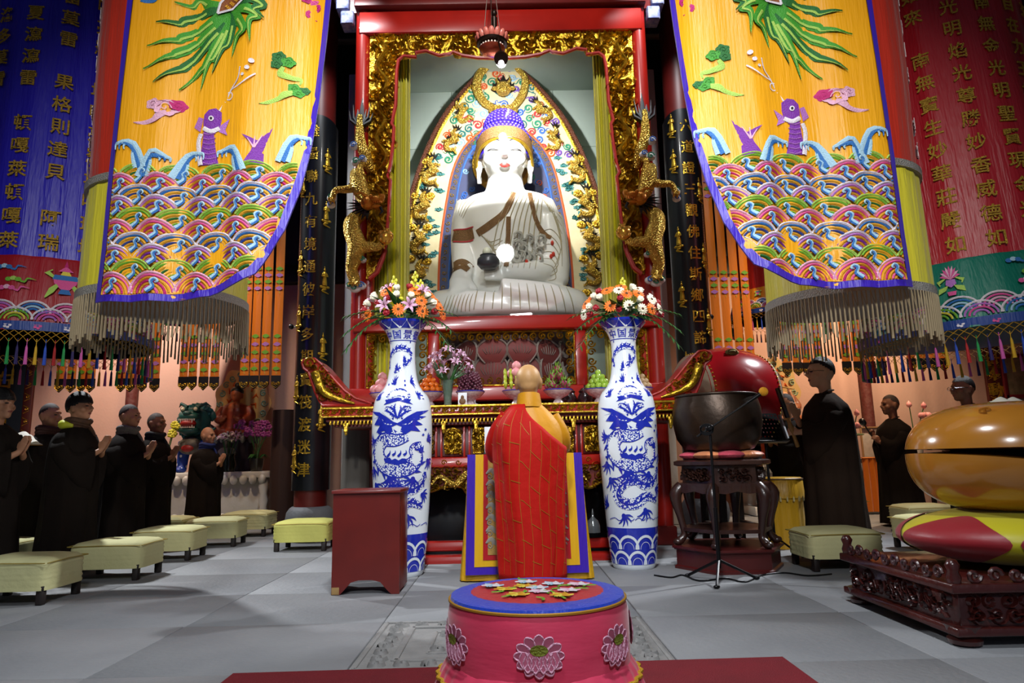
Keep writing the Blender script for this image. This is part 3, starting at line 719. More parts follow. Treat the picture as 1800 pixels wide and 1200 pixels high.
b = MB(); bstroke(b, [(798, 412), (815, 413), (834, 412)], .02, .01); bstroke(b, [(798, 433), (815, 436), (834, 433)], .02, .01); b.split('red_piping', red_p, bud)
b = MB(); P = [Bu(x, y) for x, y in ((878, 311), (882, 308.5), (887, 309.5), (892, 308.5), (897, 311), (892, 315.5), (887, 316.5), (882, 315.5))]; b.poly(P, fb, .006, .03); b.build('lips', M('lip red', 'c8352c', .5), bud)
b = MB()
for s in (-1, 1):
    bstroke(b, [(887+s*8, 272), (887+s*18, 267), (887+s*32, 273)], [.012, .026, .006], .006, 0)
    bstroke(b, [(887+s*10, 287), (887+s*20, 285.5), (887+s*29, 287)], [.008, .034, .006], .006, 0)
b.split('painted_brow', M('dark line', '2a2622', .5), bud)
b = MB(); b.ell(Bp(887, 262, -.43), (.012, .012, .012), 8, 6); b.build('urna', gold, bud)
# hair: cap, ushnisha, curls and ornamented band
hair = M('ultramarine hair', '3a22b8', .45)
b = MB(); hc = Bp(886, 258, .02)
b.lathe([(.355, -.18), (.362, -.02), (.34, .1), (.29, .19), (.25, .235), (.25, .3), (.22, .4), (.15, .47), (.05, .5), (.001, .505)], hc, 36)
hp = b.build('hair', hair, bud)
b = MB()
for (r, z) in ((.35, .07), (.325, .125), (.295, .18), (.262, .23), (.258, .28), (.245, .33), (.225, .38), (.19, .43), (.14, .47), (.07, .5)):
    n = int(2*pi*r/.052)
    for k in range(n):
        a = 2*pi*(k+.5*(int(z*100) % 2))/n
        if sin(a) < .45: b.ell(hc+Vector((r*cos(a), r*sin(a), z)), (.026, .026, .024), 6, 4)
b.build('curls', hair, hp)
b = MB(); N = 40; rings = []
for j in range(N+1):
    a = radians(-195)+radians(210)*j/N; dz = -.22*(1-abs(sin(a)))**1.6*1.0 if sin(a) < 0 else -.22-.1*sin(a)
    c = lambda rr, z: hc+Vector((rr*cos(a), rr*sin(a)*1.06-.02, z+dz+.0))
    rings.append([c(.36, -.06), c(.385, -.05), c(.385, .1), c(.36, .105)])
b.loft(rings); b.build('hair_band', brown_band, hp)
b = MB(); b.tube([hc+Vector((.37*cos(a), .37*sin(a)*1.06-.02, -.075-.22*(1-abs(sin(a)))**1.6)) for a in [radians(-180+180*j/30) for j in range(31)]], .022, 6); b.build('gilt_hairline', gold, hp)
b = MB(); b.lathe([(.02, -.1), (.09, -.095), (.135, -.04), (.13, .02), (.09, .06), (.1, .07), (.001, .07)], Bp(861, 485, -.68), 24); o = b.build('alms_bowl', M('dark grey bowl', '33373b', .35, coat=.3), bud); o['label'] = 'dark grey alms bowl'
b = MB(); b.ell(Bp(859, 470, -.68), .055, 14, 10); b.build('pale_ball', M('pale jade', 'cfd2b8', .4), bud)
b = MB()
for k in range(26):
    a = rnd.uniform(0, 6.3); p = Bp(925+rnd.uniform(-22, 25), 455+rnd.uniform(-22, 18)); q = fb(p.x, p.z, 0); b.tube([q+Vector((.05*cos(a+t*.9), -.02-.012*t, .05*sin(a+t*.9))) for t in range(6)], [.02, .022, .022, .02, .016, .008], 6)
b.split('carved_curl', M('grey marble curls', 'aaa79c', .4), bud)
b = MB()
for (x, y) in ((968, 441), (970, 460), (966, 464), (949, 470), (924, 478)): p = Bu(x, y); q = fb(p[0], p[1], .0); b.ell(q, (.022, .03, .035), 8, 6)
b.split('red_bead', M('red bead', 'c43a26', .4), bud)
# lotus throne behind the lower panels
lt = thing('lotus_throne', 'carved stone lotus throne with maroon petals behind the lower shrine glass', 'pedestal', (0, YB-.05, 0))
maroon = M('maroon stone', '6b4a44', .6, var=(6, '8a6f66', .6)); petal_m = M('pale petal edge', '8f8278', .55, var=(9, '73675e', .6))
b = MB(); b.lathe([(.62, zl), (.66, zl+.12), (.6, zl+.2), (.62, zl+.45), (.72, zl+.6), (.7, zb1+.02), (.001, zb1+.02)], n=40, mod=lambda a, z: 1.25 if False else 1); b.build('body', maroon, lt)
for row, (z0, hgt, R, n, off) in enumerate(((zl+.02, .42, .68, 12, .5), (zl+.30, .3, .72, 14, 0))):
    for k in range(n):
        a = 2*pi*(k+off)/n
        if sin(a) > .35: continue
        Rm = Matrix.Rotation(a+pi/2, 3, 'Z'); b = MB(); w = 2*pi*R/n*.55
        fnp = lambda u, v, h: Vector((0, 0, z0)) + Rm @ Vector((u, -(R+.05*sin(pi*v/hgt)+h), v))
        out = [(w*.55, 0), (w, hgt*.4), (w*.85, hgt*.75), (0, hgt), (-w*.85, hgt*.75), (-w, hgt*.4), (-w*.55, 0)]; out = smoothpath(out, 4)
        b.poly(out, fnp, .0, .08); b.mi = 1; b.stroke(out, .024, fnp, .01, .02)
        for q in range(-3, 4): b.stroke(smoothpath([(q*w*.2, hgt*.75-abs(q)*.02), (q*w*.2, hgt*.5), (q*w*.13, hgt*.35)], 3), [.003]+[.008]*5+[.002], fnp, .006, .01)
        b.build('petal', [M('maroon petal', '74332f', .55), petal_m], lt)

# ------------------------------------------------------------------ dragon posts on each side of the shrine
def S3(x, y, dy=0): p = D(x, y, YS-.12); return Vector((p.x, YS-.12+dy, p.z))
def post_dragon(s, label):
    t = thing('post_dragon', label, 'dragon carving', (0, 0, 0))
    def Q(x, y, dy=0): p = S3(x, y, dy); return Vector((s*-p.x if s > 0 else p.x, p.y, p.z))
    b = MB()
    def tb(pts, rad, n=10): P = smoothpath([Q(*p) for p in pts], 5); b.tube(P, lerps(rad, len(P)), n)
    tb([(634, 205, -.03), (634, 230, -.05), (636, 255, -.06), (643, 275, -.02), (648, 295, .1)], [.03, .05, .065, .07, .06])
    tb([(622, 300, .1), (630, 312, -.06), (634, 330, -.1), (642, 352, -.1), (652, 362, -.13)], [.06, .09, .1, .085, .07])
    tb([(634, 372, .08), (622, 390, -.04), (622, 410, -.1), (630, 432, -.1), (628, 452, -.1), (621, 475, -.08), (622, 495, .0)], [.07, .09, .1, .11, .1, .07, .05])
    tb([(632, 335, -.1), (612, 340, -.12), (596, 341, -.12), (590, 352, -.13), (588, 362, -.13)], [.06, .045, .038, .034, .02])
    tb([(636, 440, -.1), (655, 440, -.14), (668, 442, -.16), (676, 436, -.18)], [.08, .06, .045, .035])
    tb([(640, 290, -.05), (636, 300, -.1), (640, 310, -.12), (646, 316, -.12)], [.04, .035, .03, .012])
    tb([(624, 480, -.08), (630, 495, -.1), (626, 504, -.12)], [.05, .04, .03])
    for c, ds in (((589, 356), ((-6, 6), (-2, 12), (5, 10))), ((676, 437), ((6, -8), (10, 0), (4, 7))), ((627, 503), ((-10, 2), (-3, 6), (8, 5), (12, 0)))):
        for d in ds: b.tube([Q(c[0], c[1], -.14), Q(c[0]+d[0]*.7, c[1]+d[1]*.6, -.18), Q(c[0]+d[0], c[1]+d[1], -.15)], [.022, .018, .004], 6)
    b.build('body', gold_scale, t)
    b = MB(); b.ell(Q(652, 366, -.16), (.085, .09, .08), 14, 10); b.ell(Q(667, 361, -.18), (.09, .07, .045), 12, 8); b.ell(Q(666, 373, -.17), (.07, .06, .025), 10, 6)
    b.ell(Q(677, 357, -.19), (.035, .045, .04), 8, 6)
    for d in (-1, 1):
        b.tube([Q(652, 358, -.16+d*.05), Q(642, 352, -.16+d*.07), Q(632, 354, -.16+d*.07)], [.024, .018, .004], 6); b.ell(Q(659, 358, -.18+d*.06), .022, 8, 6)
    for k in range(5): b.tube([Q(664+k*3, 366, -.23), Q(664+k*3, 370, -.23)], [.008, .002], 5)
    h = b.build('head', M('orange gilt head', 'd58a2c', .32, .6, bump=(30, .5)), t)
    b = MB()
    for k in range(11):
        a = radians(110+k*16); b.tube([Q(648, 368, -.08+.02*(k % 3)), Q(648+16*cos(a), 368-12*sin(a), -.1), Q(648+(34+5*(k % 2))*cos(a), 368-22*sin(a), -.06)], [.035, .028, .003], 6, flat=.5)
    b.tube([Q(673, 373, -.18), Q(678, 382, -.2), Q(672, 388, -.2)], [.02, .016, .003], 6)
    b.split('mane', M('black mane', '0e1116', .5), h)
    b = MB()
    for (dx, dy) in ((-20, -12), (-13, -22), (-5, -14), (3, -34), (10, -14), (17, -24), (22, -8)):
        b.tube([Q(634, 226, -.02), Q(634+dx*.8, 218+dy*.35, -.02), Q(634+dx, 206+dy, 0)], [.05, .04, .003], 6, flat=.45)
    b.tube([Q(622, 330, .0), Q(615, 325, .0), Q(609, 335, 0)], [.04, .03, .004], 6); b.split('tail_fin', M('black mane'), t)
    b = MB(); b.ell(Q(684, 426, -.2), .085, 16, 12)
    for k in range(5): a = 2*pi*k/5; b.ell(Q(684+10*cos(a), 426+10*sin(a), -.25), (.025, .02, .025), 6, 5)
    b.build('pearl', M('gold pearl', 'e2b548', .2, .7, var=(5, 'e0863a', .7)), t)
    b = MB(); cl = [(625, 262, 9), (629, 290, 10), (640, 285, 8), (586, 352, 9), (585, 364, 8), (627, 508, 12), (638, 505, 9), (618, 505, 8), (642, 330, 6), (640, 460, 7)]
    for (x, y, r) in cl: c = Q(x, y, -.07); rr = r*.0063; b.ell(c, (rr, .05, rr*.8), 10, 7)
    b.split('cloud', white_p, t)
    b = MB()
    for i, (x, y, r) in enumerate(cl): c = Q(x, y, -.125); b.mi = i % 2; b.tube([c+Vector((q.x, 0, q.y)) for q in spiral((0, 0), r*.0045, 1.3, 0, 1, 12)], .009, 5)
    b.split('cloud_line', [blue_p, green_p], t)
    b = MB(); b.tube([Q(x, y, -.02) for x, y in ((650, 492), (664, 480), (674, 455), (678, 440))], .022, 6); b.build('red_strut', red_lac, t)
    return t
post_dragon(-1, 'gilded dragon with black mane coiled on the shrine post nearer the cracked timber log'); post_dragon(1, 'gilded dragon with black mane coiled on the shrine post nearer the big red drum')

# ------------------------------------------------------------------ hanging lotus lamp and the flood bulb
p = D(865, 82, 7.1); lp = thing('lotus_lamp', 'hanging pink lotus lamp above the statue', 'lamp', (p.x, 7.1, p.z))
pink = M('pink glass petal', 'd9685a', .35, var=(12, 'f0a090', .5)); dkb = M('dark bronze', '2a1a12', .4, .6)
b = MB(); b.lathe([(.1, .0), (.17, .015), (.18, .04), (.13, .06), (.05, .08), (.05, .2), (.001, .2)], n=28); b.build('frame', dkb, lp)
b = MB(); b.lathe([(.12, -.015), (.15, -.03), (.14, -.055), (.1, -.085), (.03, -.1), (.001, -.1)], n=28); b.build('bowl', M('copper reflector', 'b5533a', .25, .6), lp)
for k in range(16): b = MB(); a = 2*pi*k/16; R = Matrix.Rotation(a, 3, 'Z'); b.ell(R @ Vector((.165, 0, .085)), (.022, .034, .06), 8, 6, R @ Matrix.Rotation(.35, 3, 'Y')); b.build('petal', pink, lp)
for k in range(24): b = MB(); a = 2*pi*k/24; b.ell((.135*cos(a), .135*sin(a), -.02), (.012, .012, .022), 6, 4); b.build('bead', M('frosted bead', 'f0d8c8', .3), lp)
b = MB()
for k in range(3): a = 2*pi*k/3+.5; b.tube([(.12*cos(a), .12*sin(a), .08), (.02*cos(a), .02*sin(a), 1.0)], .005, 5)
b.tube([(0, 0, 1.0), (0, 0, 2.6)], .006, 5); b.ell((.03, 0, .42), (.035, .035, .045), 10, 6); b.lathe([(.03, .22), (.035, .36), (.001, .37)], (.03, 0, 0), 10); b.build('suspension', dkb, lp)
p = D(881, 110, 6.95); fl = thing('flood_lamp', 'small glaring flood lamp bulb under the lotus lamp', 'lamp', (p.x, 6.95, p.z))
b = MB(); b.ell((0, 0, 0), .055, 16, 10); b.build('bulb', M('glowing bulb', 'ffffff', .5, emit=('f4f0ff', 60)), fl)
b = MB(); b.lathe([(.075, -.04), (.08, .02), (.05, .09), (.02, .12), (.001, .12)], (0, -.03, .03), 16, mat=Matrix.Rotation(-.9, 3, 'X')); b.tube([(0, -.05, .1), (-.03, 0, .3), (-.04, .1, .45)], .01, 6); b.build('housing', dkb, fl)
l = bpy.data.lights.new('flood_lamp_light', 'SPOT'); l.energy = 620; l.color = (.98, .97, 1); l.shadow_soft_size = .05; l.spot_size = radians(104); l.spot_blend = .8
lo = bpy.data.objects.new('flood_lamp_light', l); COL.objects.link(lo); lo.parent = fl; lo.location = (0, .09, -.03)
lo.rotation_euler = (Bp(890, 270) - (Vector(fl.location)+Vector((0, .09, -.03)))).to_track_quat('-Z', 'Y').to_euler()
# ------------------------------------------------------------------ altar table
YA = 6.5
def A3(x, y, Y=YA): return D(x, y, Y)
zT = A3(800, 711).z; zB = A3(800, 729).z; zD = A3(800, 746).z
al = thing('altar_table', 'long red and gold altar table with upturned carved ends', 'altar table', (0, YA, 0))
fa = lambda u, v, h: Vector((u, -h, v))
def apart(name, fn, mat, parent=al, **k): b = MB(); fn(b); return b.build(name, mat, parent, **k)
XL = A3(566, 715).x; XR = -XL
apart('top', lambda b: b.box((0, .4, (zT+zB)/2), (XR-XL, .8, zT-zB)), red_lac)
apart('top_moulding', lambda b: (b.box((0, -.005, zT-.012), (XR-XL+.02, .03, .02)), b.box((0, -.005, zB+.006), (XR-XL+.02, .03, .016))), gold)
def band(b):
    n = 44
    for k in range(n):
        x = XL+(k+.5)*(XR-XL)/n; sg = 1 if k % 2 else -1
        b.stroke(spiral((x, (zT+zB)/2), .034, 1.3, 0, sg, 10), .016, fa, .004, .016); b.stroke([(x-.04, zB+.03), (x, (zT+zB)/2), (x+.04, zT-.03)], [.004, .02, .004], fa, .004, .012)
apart('carved_band', band, gold_carved)
apart('cornice', lambda b: (b.box((0, .42, zB-.02), (XR-XL-.06, .76, .04)), b.box((0, .44, zD+.02), (XR-XL-.2, .7, .04))), red_dark)
n = 96
b0 = MB(); b0.box((0, 0, 0), (.018, .02, .04)); DEN = b0.mesh('dentil', gold)
for k in range(n): link('dentil', DEN, al, (XL+.06+(k+.5)*(XR-XL-.12)/n, .025, zB-.05))
b0 = MB(); b0.box((0, 0, .02), (.05, .04, .04)); b0.box((0, -.005, -.02), (.035, .03, .06)); b0.ell((0, 0, -.06), (.016, .016, .02), 8, 6); DRP = b0.mesh('pendant', gold)
for k in range(11): link('pendant', DRP, al, (XL+.22+k*(XR-XL-.44)/10, .05, zD-.0))
# body below the table top
BX = 1.12; zP0, zP1 = A3(800, 803).z, A3(800, 748).z; zF0 = A3(800, 822).z; zA0 = A3(800, 880).z; zR1, zR0 = A3(800, 955).z, A3(800, 985).z
apart('panel_case', lambda b: b.box((0, .45, (zP0+zD)/2), (2*BX, .6, zD-zP0)), M('deep red panel', '4a0f0c', .5))
for k in range(9):
    x = -1.08+k*.27
    for dx in (-.11, .11): apart('panel_frame', lambda b: b.box((x+dx, .14, (zP0+zP1)/2), (.02, .03, zP1-zP0)), red_lac)
    pl = [(x-.075, zP0+.03), (x+.075, zP0+.03), (x+.085, (zP0+zP1)/2), (x+.075, zP1-.03), (x, zP1-.01), (x-.075, zP1-.03), (x-.085, (zP0+zP1)/2)]
    b = MB(); fp = lambda u, v, h: Vector((u, .15-h, v)); b.prism(pl, fp, 0, .012); scrolls(b, pl, fp, .03, .012, .02, .4, k+10)
    b.ell((x, .11, (zP0+zP1)/2+.02), (.022, .02, .05), 8, 6); b.ell((x, .1, (zP0+zP1)/2+.08), .018, 8, 6); b.build('gilded_panel', gold_carved, al)
apart('frieze', lambda b: b.box((0, .45, (zF0+zP0)/2), (2*BX+.06, .66, zP0-zF0)), red_lac)
def frz(b):
    for k in range(16):
        x = -1.04+k*.138
        b.stroke(spiral((x, (zF0+zP0)/2), .028, 1.2, 0, 1 if k % 2 else -1, 10), .012, lambda u, v, h: Vector((u, .12-h, v)), 0, .01)
b = MB(); frz(b); b.split('frieze_scroll', gold_carved, al)
ap = [(-BX, zF0)]
for k in range(0, 61):
    u = -1+2*k/60; ap.append((BX*u, zA0+.05+.07*abs(cos(u*pi*2.2))+.10*abs(u)**3 - (.05 if abs(abs(u)-.25) < .12 else 0)))
ap.append((BX, zF0))
b = MB(); fq = lambda u, v, h: Vector((u, .16-h, v)); b.prism(ap, fq, 0, .02); b.build('apron', red_dark, al)
b = MB(); scrolls(b, ap, fq, .05, .02, .035, .36, 77); b.stroke(ap[1:-1], .03, fq, .02, .02); b.build('apron_carving', gold_carved, al)
for s in (-1, 1):
    b = MB(); pth = smoothpath([(s*(.16), zF0-.05), (s*.28, zF0-.14), (s*.4, zF0-.06), (s*.52, zF0-.16), (s*.66, zF0-.08), (s*.74, zF0-.15)], 6)
    b.tube([fq(q.x, q.y, .05) for q in pth], lerps([.03, .035, .035, .03, .02, .008], len(pth)), 8); b.ell(fq(s*.14, zF0-.06, .07), (.05, .04, .035), 10, 7)
    for k in range(5): b.tube([fq(s*(.2+.1*k), zF0-.12, .05), fq(s*(.22+.1*k), zF0-.2, .05)], [.016, .006], 5)
    b.build('apron_dragon', gold_scale, al)
for s in (-1, 1):
    for dy in (.12, .74): apart('leg', lambda b: b.box((s*(BX-.05), dy, zF0/2), (.11, .11, zF0)), red_lac)
apart('back_board', lambda b: b.box((0, .79, .55), (2*BX, .03, 1.1)), black_lac)
apart('base_rail', lambda b: (b.box((0, .3, (zR0+zR1)/2+.02), (2*BX+.1, .1, .09)), b.box((0, .22, zR0-.02), (2*BX+.16, .16, .08)), b.box((0, .22, .03), (2*BX, .12, .06))), red_lac)
wz = [(48, 340), (60, 312), (100, 298), (145, 302), (190, 340), (240, 400), (300, 470), (370, 545), (450, 600), (570, 640), (560, 652), (200, 655), (180, 620), (150, 560), (115, 460), (95, 400), (60, 375)]
wing = [(520+x/4.287, 560+y/4.287) for x, y in wz]
for s in (-1, 1):
    ow = [(s*abs(A3(x, y).x), A3(x, y).z) for x, y in wing]
    b = MB(); b.prism(ow, lambda u, v, h: Vector((u, h, v)), 0, .42); b.build('upturned_end', red_lac, al)
    c = (sum(p[0] for p in ow)/len(ow), sum(p[1] for p in ow)/len(ow)); inn = [(c[0]+(p[0]-c[0])*.8, c[1]+(p[1]-c[1])*.8) for p in ow]
    b = MB(); scrolls(b, inn, fa, .045, .002, .03, .4, 5); tip = (ow[2][0]+s*-.02, ow[2][1]-.06)
    b.stroke(spiral((ow[1][0]-s*.05, ow[1][1]-.03), .06, 1.2, 0, -s, 14), .03, fa, .003, .03)
    pth = smoothpath([(ow[4][0]+s*.05, ow[4][1]-.08), (ow[6][0]+s*.12, ow[6][1]-.08), (ow[7][0]+s*.1, ow[7][1]-.06), (ow[8][0], ow[8][1]-.05)], 5)
    b.tube([fa(q.x, q.y, .03) for q in pth], lerps([.045, .04, .03, .008], len(pth)), 8); b.build('gilded_phoenix_panel', gold_carved, al)
    b = MB(); b.tube([fa(p[0], p[1], .005) for p in ow+[ow[0]]], .012, 6); b.build('end_edging', red_lac, al)
    b = MB()
    for k in range(3): b.tube([Vector((s*(abs(ow[9][0])-.02-.09*k)+q.x, .3, zT+.07+q.y)) for q in spiral((0, 0), .055-.01*k, 1.2, 0, s, 12)], .016, 6)
    b.build('corner_scroll', M('green black scroll', '16302a', .4, coat=.3), al)

# ------------------------------------------------------------------ big blue and white floor vases
cob = M('cobalt glaze', '1c2aa0', .12, coat=.6, var=(30, '2b3cc0', .5)); porc = M('white porcelain', 'dfe7ee', .12, coat=.6, bump=(160, .12))
def dotted():
    m = M('scale pattern glaze', 'dfe7ee', .15, coat=.5); nt = m.node_tree; b = nt.nodes['Principled BSDF']
    v = nt.nodes.new('ShaderNodeTexVoronoi'); v.inputs['Scale'].default_value = 75; tc = nt.nodes.new('ShaderNodeTexCoord'); r = nt.nodes.new('ShaderNodeValToRGB')
    r.color_ramp.interpolation = 'CONSTANT'; r.color_ramp.elements[0].color = lin(hx('e4ebf2'))+(1,); r.color_ramp.elements[1].position = .5; r.color_ramp.elements[1].color = lin(hx('2a3aa8'))+(1,)
    nt.links.new(tc.outputs['Object'], v.inputs[0]); nt.links.new(v.outputs['Distance'], r.inputs[0]); nt.links.new(r.outputs[0], b.inputs['Base Color']); return m
dots = dotted()
VH = 2.2
def vz(ypx): return (1017-ypx)/452*VH
prof_px = [(1017, 36), (1010, 39), (985, 42), (960, 44.5), (920, 47.5), (880, 50), (840, 52), (800, 53.5), (760, 54), (735, 53), (715, 50), (703, 45), (693, 36), (680, 29), (660, 25), (635, 23), (610, 23.3), (598, 26), (588, 30), (578, 37), (571, 43), (567, 44)]
PROF = [(hw*.00487, vz(y)) for y, hw in prof_px]; PR = smoothpath([(r, z) for r, z in PROF], 3); VTAB = [(p.y, p.x) for p in PR]
def vR(z): return interp(z, VTAB)
RB = .263
def vmap(off=0):
    def fn(u, v, h): a = u/RB+off; r = vR(v)+h; return Vector((r*sin(a), -r*cos(a), v))
    return fn
def tr(x, y):           # photo crop coordinates of the painted dragon -> (arc, height)
    z = vz(560+y/4.287); q = (x-790)/4.287*.00487/vR(z); return (RB*asin(max(-.97, min(.97, q))), z)
def claws(b, x, y, r, fn, a0=0, n=5, sp=.55):
    c = tr(x, y)
    for k in range(n):
        a = a0+sp*(k-(n-1)/2); P = smoothpath([c, (c[0]+r*.6*cos(a+.2), c[1]+r*.6*sin(a+.2)), (c[0]+r*cos(a), c[1]+r*sin(a))], 3); b.stroke(P, lerps([.022, .018, .004], len(P)), fn, .0042)
    b.poly([(c[0]+.022*cos(t), c[1]+.022*sin(t)) for t in [i*pi/4 for i in range(8)]], fn, .0042)
def spiky(b, pts, fn, n, ln, w=.012, side=1):
    P = smoothpath(pts, 6); b.stroke(P, w, fn, .0042)
    for k in range(n):
        i = int((k+.5)/n*(len(P)-1)); t = (P[min(i+1, len(P)-1)]-P[max(i-1, 0)]).normalized(); nn = Vector((-t.y, t.x))*side
        b.stroke([P[i]-t*.02, P[i]+nn*ln*.5+t*.005, P[i]+nn*ln+t*.025], [.028, .018, .002], fn, .0042)
mane = [(590, 800), (640, 790), (603, 845), (655, 852), (622, 905), (690, 893), (715, 922), (758, 900), (748, 866), (785, 850), (822, 866), (812, 902), (850, 922), (888, 895), (952, 902), (915, 858), (968, 850), (925, 820), (990, 785), (940, 785), (1003, 735), (925, 752), (860, 790), (815, 825), (790, 838), (762, 828), (705, 788), (650, 752), (575, 735), (645, 785)]
muzz = [(752, 885), (770, 862), (785, 880), (800, 862), (818, 885), (828, 912), (785, 932), (745, 912)]
crown = [(680, 700), (700, 680), (690, 660), (730, 655), (790, 645), (845, 655), (885, 660), (875, 680), (900, 700), (850, 688), (790, 672), (725, 690)]
flame = [(688, 1098), (735, 1090), (750, 1108), (775, 1098), (800, 1112), (825, 1098), (850, 1100), (872, 1132), (820, 1140), (790, 1150), (745, 1136), (700, 1128)]
def make_vase(label):
    t = thing('floor_vase', label, 'vase', (0, 0, 0), 0, 'blue and white floor vases')
    b = MB(); b.lathe([(.001, .004)]+[(p.x, p.y) for p in PR]+[(vR(VH)-.012, VH-.01), (.1, vz(600)), (.001, vz(610))], n=96); body = b.build('body', porc, t)
    for off in (0, pi):
        fn = vmap(off); b = MB(); w = MB(); d = MB()
        d.stroke(smoothpath([tr(*p) for p in ((715, 655), (750, 612), (790, 603), (830, 612), (868, 655))], 6), .075, fn, .003)
        b.poly([tr(*p) for p in mane], fn, .0042, .04); b.poly([tr(*p) for p in crown], fn, .0042, .04); w.poly([tr(*p) for p in muzz], fn, .004, .04)
        for s in (-1, 1):
            m = lambda x, y: tr(790+s*(x-790), y)
            w.poly([m(*p) for p in ((668, 750), (700, 748), (748, 792), (740, 806), (700, 782))], fn, .004, .04); d.poly([m(*p) for p in ((690, 720), (740, 700), (775, 720), (780, 790), (745, 790), (705, 750))], fn, .003, .04)
            b.poly([m(*p) for p in ((748, 800), (760, 795), (765, 806), (754, 812))], fn, .006)
            for pts in (((782, 800), (770, 750), (742, 722), (700, 712)), ((776, 770), (765, 725), (775, 690)), ((770, 790), (730, 755), (690, 742))): P = smoothpath([m(*p) for p in pts], 4); b.stroke(P, lerps([.02, .016, .003], len(P)), fn, .006)
            w.stroke(smoothpath([m(*p) for p in ((750, 848), (700, 840), (660, 800), (625, 808))], 4), .008, fn, .004)
        b.poly([tr(*p) for p in ((782, 795), (790, 785), (798, 795), (790, 812))], fn, .006)
        coil = smoothpath([tr(*p) for p in ((865, 940), (780, 965), (690, 960), (645, 1020), (650, 1090), (700, 1150), (790, 1180), (890, 1150), (930, 1090), (915, 1030), (960, 1000))], 6)
        d.stroke(coil, lerps([.06, .1, .12, .13, .13, .13, .13, .12, .1, .05], len(coil)), fn, .003)
        for sd in (.5, -.5):
            e = []
            for i, p in enumerate(coil):
                q = (coil[min(i+1, len(coil)-1)]-coil[max(i-1, 0)]).normalized(); ww = lerps([.06, .1, .12, .13, .13, .13, .13, .12, .1, .05], len(coil))[i]; e.append(p+Vector((-q.y, q.x))*ww*sd)
            (spiky(b, e[::3], fn, 16, .045, .012, -1) if sd < 0 else b.stroke(e, .009, fn, .0042))
        b.poly([tr(*p) for p in flame], fn, .0042, .04)
        for k in range(4): b.stroke(smoothpath([tr(715+k*40, 1085-k % 2*10), tr(735+k*40, 1060), tr(738+k*38, 1038)], 3), [.02]*3+[.014, .01, .006, .003], fn, .0042)
        nk = smoothpath([tr(*p) for p in ((705, 400), (700, 330), (740, 265), (800, 250), (855, 275), (865, 330), (800, 400), (740, 440))], 6)
        d.stroke(nk, lerps([.02, .05, .055, .055, .05, .05, .06, .03], len(nk)), fn, .003); spiky(b, nk[:30:2], fn, 9, .04, .012, 1); b.stroke(nk[28:], .01, fn, .0042)
        for (x, y, r, a) in ((815, 350, .05, .5), (765, 410, .05, 2.5), (870, 515, .07, 0), (755, 525, .07, 2), (600, 965, .07, 3), (1000, 960, .06, .3), (600, 1170, .1, -1.8), (995, 1120, .08, -1), (640, 640, .06, 2.2), (940, 640, .06, .8), (690, 350, .03, 3)): claws(b, x, y, r, fn, a)
        for (x, y) in ((705, 205), (860, 200), (703, 535), (825, 510), (830, 545), (985, 885), (970, 925), (598, 1120)): c = tr(x, y); b.poly([(c[0]+.014*cos(q), c[1]+.011*sin(q)) for q in [i*pi/4 for i in range(8)]], fn, .0042)
        # second dragon on the lower body
        low = smoothpath([tr(*p) for p in ((980, 1200), (955, 1290), (870, 1330), (800, 1290), (720, 1310), (660, 1390), (690, 1460), (790, 1470), (880, 1420), (960, 1460))], 6)
        d.stroke(low, lerps([.03, .08, .1, .1, .1, .1, .1, .09, .04], len(low)), fn, .003); spiky(b, [p for p in low][::2], fn, 16, .045, .014, 1)
        for (x, y, r, a) in ((900, 1250, .1, -2), (730, 1240, .1, -1.6), (620, 1290, .1, -1.2), (860, 1520, .1, -1.5), (700, 1560, .09, -1.2), (960, 1370, .08, -.5), (600, 1480, .09, 2.5)): claws(b, x, y, r, fn, a)
        for k in range(5): b.stroke(smoothpath([tr(610+k*85, 1590), tr(640+k*85, 1575), tr(670+k*85, 1595), tr(690+k*85, 1580)], 3), .006, fn, .0042)
        b.split('painted_mark', cob, body); d.split('painted_scales', dots, body); w.split('painted_white', porc, body)  # white muzzle, brows and whiskers belong to the dragon decoration
    fn = vmap(); b = MB(); w = MB(); z1 = vz(945); zz0 = vz(1008); L = 2*pi*RB
    for k in range(48):
        u0, u1 = L*k/48, L*(k+1)/48; b.add([fn(u0, zz0, .002), fn(u1, zz0, .002), fn(u1, (zz0+z1)/2, .002), fn(u0, (zz0+z1)/2, .002), fn(u1, z1, .002), fn(u0, z1, .002)], [(0, 1, 2, 3), (3, 2, 4, 5)])
        for (ya, yb) in ((567, 571), (571, 578), (578, 583)): b.add([fn(u0, vz(yb), .002), fn(u1, vz(yb), .002), fn(u1, vz(ya), .002), fn(u0, vz(ya), .002)], [(0, 1, 2, 3)])
        b.add([fn(u0, vz(605), .002), fn(u1, vz(605), .002), fn(u1, vz(603.5), .002), fn(u0, vz(603.5), .002)], [(0, 1, 2, 3)])
    n = 9
    for row in range(2):
        for k in range(n):
            c = L*(k+.5*row)/n; r = L/n*.56; zc = zz0+.0+row*.13
            for q in (1.0, .55): w.stroke([(c+r*q*cos(a), zc+r*q*1.05*sin(a)) for a in [pi*i/12 for i in range(13)]], .022 if q == 1 else .004, fn, .004+.001*row)
    for k in range(10):
        u = L*k/10; w.stroke([(u, vz(583)), (u+L/20, vz(569)), (u+L/10, vz(583))], .016, fn, .004)
    b.split('blue_band', cob, body); w.split('wave_scallop', porc, body)
    for i, ch in enumerate('中国景德'):
        b = MB(); a = (-.62+.47*i); z = vz(594); r = vR(z); f2 = lambda u, v, h: Vector(((vR(v)+h)*sin(u/r), -(vR(v)+h)*cos(u/r), v)); glyph(b, ch, a*r*1.5, z, .082, f2, 0, .003); b.build('painted_character', cob, body)
    return t
pL, pR_ = G(704, 1017), G(1112, 1003)
pL.y += .2; pR_.y += .2
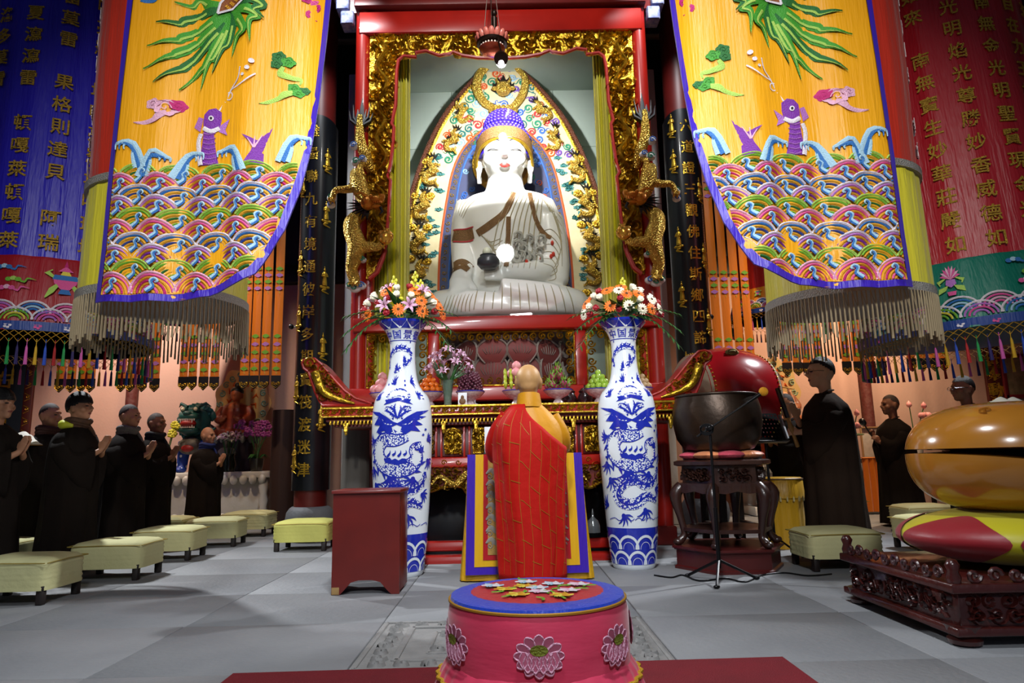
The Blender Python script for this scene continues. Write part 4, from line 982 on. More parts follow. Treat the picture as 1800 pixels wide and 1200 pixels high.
vA = make_vase('tall blue and white dragon vase behind the small red cabinet'); vA.location = (D(706, 900, pL.y).x, pL.y, 0)
vB = copy_tree(vA, None, (D(1110, 900, pR_.y).x, pR_.y, 0), 0, 'tall blue and white dragon vase next to the bronze bowl stand'); vB.scale = (1, 1, 1.0)

# ------------------------------------------------------------------ flower arrangements in the vases
leaf_m = M('dark leaf', '1f4a1c', .45, var=(8, '35702a', .6)); orange_f = M('orange petal', 'e8641a', .5, var=(20, 'f59a2c', .6)); white_f = M('cream petal', 'ece6cf', .5); red_f = M('crimson petal', '8f1020', .5, var=(15, 'b8202c', .5)); pink_f = M('pink lily petal', 'd79bc0', .5, var=(16, 'efd6e6', .7)); yellow_f = M('yellow petal', 'e6dc3a', .5, var=(16, 'bcc93a', .5)); dark_c = M('flower centre', '5a3410', .7)
def rot_to(n): return Vector((0, 0, 1)).rotation_difference(Vector(n)).to_matrix()
def gerbera(b, c, n, r):
    R = rot_to(n)
    for ring, (rr, k, lift) in enumerate(((r, 14, .0), (r*.66, 11, .006))):
        for i in range(k): a = 2*pi*(i+.5*ring)/k; q = Matrix.Rotation(a, 3, 'Z'); b.ell(c+R @ (q @ Vector((rr*.55, 0, lift))), (rr*.48, rr*.17, .004), 6, 4, R @ q)
    b.mi = 1; b.ell(c+R @ Vector((0, 0, .008)), (r*.24, r*.24, .008), 8, 5, R); b.mi = 0
def rose(b, c, n, r):
    R = rot_to(n); b.ell(c, (r*.8, r*.8, r*1.1), 10, 7, R)
    for i in range(6): a = i*1.05; q = Matrix.Rotation(a, 3, 'Z'); b.ell(c+R @ (q @ Vector((r*.6, 0, .1*r))), (r*.25, r*.6, r*.85), 7, 5, R @ q @ Matrix.Rotation(.25, 3, 'Y'))
def lily(b, c, n, r):
    R = rot_to(n)
    for i in range(6):
        a = 2*pi*i/6; q = Matrix.Rotation(a, 3, 'Z'); P = [c+R @ (q @ Vector((r*x, 0, r*z))) for x, z in ((.05, -.3), (.3, .25), (.7, .5), (1.1, .35))]; b.tube(P, [r*.06, r*.22, r*.2, r*.02], 6, flat=.3, up=R @ Vector((0, 0, 1)))
    b.mi = 1
    for i in range(4): a = i*1.6; b.tube([c, c+R @ Vector((r*.2*cos(a), r*.2*sin(a), r*.8))], r*.03, 4)
    b.mi = 0
def frond(b, p0, d, L, drop, n=12):
    P = [p0+d*L*t+Vector((0, 0, -drop*t*t)) for t in [i/n for i in range(n+1)]]; b.tube(P, lerps([.006, .002], n+1), 4); sd = d.cross(Vector((0, 0, 1))).normalized()
    for i in range(2, n+1):
        for s in (-1, 1): t = (P[i]-P[i-1]).normalized(); w = .1*(1-.6*abs(i/n-.5)); e = P[i]+sd*s*w+t*.06-Vector((0, 0, .02)); b.tube([P[i], (P[i]+e)/2+Vector((0, 0, .008)), e], [.003, .008, .001], 4, flat=.3)
def bouquet(x, y, z, seed, spec, label, tall):
    t = thing('flower_arrangement', label, 'flowers', (x, y, z), 0, 'flower arrangements in the floor vases'); r_ = random.Random(seed)
    b = MB()
    for k in range(44):
        a = r_.uniform(0, 6.3); e = r_.uniform(-.25, .7); d = Vector((cos(a)*cos(e), sin(a)*cos(e), sin(e))); P0 = Vector((0, 0, .02))+d*.08; L = r_.uniform(.18, .33); b.tube([P0, P0+d*L*.5+Vector((0, 0, .03)), P0+d*L], [.008, .03, .002], 5, flat=.25)
    b.build('foliage', leaf_m, t)
    for s in (-1, 1):
        for k in range(3): b = MB(); a = (0 if s > 0 else pi)+r_.uniform(-.5, .3)*s; frond(b, Vector((0, -.03, .06)), Vector((cos(a), -.35-.2*k*.5, .25-.1*k)).normalized(), .5, .16+.1*k); b.build('palm_frond', leaf_m, t)
    ds = []
    for kind, cnt in spec:
        for k in range(cnt):
            for it in range(60):
                a = r_.uniform(-pi*1.05, pi*.05); e = r_.uniform(-.05, 1.25); d = Vector((cos(a)*cos(e), sin(a)*cos(e)*.8, sin(e)))
                if all((d-q).length > .25 for q in ds): break
            ds.append(d); c = Vector((d.x*.36, d.y*.26, .05+d.z*.27)); b = MB(); nn = (d+Vector((0, -.5, .1))).normalized()
            if kind == 'gerbera': gerbera(b, c, nn, .062); b.build('gerbera', [orange_f, dark_c], t)
            elif kind == 'daisy': gerbera(b, c, nn, .058); b.build('daisy', [white_f, dark_c], t)
            elif kind == 'white_rose': rose(b, c, nn, .034); b.build('white_rose', white_f, t)
            elif kind == 'red_rose': rose(b, c, nn, .034); b.build('red_rose', red_f, t)
            elif kind == 'lily': lily(b, c, nn, .075); b.build('lily', [pink_f, dark_c], t)
    for (dx, h, m) in tall:
        b = MB(); b.tube([(dx*.6, 0, .1), (dx, -.02, h)], .006, 5)
        for k in range(16): q = k/16; a = k*2.4; rr = .045*(1-q*.75); b.ell((dx*(.6+.4*(.35+.65*q))+rr*cos(a), -.02+rr*sin(a), h*(.5+.5*q)), (.024*(1-.6*q), .02*(1-.6*q), .02), 6, 5)
        b.build('snapdragon', m, t)
    return t
bouquet(vA.location.x, pL.y, VH, 4, (('gerbera', 13), ('white_rose', 9), ('red_rose', 6), ('lily', 5)), 'mixed bouquet of orange gerberas and pink lilies in the vase behind the red cabinet', ((-.08, .42, yellow_f), (.12, .46, yellow_f), (.17, .38, yellow_f)))
bouquet(vB.location.x, pR_.y, VH, 9, (('daisy', 9), ('gerbera', 9), ('white_rose', 6), ('red_rose', 7)), 'bouquet of white daisies and orange gerberas in the vase next to the bronze bowl', ((.02, .4, yellow_f),))

# ------------------------------------------------------------------ offerings on the altar
bowl_m = M('painted porcelain bowl', 'cfc8c6', .2, coat=.5, var=(45, '7a4a58', .75))
def fruit_bowl(x, label, s=1.0):
    p = D(x, 700, YA+.22); t = thing('fruit_bowl', label, 'bowl', (p.x, YA+.22, zT), 0, 'pedestal fruit bowls')
    b = MB(); b.lathe([(.001, 0), (.06*s, 0), (.055*s, .015), (.032*s, .05), (.04*s, .06), (.1*s, .085), (.135*s, .125), (.142*s, .14), (.132*s, .138), (.09*s, .1), (.001, .09)], n=28); bb = b.build('bowl_body', bowl_m, t)
    b = MB(); b.tube([Vector((.14*s*cos(a), .14*s*sin(a), .14)) for a in [2*pi*i/24 for i in range(25)]], .005, 5); b.build('blue_rim', cob, t)
    return Vector((p.x, YA+.22, zT+.145))
def pile(n, r, R0, c, levels):
    out = []; z = r*.75; R = R0
    for lv in range(levels):
        k = max(1, int(2*pi*(R-r*.6)/(2*r*1.07))) if R > r*1.4 else 1
        for i in range(k): a = 2*pi*i/k+lv*.4; rr = (R-r) if k > 1 else 0; out.append(c+Vector((rr*cos(a), rr*sin(a), z)))
        if R > 3.6*r and lv > 0:
            for i in range(3): a = 2*pi*i/3; out.append(c+Vector((r*1.1*cos(a), r*1.1*sin(a), z)))
        R -= r*1.05; z += r*1.6
        if R < r*.6: break
    return out
# mandarins
c = fruit_bowl(755, 'painted pedestal bowl holding mandarins')
b = MB(); b.ell((0, 0, 0), (.03, .03, .026), 14, 10); b.tube([(0, 0, .024), (.002, 0, .03)], .004, 5); MAN = b.mesh('mandarin', M('mandarin peel', 'ee7a12', .4, bump=(150, .2), var=(8, 'd9560c', .4)))
for q in pile(0, .029, .13, c, 5): o = link('mandarin', MAN, None, q); o.rotation_euler = (random.uniform(-.6, .6), random.uniform(-.6, .6), 0); tag(o, 'small orange mandarin heaped in a pedestal bowl', 'mandarin', 'heaped mandarins')
# grapes
c = fruit_bowl(827, 'painted pedestal bowl heaped with dark grapes'); gm = M('dark grape skin', '4a1c2c', .3, var=(9, '6d3044', .6), coat=.2)
for k in range(4):
    b = MB(); r_ = random.Random(k); a0 = k*pi/2+.4; cc = c+Vector((.068*cos(a0), .068*sin(a0), .0))
    for i in range(48): u = i/48; a = i*2.4; rr = (.058*(1-u)**.7); q = cc+Vector((rr*cos(a), rr*sin(a), .0+.19*u)); b.ell(q, .016, 7, 5)
    o = b.build('grape_bunch', gm); tag(o, 'bunch of dark purple grapes heaped in a pedestal bowl', 'grapes', 'heaped grape bunches')
# bananas and peaches
c = fruit_bowl(908, 'painted pedestal bowl with green bananas and pink peaches'); ban = M('green banana', 'b3b830', .45, var=(9, '7f9a2a', .6))
for k in range(14):
    x = -.11+.055*(k % 5); z = .015+.055*(k//5); y = -.1+.03*(k//5); P = smoothpath([c+Vector((x, y+.03, z+.09)), c+Vector((x+.004, y-.015, z+.04)), c+Vector((x+.006, y+.01, z-.01))], 4)
    b = MB(); b.tube(P, lerps([.006, .016, .019, .016, .005], len(P)), 8); o = b.build('banana', ban); tag(o, 'small green yellow banana in a pedestal bowl', 'banana', 'green bananas')
pm = M('peach skin', 'd9788a', .5, var=(7, 'eeb8a8', .6))
b = MB(); b.lathe([(.001, -.045), (.03, -.035), (.046, -.005), (.043, .02), (.028, .038), (.008, .05), (.001, .052)], n=20); PEA = b.mesh('peach', pm)
for (dx, dy, dz) in ((.005, -.02, .24), (-.045, .02, .17), (.045, .0, .17), (.0, -.06, .17), (.0, .05, .16)): o = link('peach', PEA, None, c+Vector((dx, dy, dz))); tag(o, 'pink peach heaped above the green bananas', 'peach', 'pink peaches')
# dragon fruit
c = fruit_bowl(981, 'painted pedestal bowl with dragon fruit'); dfm = M('dragon fruit skin', '7a1236', .45, var=(8, 'a83256', .5)); sc = M('green scale tip', '6f9a2e', .5)
def dragonfruit(q, tilt):
    t = thing('dragon_fruit', 'magenta dragon fruit with green scales in a pedestal bowl', 'fruit', q, random.uniform(0, 6), 'dragon fruit'); t.rotation_euler.x = tilt; t.scale = (.82, .82, .82)
    b = MB(); b.ell((0, 0, 0), (.042, .042, .052), 14, 10); b.build('flesh', dfm, t); b = MB()
    for k in range(16): a = k*2.4; z = -.035+.08*k/16; r = .042*sqrt(max(.05, 1-(z/.052)**2)); b.tube([(r*.9*cos(a), r*.9*sin(a), z), ((r+.014)*cos(a), (r+.014)*sin(a), z+.02), ((r+.012)*cos(a), (r+.012)*sin(a), z+.045)], [.009, .007, .001], 4, flat=.4)
    for k in range(6): a = k*1.05; b.tube([(0, 0, .045), (.02*cos(a), .02*sin(a), .075), (.03*cos(a), .03*sin(a), .1)], [.008, .008, .001], 4, flat=.4)
    s_ = b.build('scales', sc, t); s_['kind'] = 'stuff'
for k in range(5): a = 2*pi*k/5+.3; dragonfruit(c+Vector((.1*cos(a), .1*sin(a), .045)), .6)
for k in range(3): a = 2*pi*k/3+1.1; dragonfruit(c+Vector((.045*cos(a), .05*sin(a), .13)), .3)
dragonfruit(c+Vector((0, 0, .2)), 0)
# green apples
c = fruit_bowl(1053, 'painted pedestal bowl with green apples'); am = M('green apple skin', '9cc43a', .3, var=(6, 'b9d65a', .5), coat=.2)
b = MB(); b.lathe([(.001, -.024), (.014, -.027), (.027, -.012), (.03, .005), (.024, .022), (.01, .026), (.001, .02)], n=16); b.tube([(0, 0, .02), (.003, 0, .036)], .0025, 4); APP = b.mesh('green_apple', am)
for q in pile(0, .029, .13, c, 5): o = link('green_apple', APP, None, q); o.rotation_euler = (random.uniform(-.5, .5), random.uniform(-.5, .5), 0); tag(o, 'small green apple heaped in a pedestal bowl', 'apple', 'heaped green apples')
c = fruit_bowl(672, 'painted pedestal bowl with red peaches beside the upturned altar end', .9)
for q in pile(0, .04, .12, c, 3): o = link('red_peach', PEA, None, q); tag(o, 'red pink peach in the bowl beside the tall vase', 'peach', 'red peaches')
c = fruit_bowl(1126, 'painted pedestal bowl with pale longans beside the tall vase', .9); lon = M('pale longan', 'b89a72', .6)
for q in pile(0, .028, .12, c, 3): b = MB(); b.ell(q, .027, 10, 8); b.tube([q+Vector((0, 0, .025)), q+Vector((.004, 0, .034))], .003, 4); o = b.build('longan', lon); tag(o, 'pale brown longan in a pedestal bowl', 'fruit', 'pale longans')
# lilies in a glass vase on the altar
p = D(787, 706, YA+.15); t = thing('lily_vase', 'cut glass vase of pale pink lilies on the altar', 'flowers', (p.x, YA+.15, zT))
cut = M('cut glass', '7f9a86', .12, trans=.6, bump=(60, .4)); b = MB(); b.lathe([(.001, 0), (.04, 0), (.035, .03), (.04, .1), (.055, .22), (.06, .25), (.052, .25), (.034, .1), (.001, .02)], n=20, mod=lambda a, z: 1+.03*cos(8*a)); b.build('glass_vase', cut, t)
b = MB(); r_ = random.Random(2)
for k in range(26): a = r_.uniform(0, 6.3); d = Vector((cos(a), sin(a), 0)); b.tube([(0, 0, .05), d*.05+Vector((0, 0, .26)), d*r_.uniform(.1, .2)+Vector((0, 0, r_.uniform(.3, .5)))], [.005, .014, .003], 5, flat=.4)
b.build('stems', leaf_m, t)
for k in range(17): b = MB(); a = k*2.4; rr = .05+.035*sqrt(k); lily(b, Vector((rr*cos(a)*1.2, rr*sin(a)*.7, .5-.012*k+.03*(k % 3))), (cos(a)*.8, sin(a)*.5-.3, .9), .06); b.build('lily', [pink_f, dark_c], t)
# cards, tablets, bottle, incense pots
def standcard(name, x, y0, y1, w, mat, label, cat, dy=.03, extra=None):
    p0, p1 = D(x, y0, YA+dy), D(x, y1, YA+dy); t = thing(name, label, cat, (p0.x, YA+dy, zT)); h = p1.z-zT; b = MB(); b.box((0, 0, h/2), (w, .012, h)); b.build('card', mat, t)
    if extra: b = MB(); extra(b, h); b.build('print', M('brown print', '6b4a2a', .6), t)
    b = MB(); b.box((0, .04, h*.25), (w*.4, .06, .008)); b.build('stand_foot', mat, t)
    return t
cardw = M('white card', 'd8dbe0', .5)
standcard('photo_card', 813, 706, 690, .085, cardw, 'small framed photo card standing on the altar', 'card', .05, lambda b, h: (b.ell((0, -.012, h*.62), (.016, .006, .02), 10, 6), b.ell((0, -.012, h*.3), (.032, .006, .03), 10, 6)))
p = D(829, 706, YA+.3); t = thing('white_pagoda', 'small white pagoda ornament on the altar', 'ornament', (p.x, YA+.3, zT)); b = MB(); b.lathe([(.05, 0), (.05, .03), (.038, .04), (.042, .08), (.03, .12), (.02, .14), (.012, .17), (.003, .21)], n=16); b.build('tower', cardw, t); b = MB(); b.box((0, 0, .012), (.13, .13, .024)); b.build('plinth', cardw, t)
for k, x in enumerate((1000, 1012)):
    p = D(x, 706, YA+.5); t = thing('incense_pot', 'dark lidded incense pot behind the fruit bowls', 'pot', (p.x+.1*k, YA+.5, zT), 0, 'dark incense pots'); b = MB(); b.lathe([(.05, 0), (.07, .03), (.08, .09), (.06, .13), (.07, .15), (.001, .15)], n=20); b.build('pot', M('dark glazed pot', '2c1718', .25, coat=.4), t); b = MB(); b.lathe([(.065, .15), (.04, .18), (.012, .19), (.014, .21), (.001, .22)], n=16); b.build('lid', M('dark glazed pot'), t)
# ------------------------------------------------------------------ embroidered hangings
purple_b = silk('violet satin border', '3a1fb0'); yel_b = silk('golden yellow silk', 'f0a90c', .42, var=(2.5, 'e39a06', .5))
emb = {k: M('embroidery '+k, v, .55, bump=(120, .5)) for k, v in dict(white='e8dfe6', pink='e0559a', palepink='e9b2cc', green='6fae2c', dkgreen='1c6a2a', blue='2a6fb8', palebl='a8cfe4', navy='1c3a86', lilac='b574c8', purple='7a2aa0', gold='d99a16', magenta='c01a72', teal='2a8f8a', yellow='e6d24a', brown='8a4a18', ink='18101c', lime='a9cf5a').items()}
def clip_runs(P, ok):
    out, cur = [], []
    for p in P:
        if ok(p): cur.append(p)
        else:
            if len(cur) > 1: out.append(cur)
            cur = []
    if len(cur) > 1: out.append(cur)
    return out
def resample(P, step):
    P = [Vector((p[0], p[1])) for p in P]; out = [P[0]]
    for a, b_ in zip(P, P[1:]):
        n = max(1, int((b_-a).length/step))
        for i in range(1, n+1): out.append(a+(b_-a)*i/n)
    return out
YN = 4.25
def bz(x, y): p = D(x, y, YN); return Vector((p.x, p.z))
def z3(x, y): return bz(x/3, y/3)                      # from the 3x crop of the upper corner
out_px = [(228, -6), (205, 180), (190, 300), (176, 440), (163, 530), (233, 532), (300, 528), (367, 519), (415, 503), (450, 482), (474, 447), (500, 405), (525, 330), (545, 250), (561, 165), (575, 70), (584, -6)]
inn_px = [(240, -6), (217, 180), (203, 300), (189, 440), (177, 519), (233, 520), (300, 516), (363, 508), (408, 492), (440, 473), (464, 440), (490, 396), (514, 326), (534, 250), (550, 165), (564, 70), (573, -6)]
def banner(s, label):
    t = thing('embroidered_banner', label, 'banner', (0, YN, 0), 0, 'large yellow embroidered banners')
    def fn(u, v, h): return Vector((-s*u, .035*sin(u*9+1)+.018*sin(u*23)+.03*(v-2.5)*0-h, v))
    O = [bz(*p) for p in out_px]; I = [bz(*p) for p in inn_px]; ZT = 5.6
    O = [Vector((O[0].x, ZT))]+O+[Vector((O[-1].x, ZT))]; I = [Vector((I[0].x, ZT))]+I+[Vector((I[-1].x, ZT))]
    b = MB(); b.poly(resample(O, .12), fn, 0, .14); b.poly(resample(O, .12), fn, -.006, .14); b.build('cloth', yel_b, t)
    b = MB(); P, Q = resample(O, .06), None
    N = len(O)
    for i in range(N-1):
        if i == N: continue
        m = max(2, int((O[i+1]-O[i]).length/.06))
        for j in range(m):
            a0, a1 = O[i].lerp(O[i+1], j/m), O[i].lerp(O[i+1], (j+1)/m); c0, c1 = I[i].lerp(I[i+1], j/m), I[i].lerp(I[i+1], (j+1)/m)
            b.add([fn(a0.x, a0.y, -.008), fn(a1.x, a1.y, -.008), fn(a1.x, a1.y, .008), fn(a0.x, a0.y, .008), fn(c0.x, c0.y, .008), fn(c1.x, c1.y, .008)], [(0, 1, 2, 3), (3, 2, 5, 4)])
    b.build('violet_border', purple_b, t)
    inn = [(p.x, p.y) for p in I]; ok0 = lambda p: inside((p[0], p[1]), inn)
    # rows of wave scallops
    px = .00354; R = 39*px; rows = [('pink', 'palepink', 'magenta'), ('green', 'lime', 'dkgreen'), ('lilac', 'white', 'purple'), ('blue', 'palebl', 'navy'), ('pink', 'palepink', 'magenta'), ('green', 'lime', 'dkgreen'), ('lilac', 'white', 'purple'), ('blue', 'palebl', 'navy'), ('pink', 'palepink', 'magenta'), ('green', 'lime', 'dkgreen')]
    base = bz(0, 522).y; cen = []
    for r in range(10):
        zc = base + r*.093 - r*r*.0012; x0 = bz(190, 522).x - (.5*R*1.85 if r % 2 else 0)
        for k in range(11): cen.append((r, x0+k*R*1.85+.02, zc - .018*0))
    for (r, cx, cz) in cen:
        if r == 5 and int(round(cx*10)) % 3 == 0: pass
        below = [(a, c) for (q, a, c) in cen if q < r and abs(a-cx) < 2.2*R and q >= r-3]
        ok = lambda p: ok0(p) and all((p[0]-a)**2+(p[1]-c)**2 > (R*1.04)**2 or p[1] < c for a, c in below)
        b = MB(); A, Pl, Dk = rows[r]
        for i, rr in enumerate((1.0, .86, .72, .58, .44, .3, .17)):
            arc = [Vector((cx+R*rr*cos(a), cz+R*rr*sin(a))) for a in [pi*j/22 for j in range(23)]]
            b.mi = (0, 1, 3, 2, 3, 1, 3)[i]
            for run in clip_runs(arc, ok): b.stroke(run, R*.115, fn, .003, .008)
        if b.v: b.build('wave_scallop', [emb['white'] if r % 4 in (2, 3) else emb[Pl], emb[A], emb[Dk], emb['gold']], t)
        hook = smoothpath([(cx-.015, cz+.01), (cx+.02, cz+.045), (cx+.008, cz+.08), (cx+.03, cz+.097), (cx+.045, cz+.08), (cx+.032, cz+.07)], 3)
        runs = clip_runs(hook, ok0)
        if runs and len(runs[0]) > 8:
            b = MB(); b.stroke(runs[0], lerps([.032, .022, .016, .014, .009], len(runs[0])), fn, .014, .006); b.mi = 1; b.stroke([p+Vector((.008, -.006)) for p in runs[0][:9]], .014, fn, .018, .004); b.build('wave_curl', [emb['palebl'], emb['blue']], t)
    for (x, y, k, m) in ((243, 285, 1, 1), (318, 300, 1, -1), (418, 292, .9, 1), (505, 272, 1.1, -1), (262, 300, .7, -1)):     # spray above the waves
        c = bz(x, y); b = MB()
        for q in range(3):
            P = smoothpath([c+Vector((m*.03*q, -.05)), c+Vector((-m*.02, .04+.04*q)), c+Vector((-m*(.02+.05*q), .12*k)), c+Vector((-m*(.08+.03*q), .11*k)), c+Vector((-m*(.08+.03*q), .075*k))], 3)
            b.mi = q % 2; b.stroke(P, lerps([.04, .03, .02, .008], len(P)), fn, .006+.003*q, .006)
        b.build('wave_spray', [emb['palebl'], emb['blue']], t)
    # fish
    b = MB(); body = [(1075, 600), (1100, 575), (1135, 567), (1165, 588), (1165, 630), (1155, 670), (1125, 700), (1130, 760), (1138, 820), (1150, 868), (1060, 868), (1055, 800), (1065, 740), (1072, 690), (1068, 640)]
    b.poly([z3(*p) for p in body], fn, .006, .05); b.mi = 1
    for k in range(7): q = 700+k*26; b.stroke([z3(1068, q), z3(1100, q+8), z3(1134, q-2)], .008, fn, .008, .004)
    b.mi = 2; b.stroke(smoothpath([z3(1055, 700), z3(1040, 740), z3(1043, 800), z3(1052, 868)], 4), .035, fn, .007, .006)
    b.stroke(smoothpath([z3(1070, 672), z3(1110, 690), z3(1155, 672)], 4), .03, fn, .009, .006)
    b.mi = 1
    for pts in (((1068, 620), (1040, 608), (1012, 660), (1050, 690)), ((1155, 660), (1212, 628), (1185, 680), (1198, 712), (1150, 690))): b.poly([z3(*p) for p in pts], fn, .006)
    b.mi = 2; b.poly([z3(1112+14*cos(a), 622+14*sin(a)) for a in [i*pi/6 for i in range(12)]], fn, .01); b.mi = 3; b.poly([z3(1112+7*cos(a), 622+7*sin(a)) for a in [i*pi/4 for i in range(8)]], fn, .013)
    b.build('fish', [emb['purple'], emb['lilac'], emb['white'], emb['ink']], t)
    b = MB(); b.poly([z3(*p) for p in ((1300, 868), (1335, 810), (1345, 778), (1290, 725), (1365, 750), (1440, 675), (1395, 790), (1392, 868))], fn, .006, .05); b.mi = 1
    for k in range(3): b.stroke([z3(1350, 790), z3(1320-15*k+50*k, 745-14*k)], [.012, .004], fn, .009)
    b.build('fish_tail', [emb['purple'], emb['palepink']], t)
    b = MB(); w = smoothpath([z3(1150, 582), z3(1185, 530), z3(1222, 470), z3(1265, 425), z3(1278, 368)], 4); b.stroke(w, .01, fn, .006); b.stroke(smoothpath([z3(1222, 472), z3(1290, 455), z3(1360, 405)], 4), .01, fn, .006); b.stroke([z3(1208+20*cos(a), 505+20*sin(a)) for a in [i*pi/6 for i in range(13)]], .008, fn, .006)
    for (x, y, r) in ((1340, 342, 16), (1318, 378, 14), (1293, 411, 10)): b.poly([z3(x+r*cos(a), y+.8*r*sin(a)) for a in [i*pi/5 for i in range(10)]], fn, .006)
    b.split('whisker', emb['white'], t)
    # trailing green plumes
    ends = [((1100, 20), (1020, 5), (930, 22)), ((1110, 50), (960, 115), (835, 128)), ((1150, 90), (950, 205), (785, 250)), ((1170, 110), (930, 290), (765, 372)), ((1180, 130), (960, 350), (822, 445)), ((1190, 130), (1060, 350), (942, 472)), ((1210, 120), (1110, 310), (1052, 462)), ((1230, 110), (1180, 240), (1118, 382)), ((1250, 90), (1270, 190), (1225, 298)), ((1290, 60), (1345, 120), (1335, 242)), ((1330, 20), (1370, 60), (1402, 106))]
    for i, (a, m, e) in enumerate(ends):
        a0 = (1185, 40) if i < 6 else (1230, 40); P = smoothpath([z3(*a0), z3(*a), z3(m[0]+25, m[1]-20), z3(m[0]-15, m[1]+15), z3(*e)], 5)
        b = MB(); b.stroke(P, lerps([.09, .075, .06, .045, .004], len(P)), fn, .004+.001*i, .006); b.mi = 1; b.stroke([p+Vector((0, -.012)) for p in P[6:]], lerps([.02, .012, .002], len(P)-6), fn, .011+.001*i, .003); b.build('plume', [emb['dkgreen'] if i % 3 == 1 else M('bright plume green', '3f9a2a', .5, bump=(120, .5)), emb['lime']], t)
    b = MB(); P = [z3(*p) for p in ((1150, 75), (1165, 20), (1200, -20), (1290, -40), (1330, -10), (1300, 25), (1230, 55))]; b.poly(P, fn, .02, .06); b.mi = 1; b.stroke(P+[P[0]], .016, fn, .024, .004); b.mi = 2
    for k in range(14): x, y = 1190+8*k, 40-5*k+(k % 3)*12; b.stroke([z3(x, y), z3(x+12, y-10)], .012, fn, .026, .004)
    b.build('plume_eye', [emb['brown'], emb['white'], emb['gold']], t)
    def cloud(px_, blobs, tail, cols):
        b = MB()
        for i, (x, y, r) in enumerate(blobs):
            b.mi = i % 2; c = z3(x, y); rr = r*px/3; b.poly([(c.x+rr*cos(a)*(1+.12*cos(5*a)), c.y+.75*rr*sin(a)*(1+.12*cos(5*a))) for a in [j*pi/10 for j in range(20)]], fn, .006+.002*i); b.stroke(spiral(c, rr*.5, 1.1, 0, 1, 10), .006, fn, .012+.002*i)
        b.mi = 2; P = smoothpath([z3(*p) for p in tail], 5); b.stroke(P, lerps([.03, .05, .035, .03, .004], len(P)), fn, .005, .004); b.build('embroidered_cloud', cols, t)
    cloud(0, ((820, 560, 42), (940, 555, 45), (885, 578, 62)), ((890, 600), (850, 622), (820, 645), (770, 655), (715, 655)), [emb['palepink'], emb['magenta'], emb['palepink']])
    cloud(0, ((1470, 300, 42), (1520, 330, 42), (1460, 340, 35)), ((1495, 355), (1480, 390), (1540, 410), (1580, 410), (1575, 440)), [emb['dkgreen'], M('bright plume green'), emb['lime']])
    cloud(0, ((1550, 460, 35), (1600, 465, 30), (1570, 485, 32)), ((1550, 485), (1500, 500), (1470, 520), (1420, 540), (1372, 556)), [M('bright plume green'), emb['dkgreen'], emb['lime']])
    cloud(0, ((1610, -20, 30), (1650, -5, 26)), ((1640, 0), (1670, 30), (1615, 50), (1640, 80), (1665, 95)), [emb['magenta'], emb['pink'], emb['magenta']])
    cloud(0, ((800, -12, 25), (850, -10, 30)), ((850, -5), (820, 8), (790, 16), (770, 18), (752, 22)), [emb['blue'], emb['palebl'], emb['blue']])
    return t
banner(-1, 'yellow silk banner with embroidered waves and purple fish before the blue canopy'); banner(1, 'yellow silk banner with embroidered waves and purple fish before the red canopy')

# ------------------------------------------------------------------ cylindrical hangings behind the banners
def cmap(prof, k=1):
    tab = [(z, r) for r, z in sorted(prof, key=lambda q: q[1])]
    def fn(u, v, h): r = interp(v, tab)+h; return Vector((r*sin(u), -r*cos(u), v))
    return fn
def streamer_drum(xpx, Y, label, s):
    c = D(xpx, 560, Y); t = thing('hanging_drum_banner', label, 'hanging banner', (c.x, Y, 0), 0, 'red drum-shaped hangings'); R = .56
    z0 = D(xpx, 505, Y-R).z; z1 = D(190, 360, Y).z
    fold = lambda a, z: 1+.008*sin(26*a)+.006*sin(11*a+1)
    b = MB(); b.lathe([(R*.97, z1), (R, z1+.8), (R, 5.8)], n=96, mod=fold); b.build('red_cloth', silk('scarlet satin', 'c8321f'), t)
    b = MB(); b.lathe([(R*1.0, z0), (R*.98, z1+.01)], n=96, mod=fold); b.build('yellow_band', silk('lemon satin', 'e0d63a'), t)
    b = MB(); b.lathe([(R+.012, z1-.03), (R+.015, z1+.02)], n=64); b.lathe([(R+.015, z0-.02), (R+.015, z0+.04)], n=64); b.split('silver_braid', M('silver braid', 'a9a6a0', .5, .4, bump=(120, 1)), t, gap=-1)
    f = cmap([(R+.006, 0), (R+.006, 8)])
    for k, a in enumerate((-1.5, -1.15, 1.15, 1.5)):
        for j, ch in enumerate('沙味薩婆阿他耶隷主雨行下'):
            if (j+k) % 5 == 4: continue
            b = MB(); glyph(b, ch, a, z1+.2+.2*j, .13, lambda u, v, h: f(a+(u-a)/R, v, h), 0, .004); b.build('character', M('white appliqué', 'e2d8d6', .6), t)
    b = MB(); n = 130
    for k in range(n):
        a = 2*pi*k/n; L = .3+.03*sin(k*1.7); r = R+.015; p = Vector((r*cos(a), r*sin(a), z0-.02)); b.tube([p, p+Vector((0, 0, -.14)), p+Vector((random.uniform(-.004, .004), 0, -L))], [.004, .006, .008], 5)
        if k % 2: q = Vector((r*cos(a+.05), r*sin(a+.05), z0-.15)); b.tube([p, q], .003, 4)
    o = b.build('bead_fringe', M('beige fringe', '9a8a6c', .7), t); o['kind'] = 'stuff'
    return t
streamer_drum(290, 4.95, 'red drum-shaped hanging with beige fringe next to the blue canopy', -1); streamer_drum(1492, 4.95, 'red drum-shaped hanging with beige fringe next to the red and green canopy', 1)

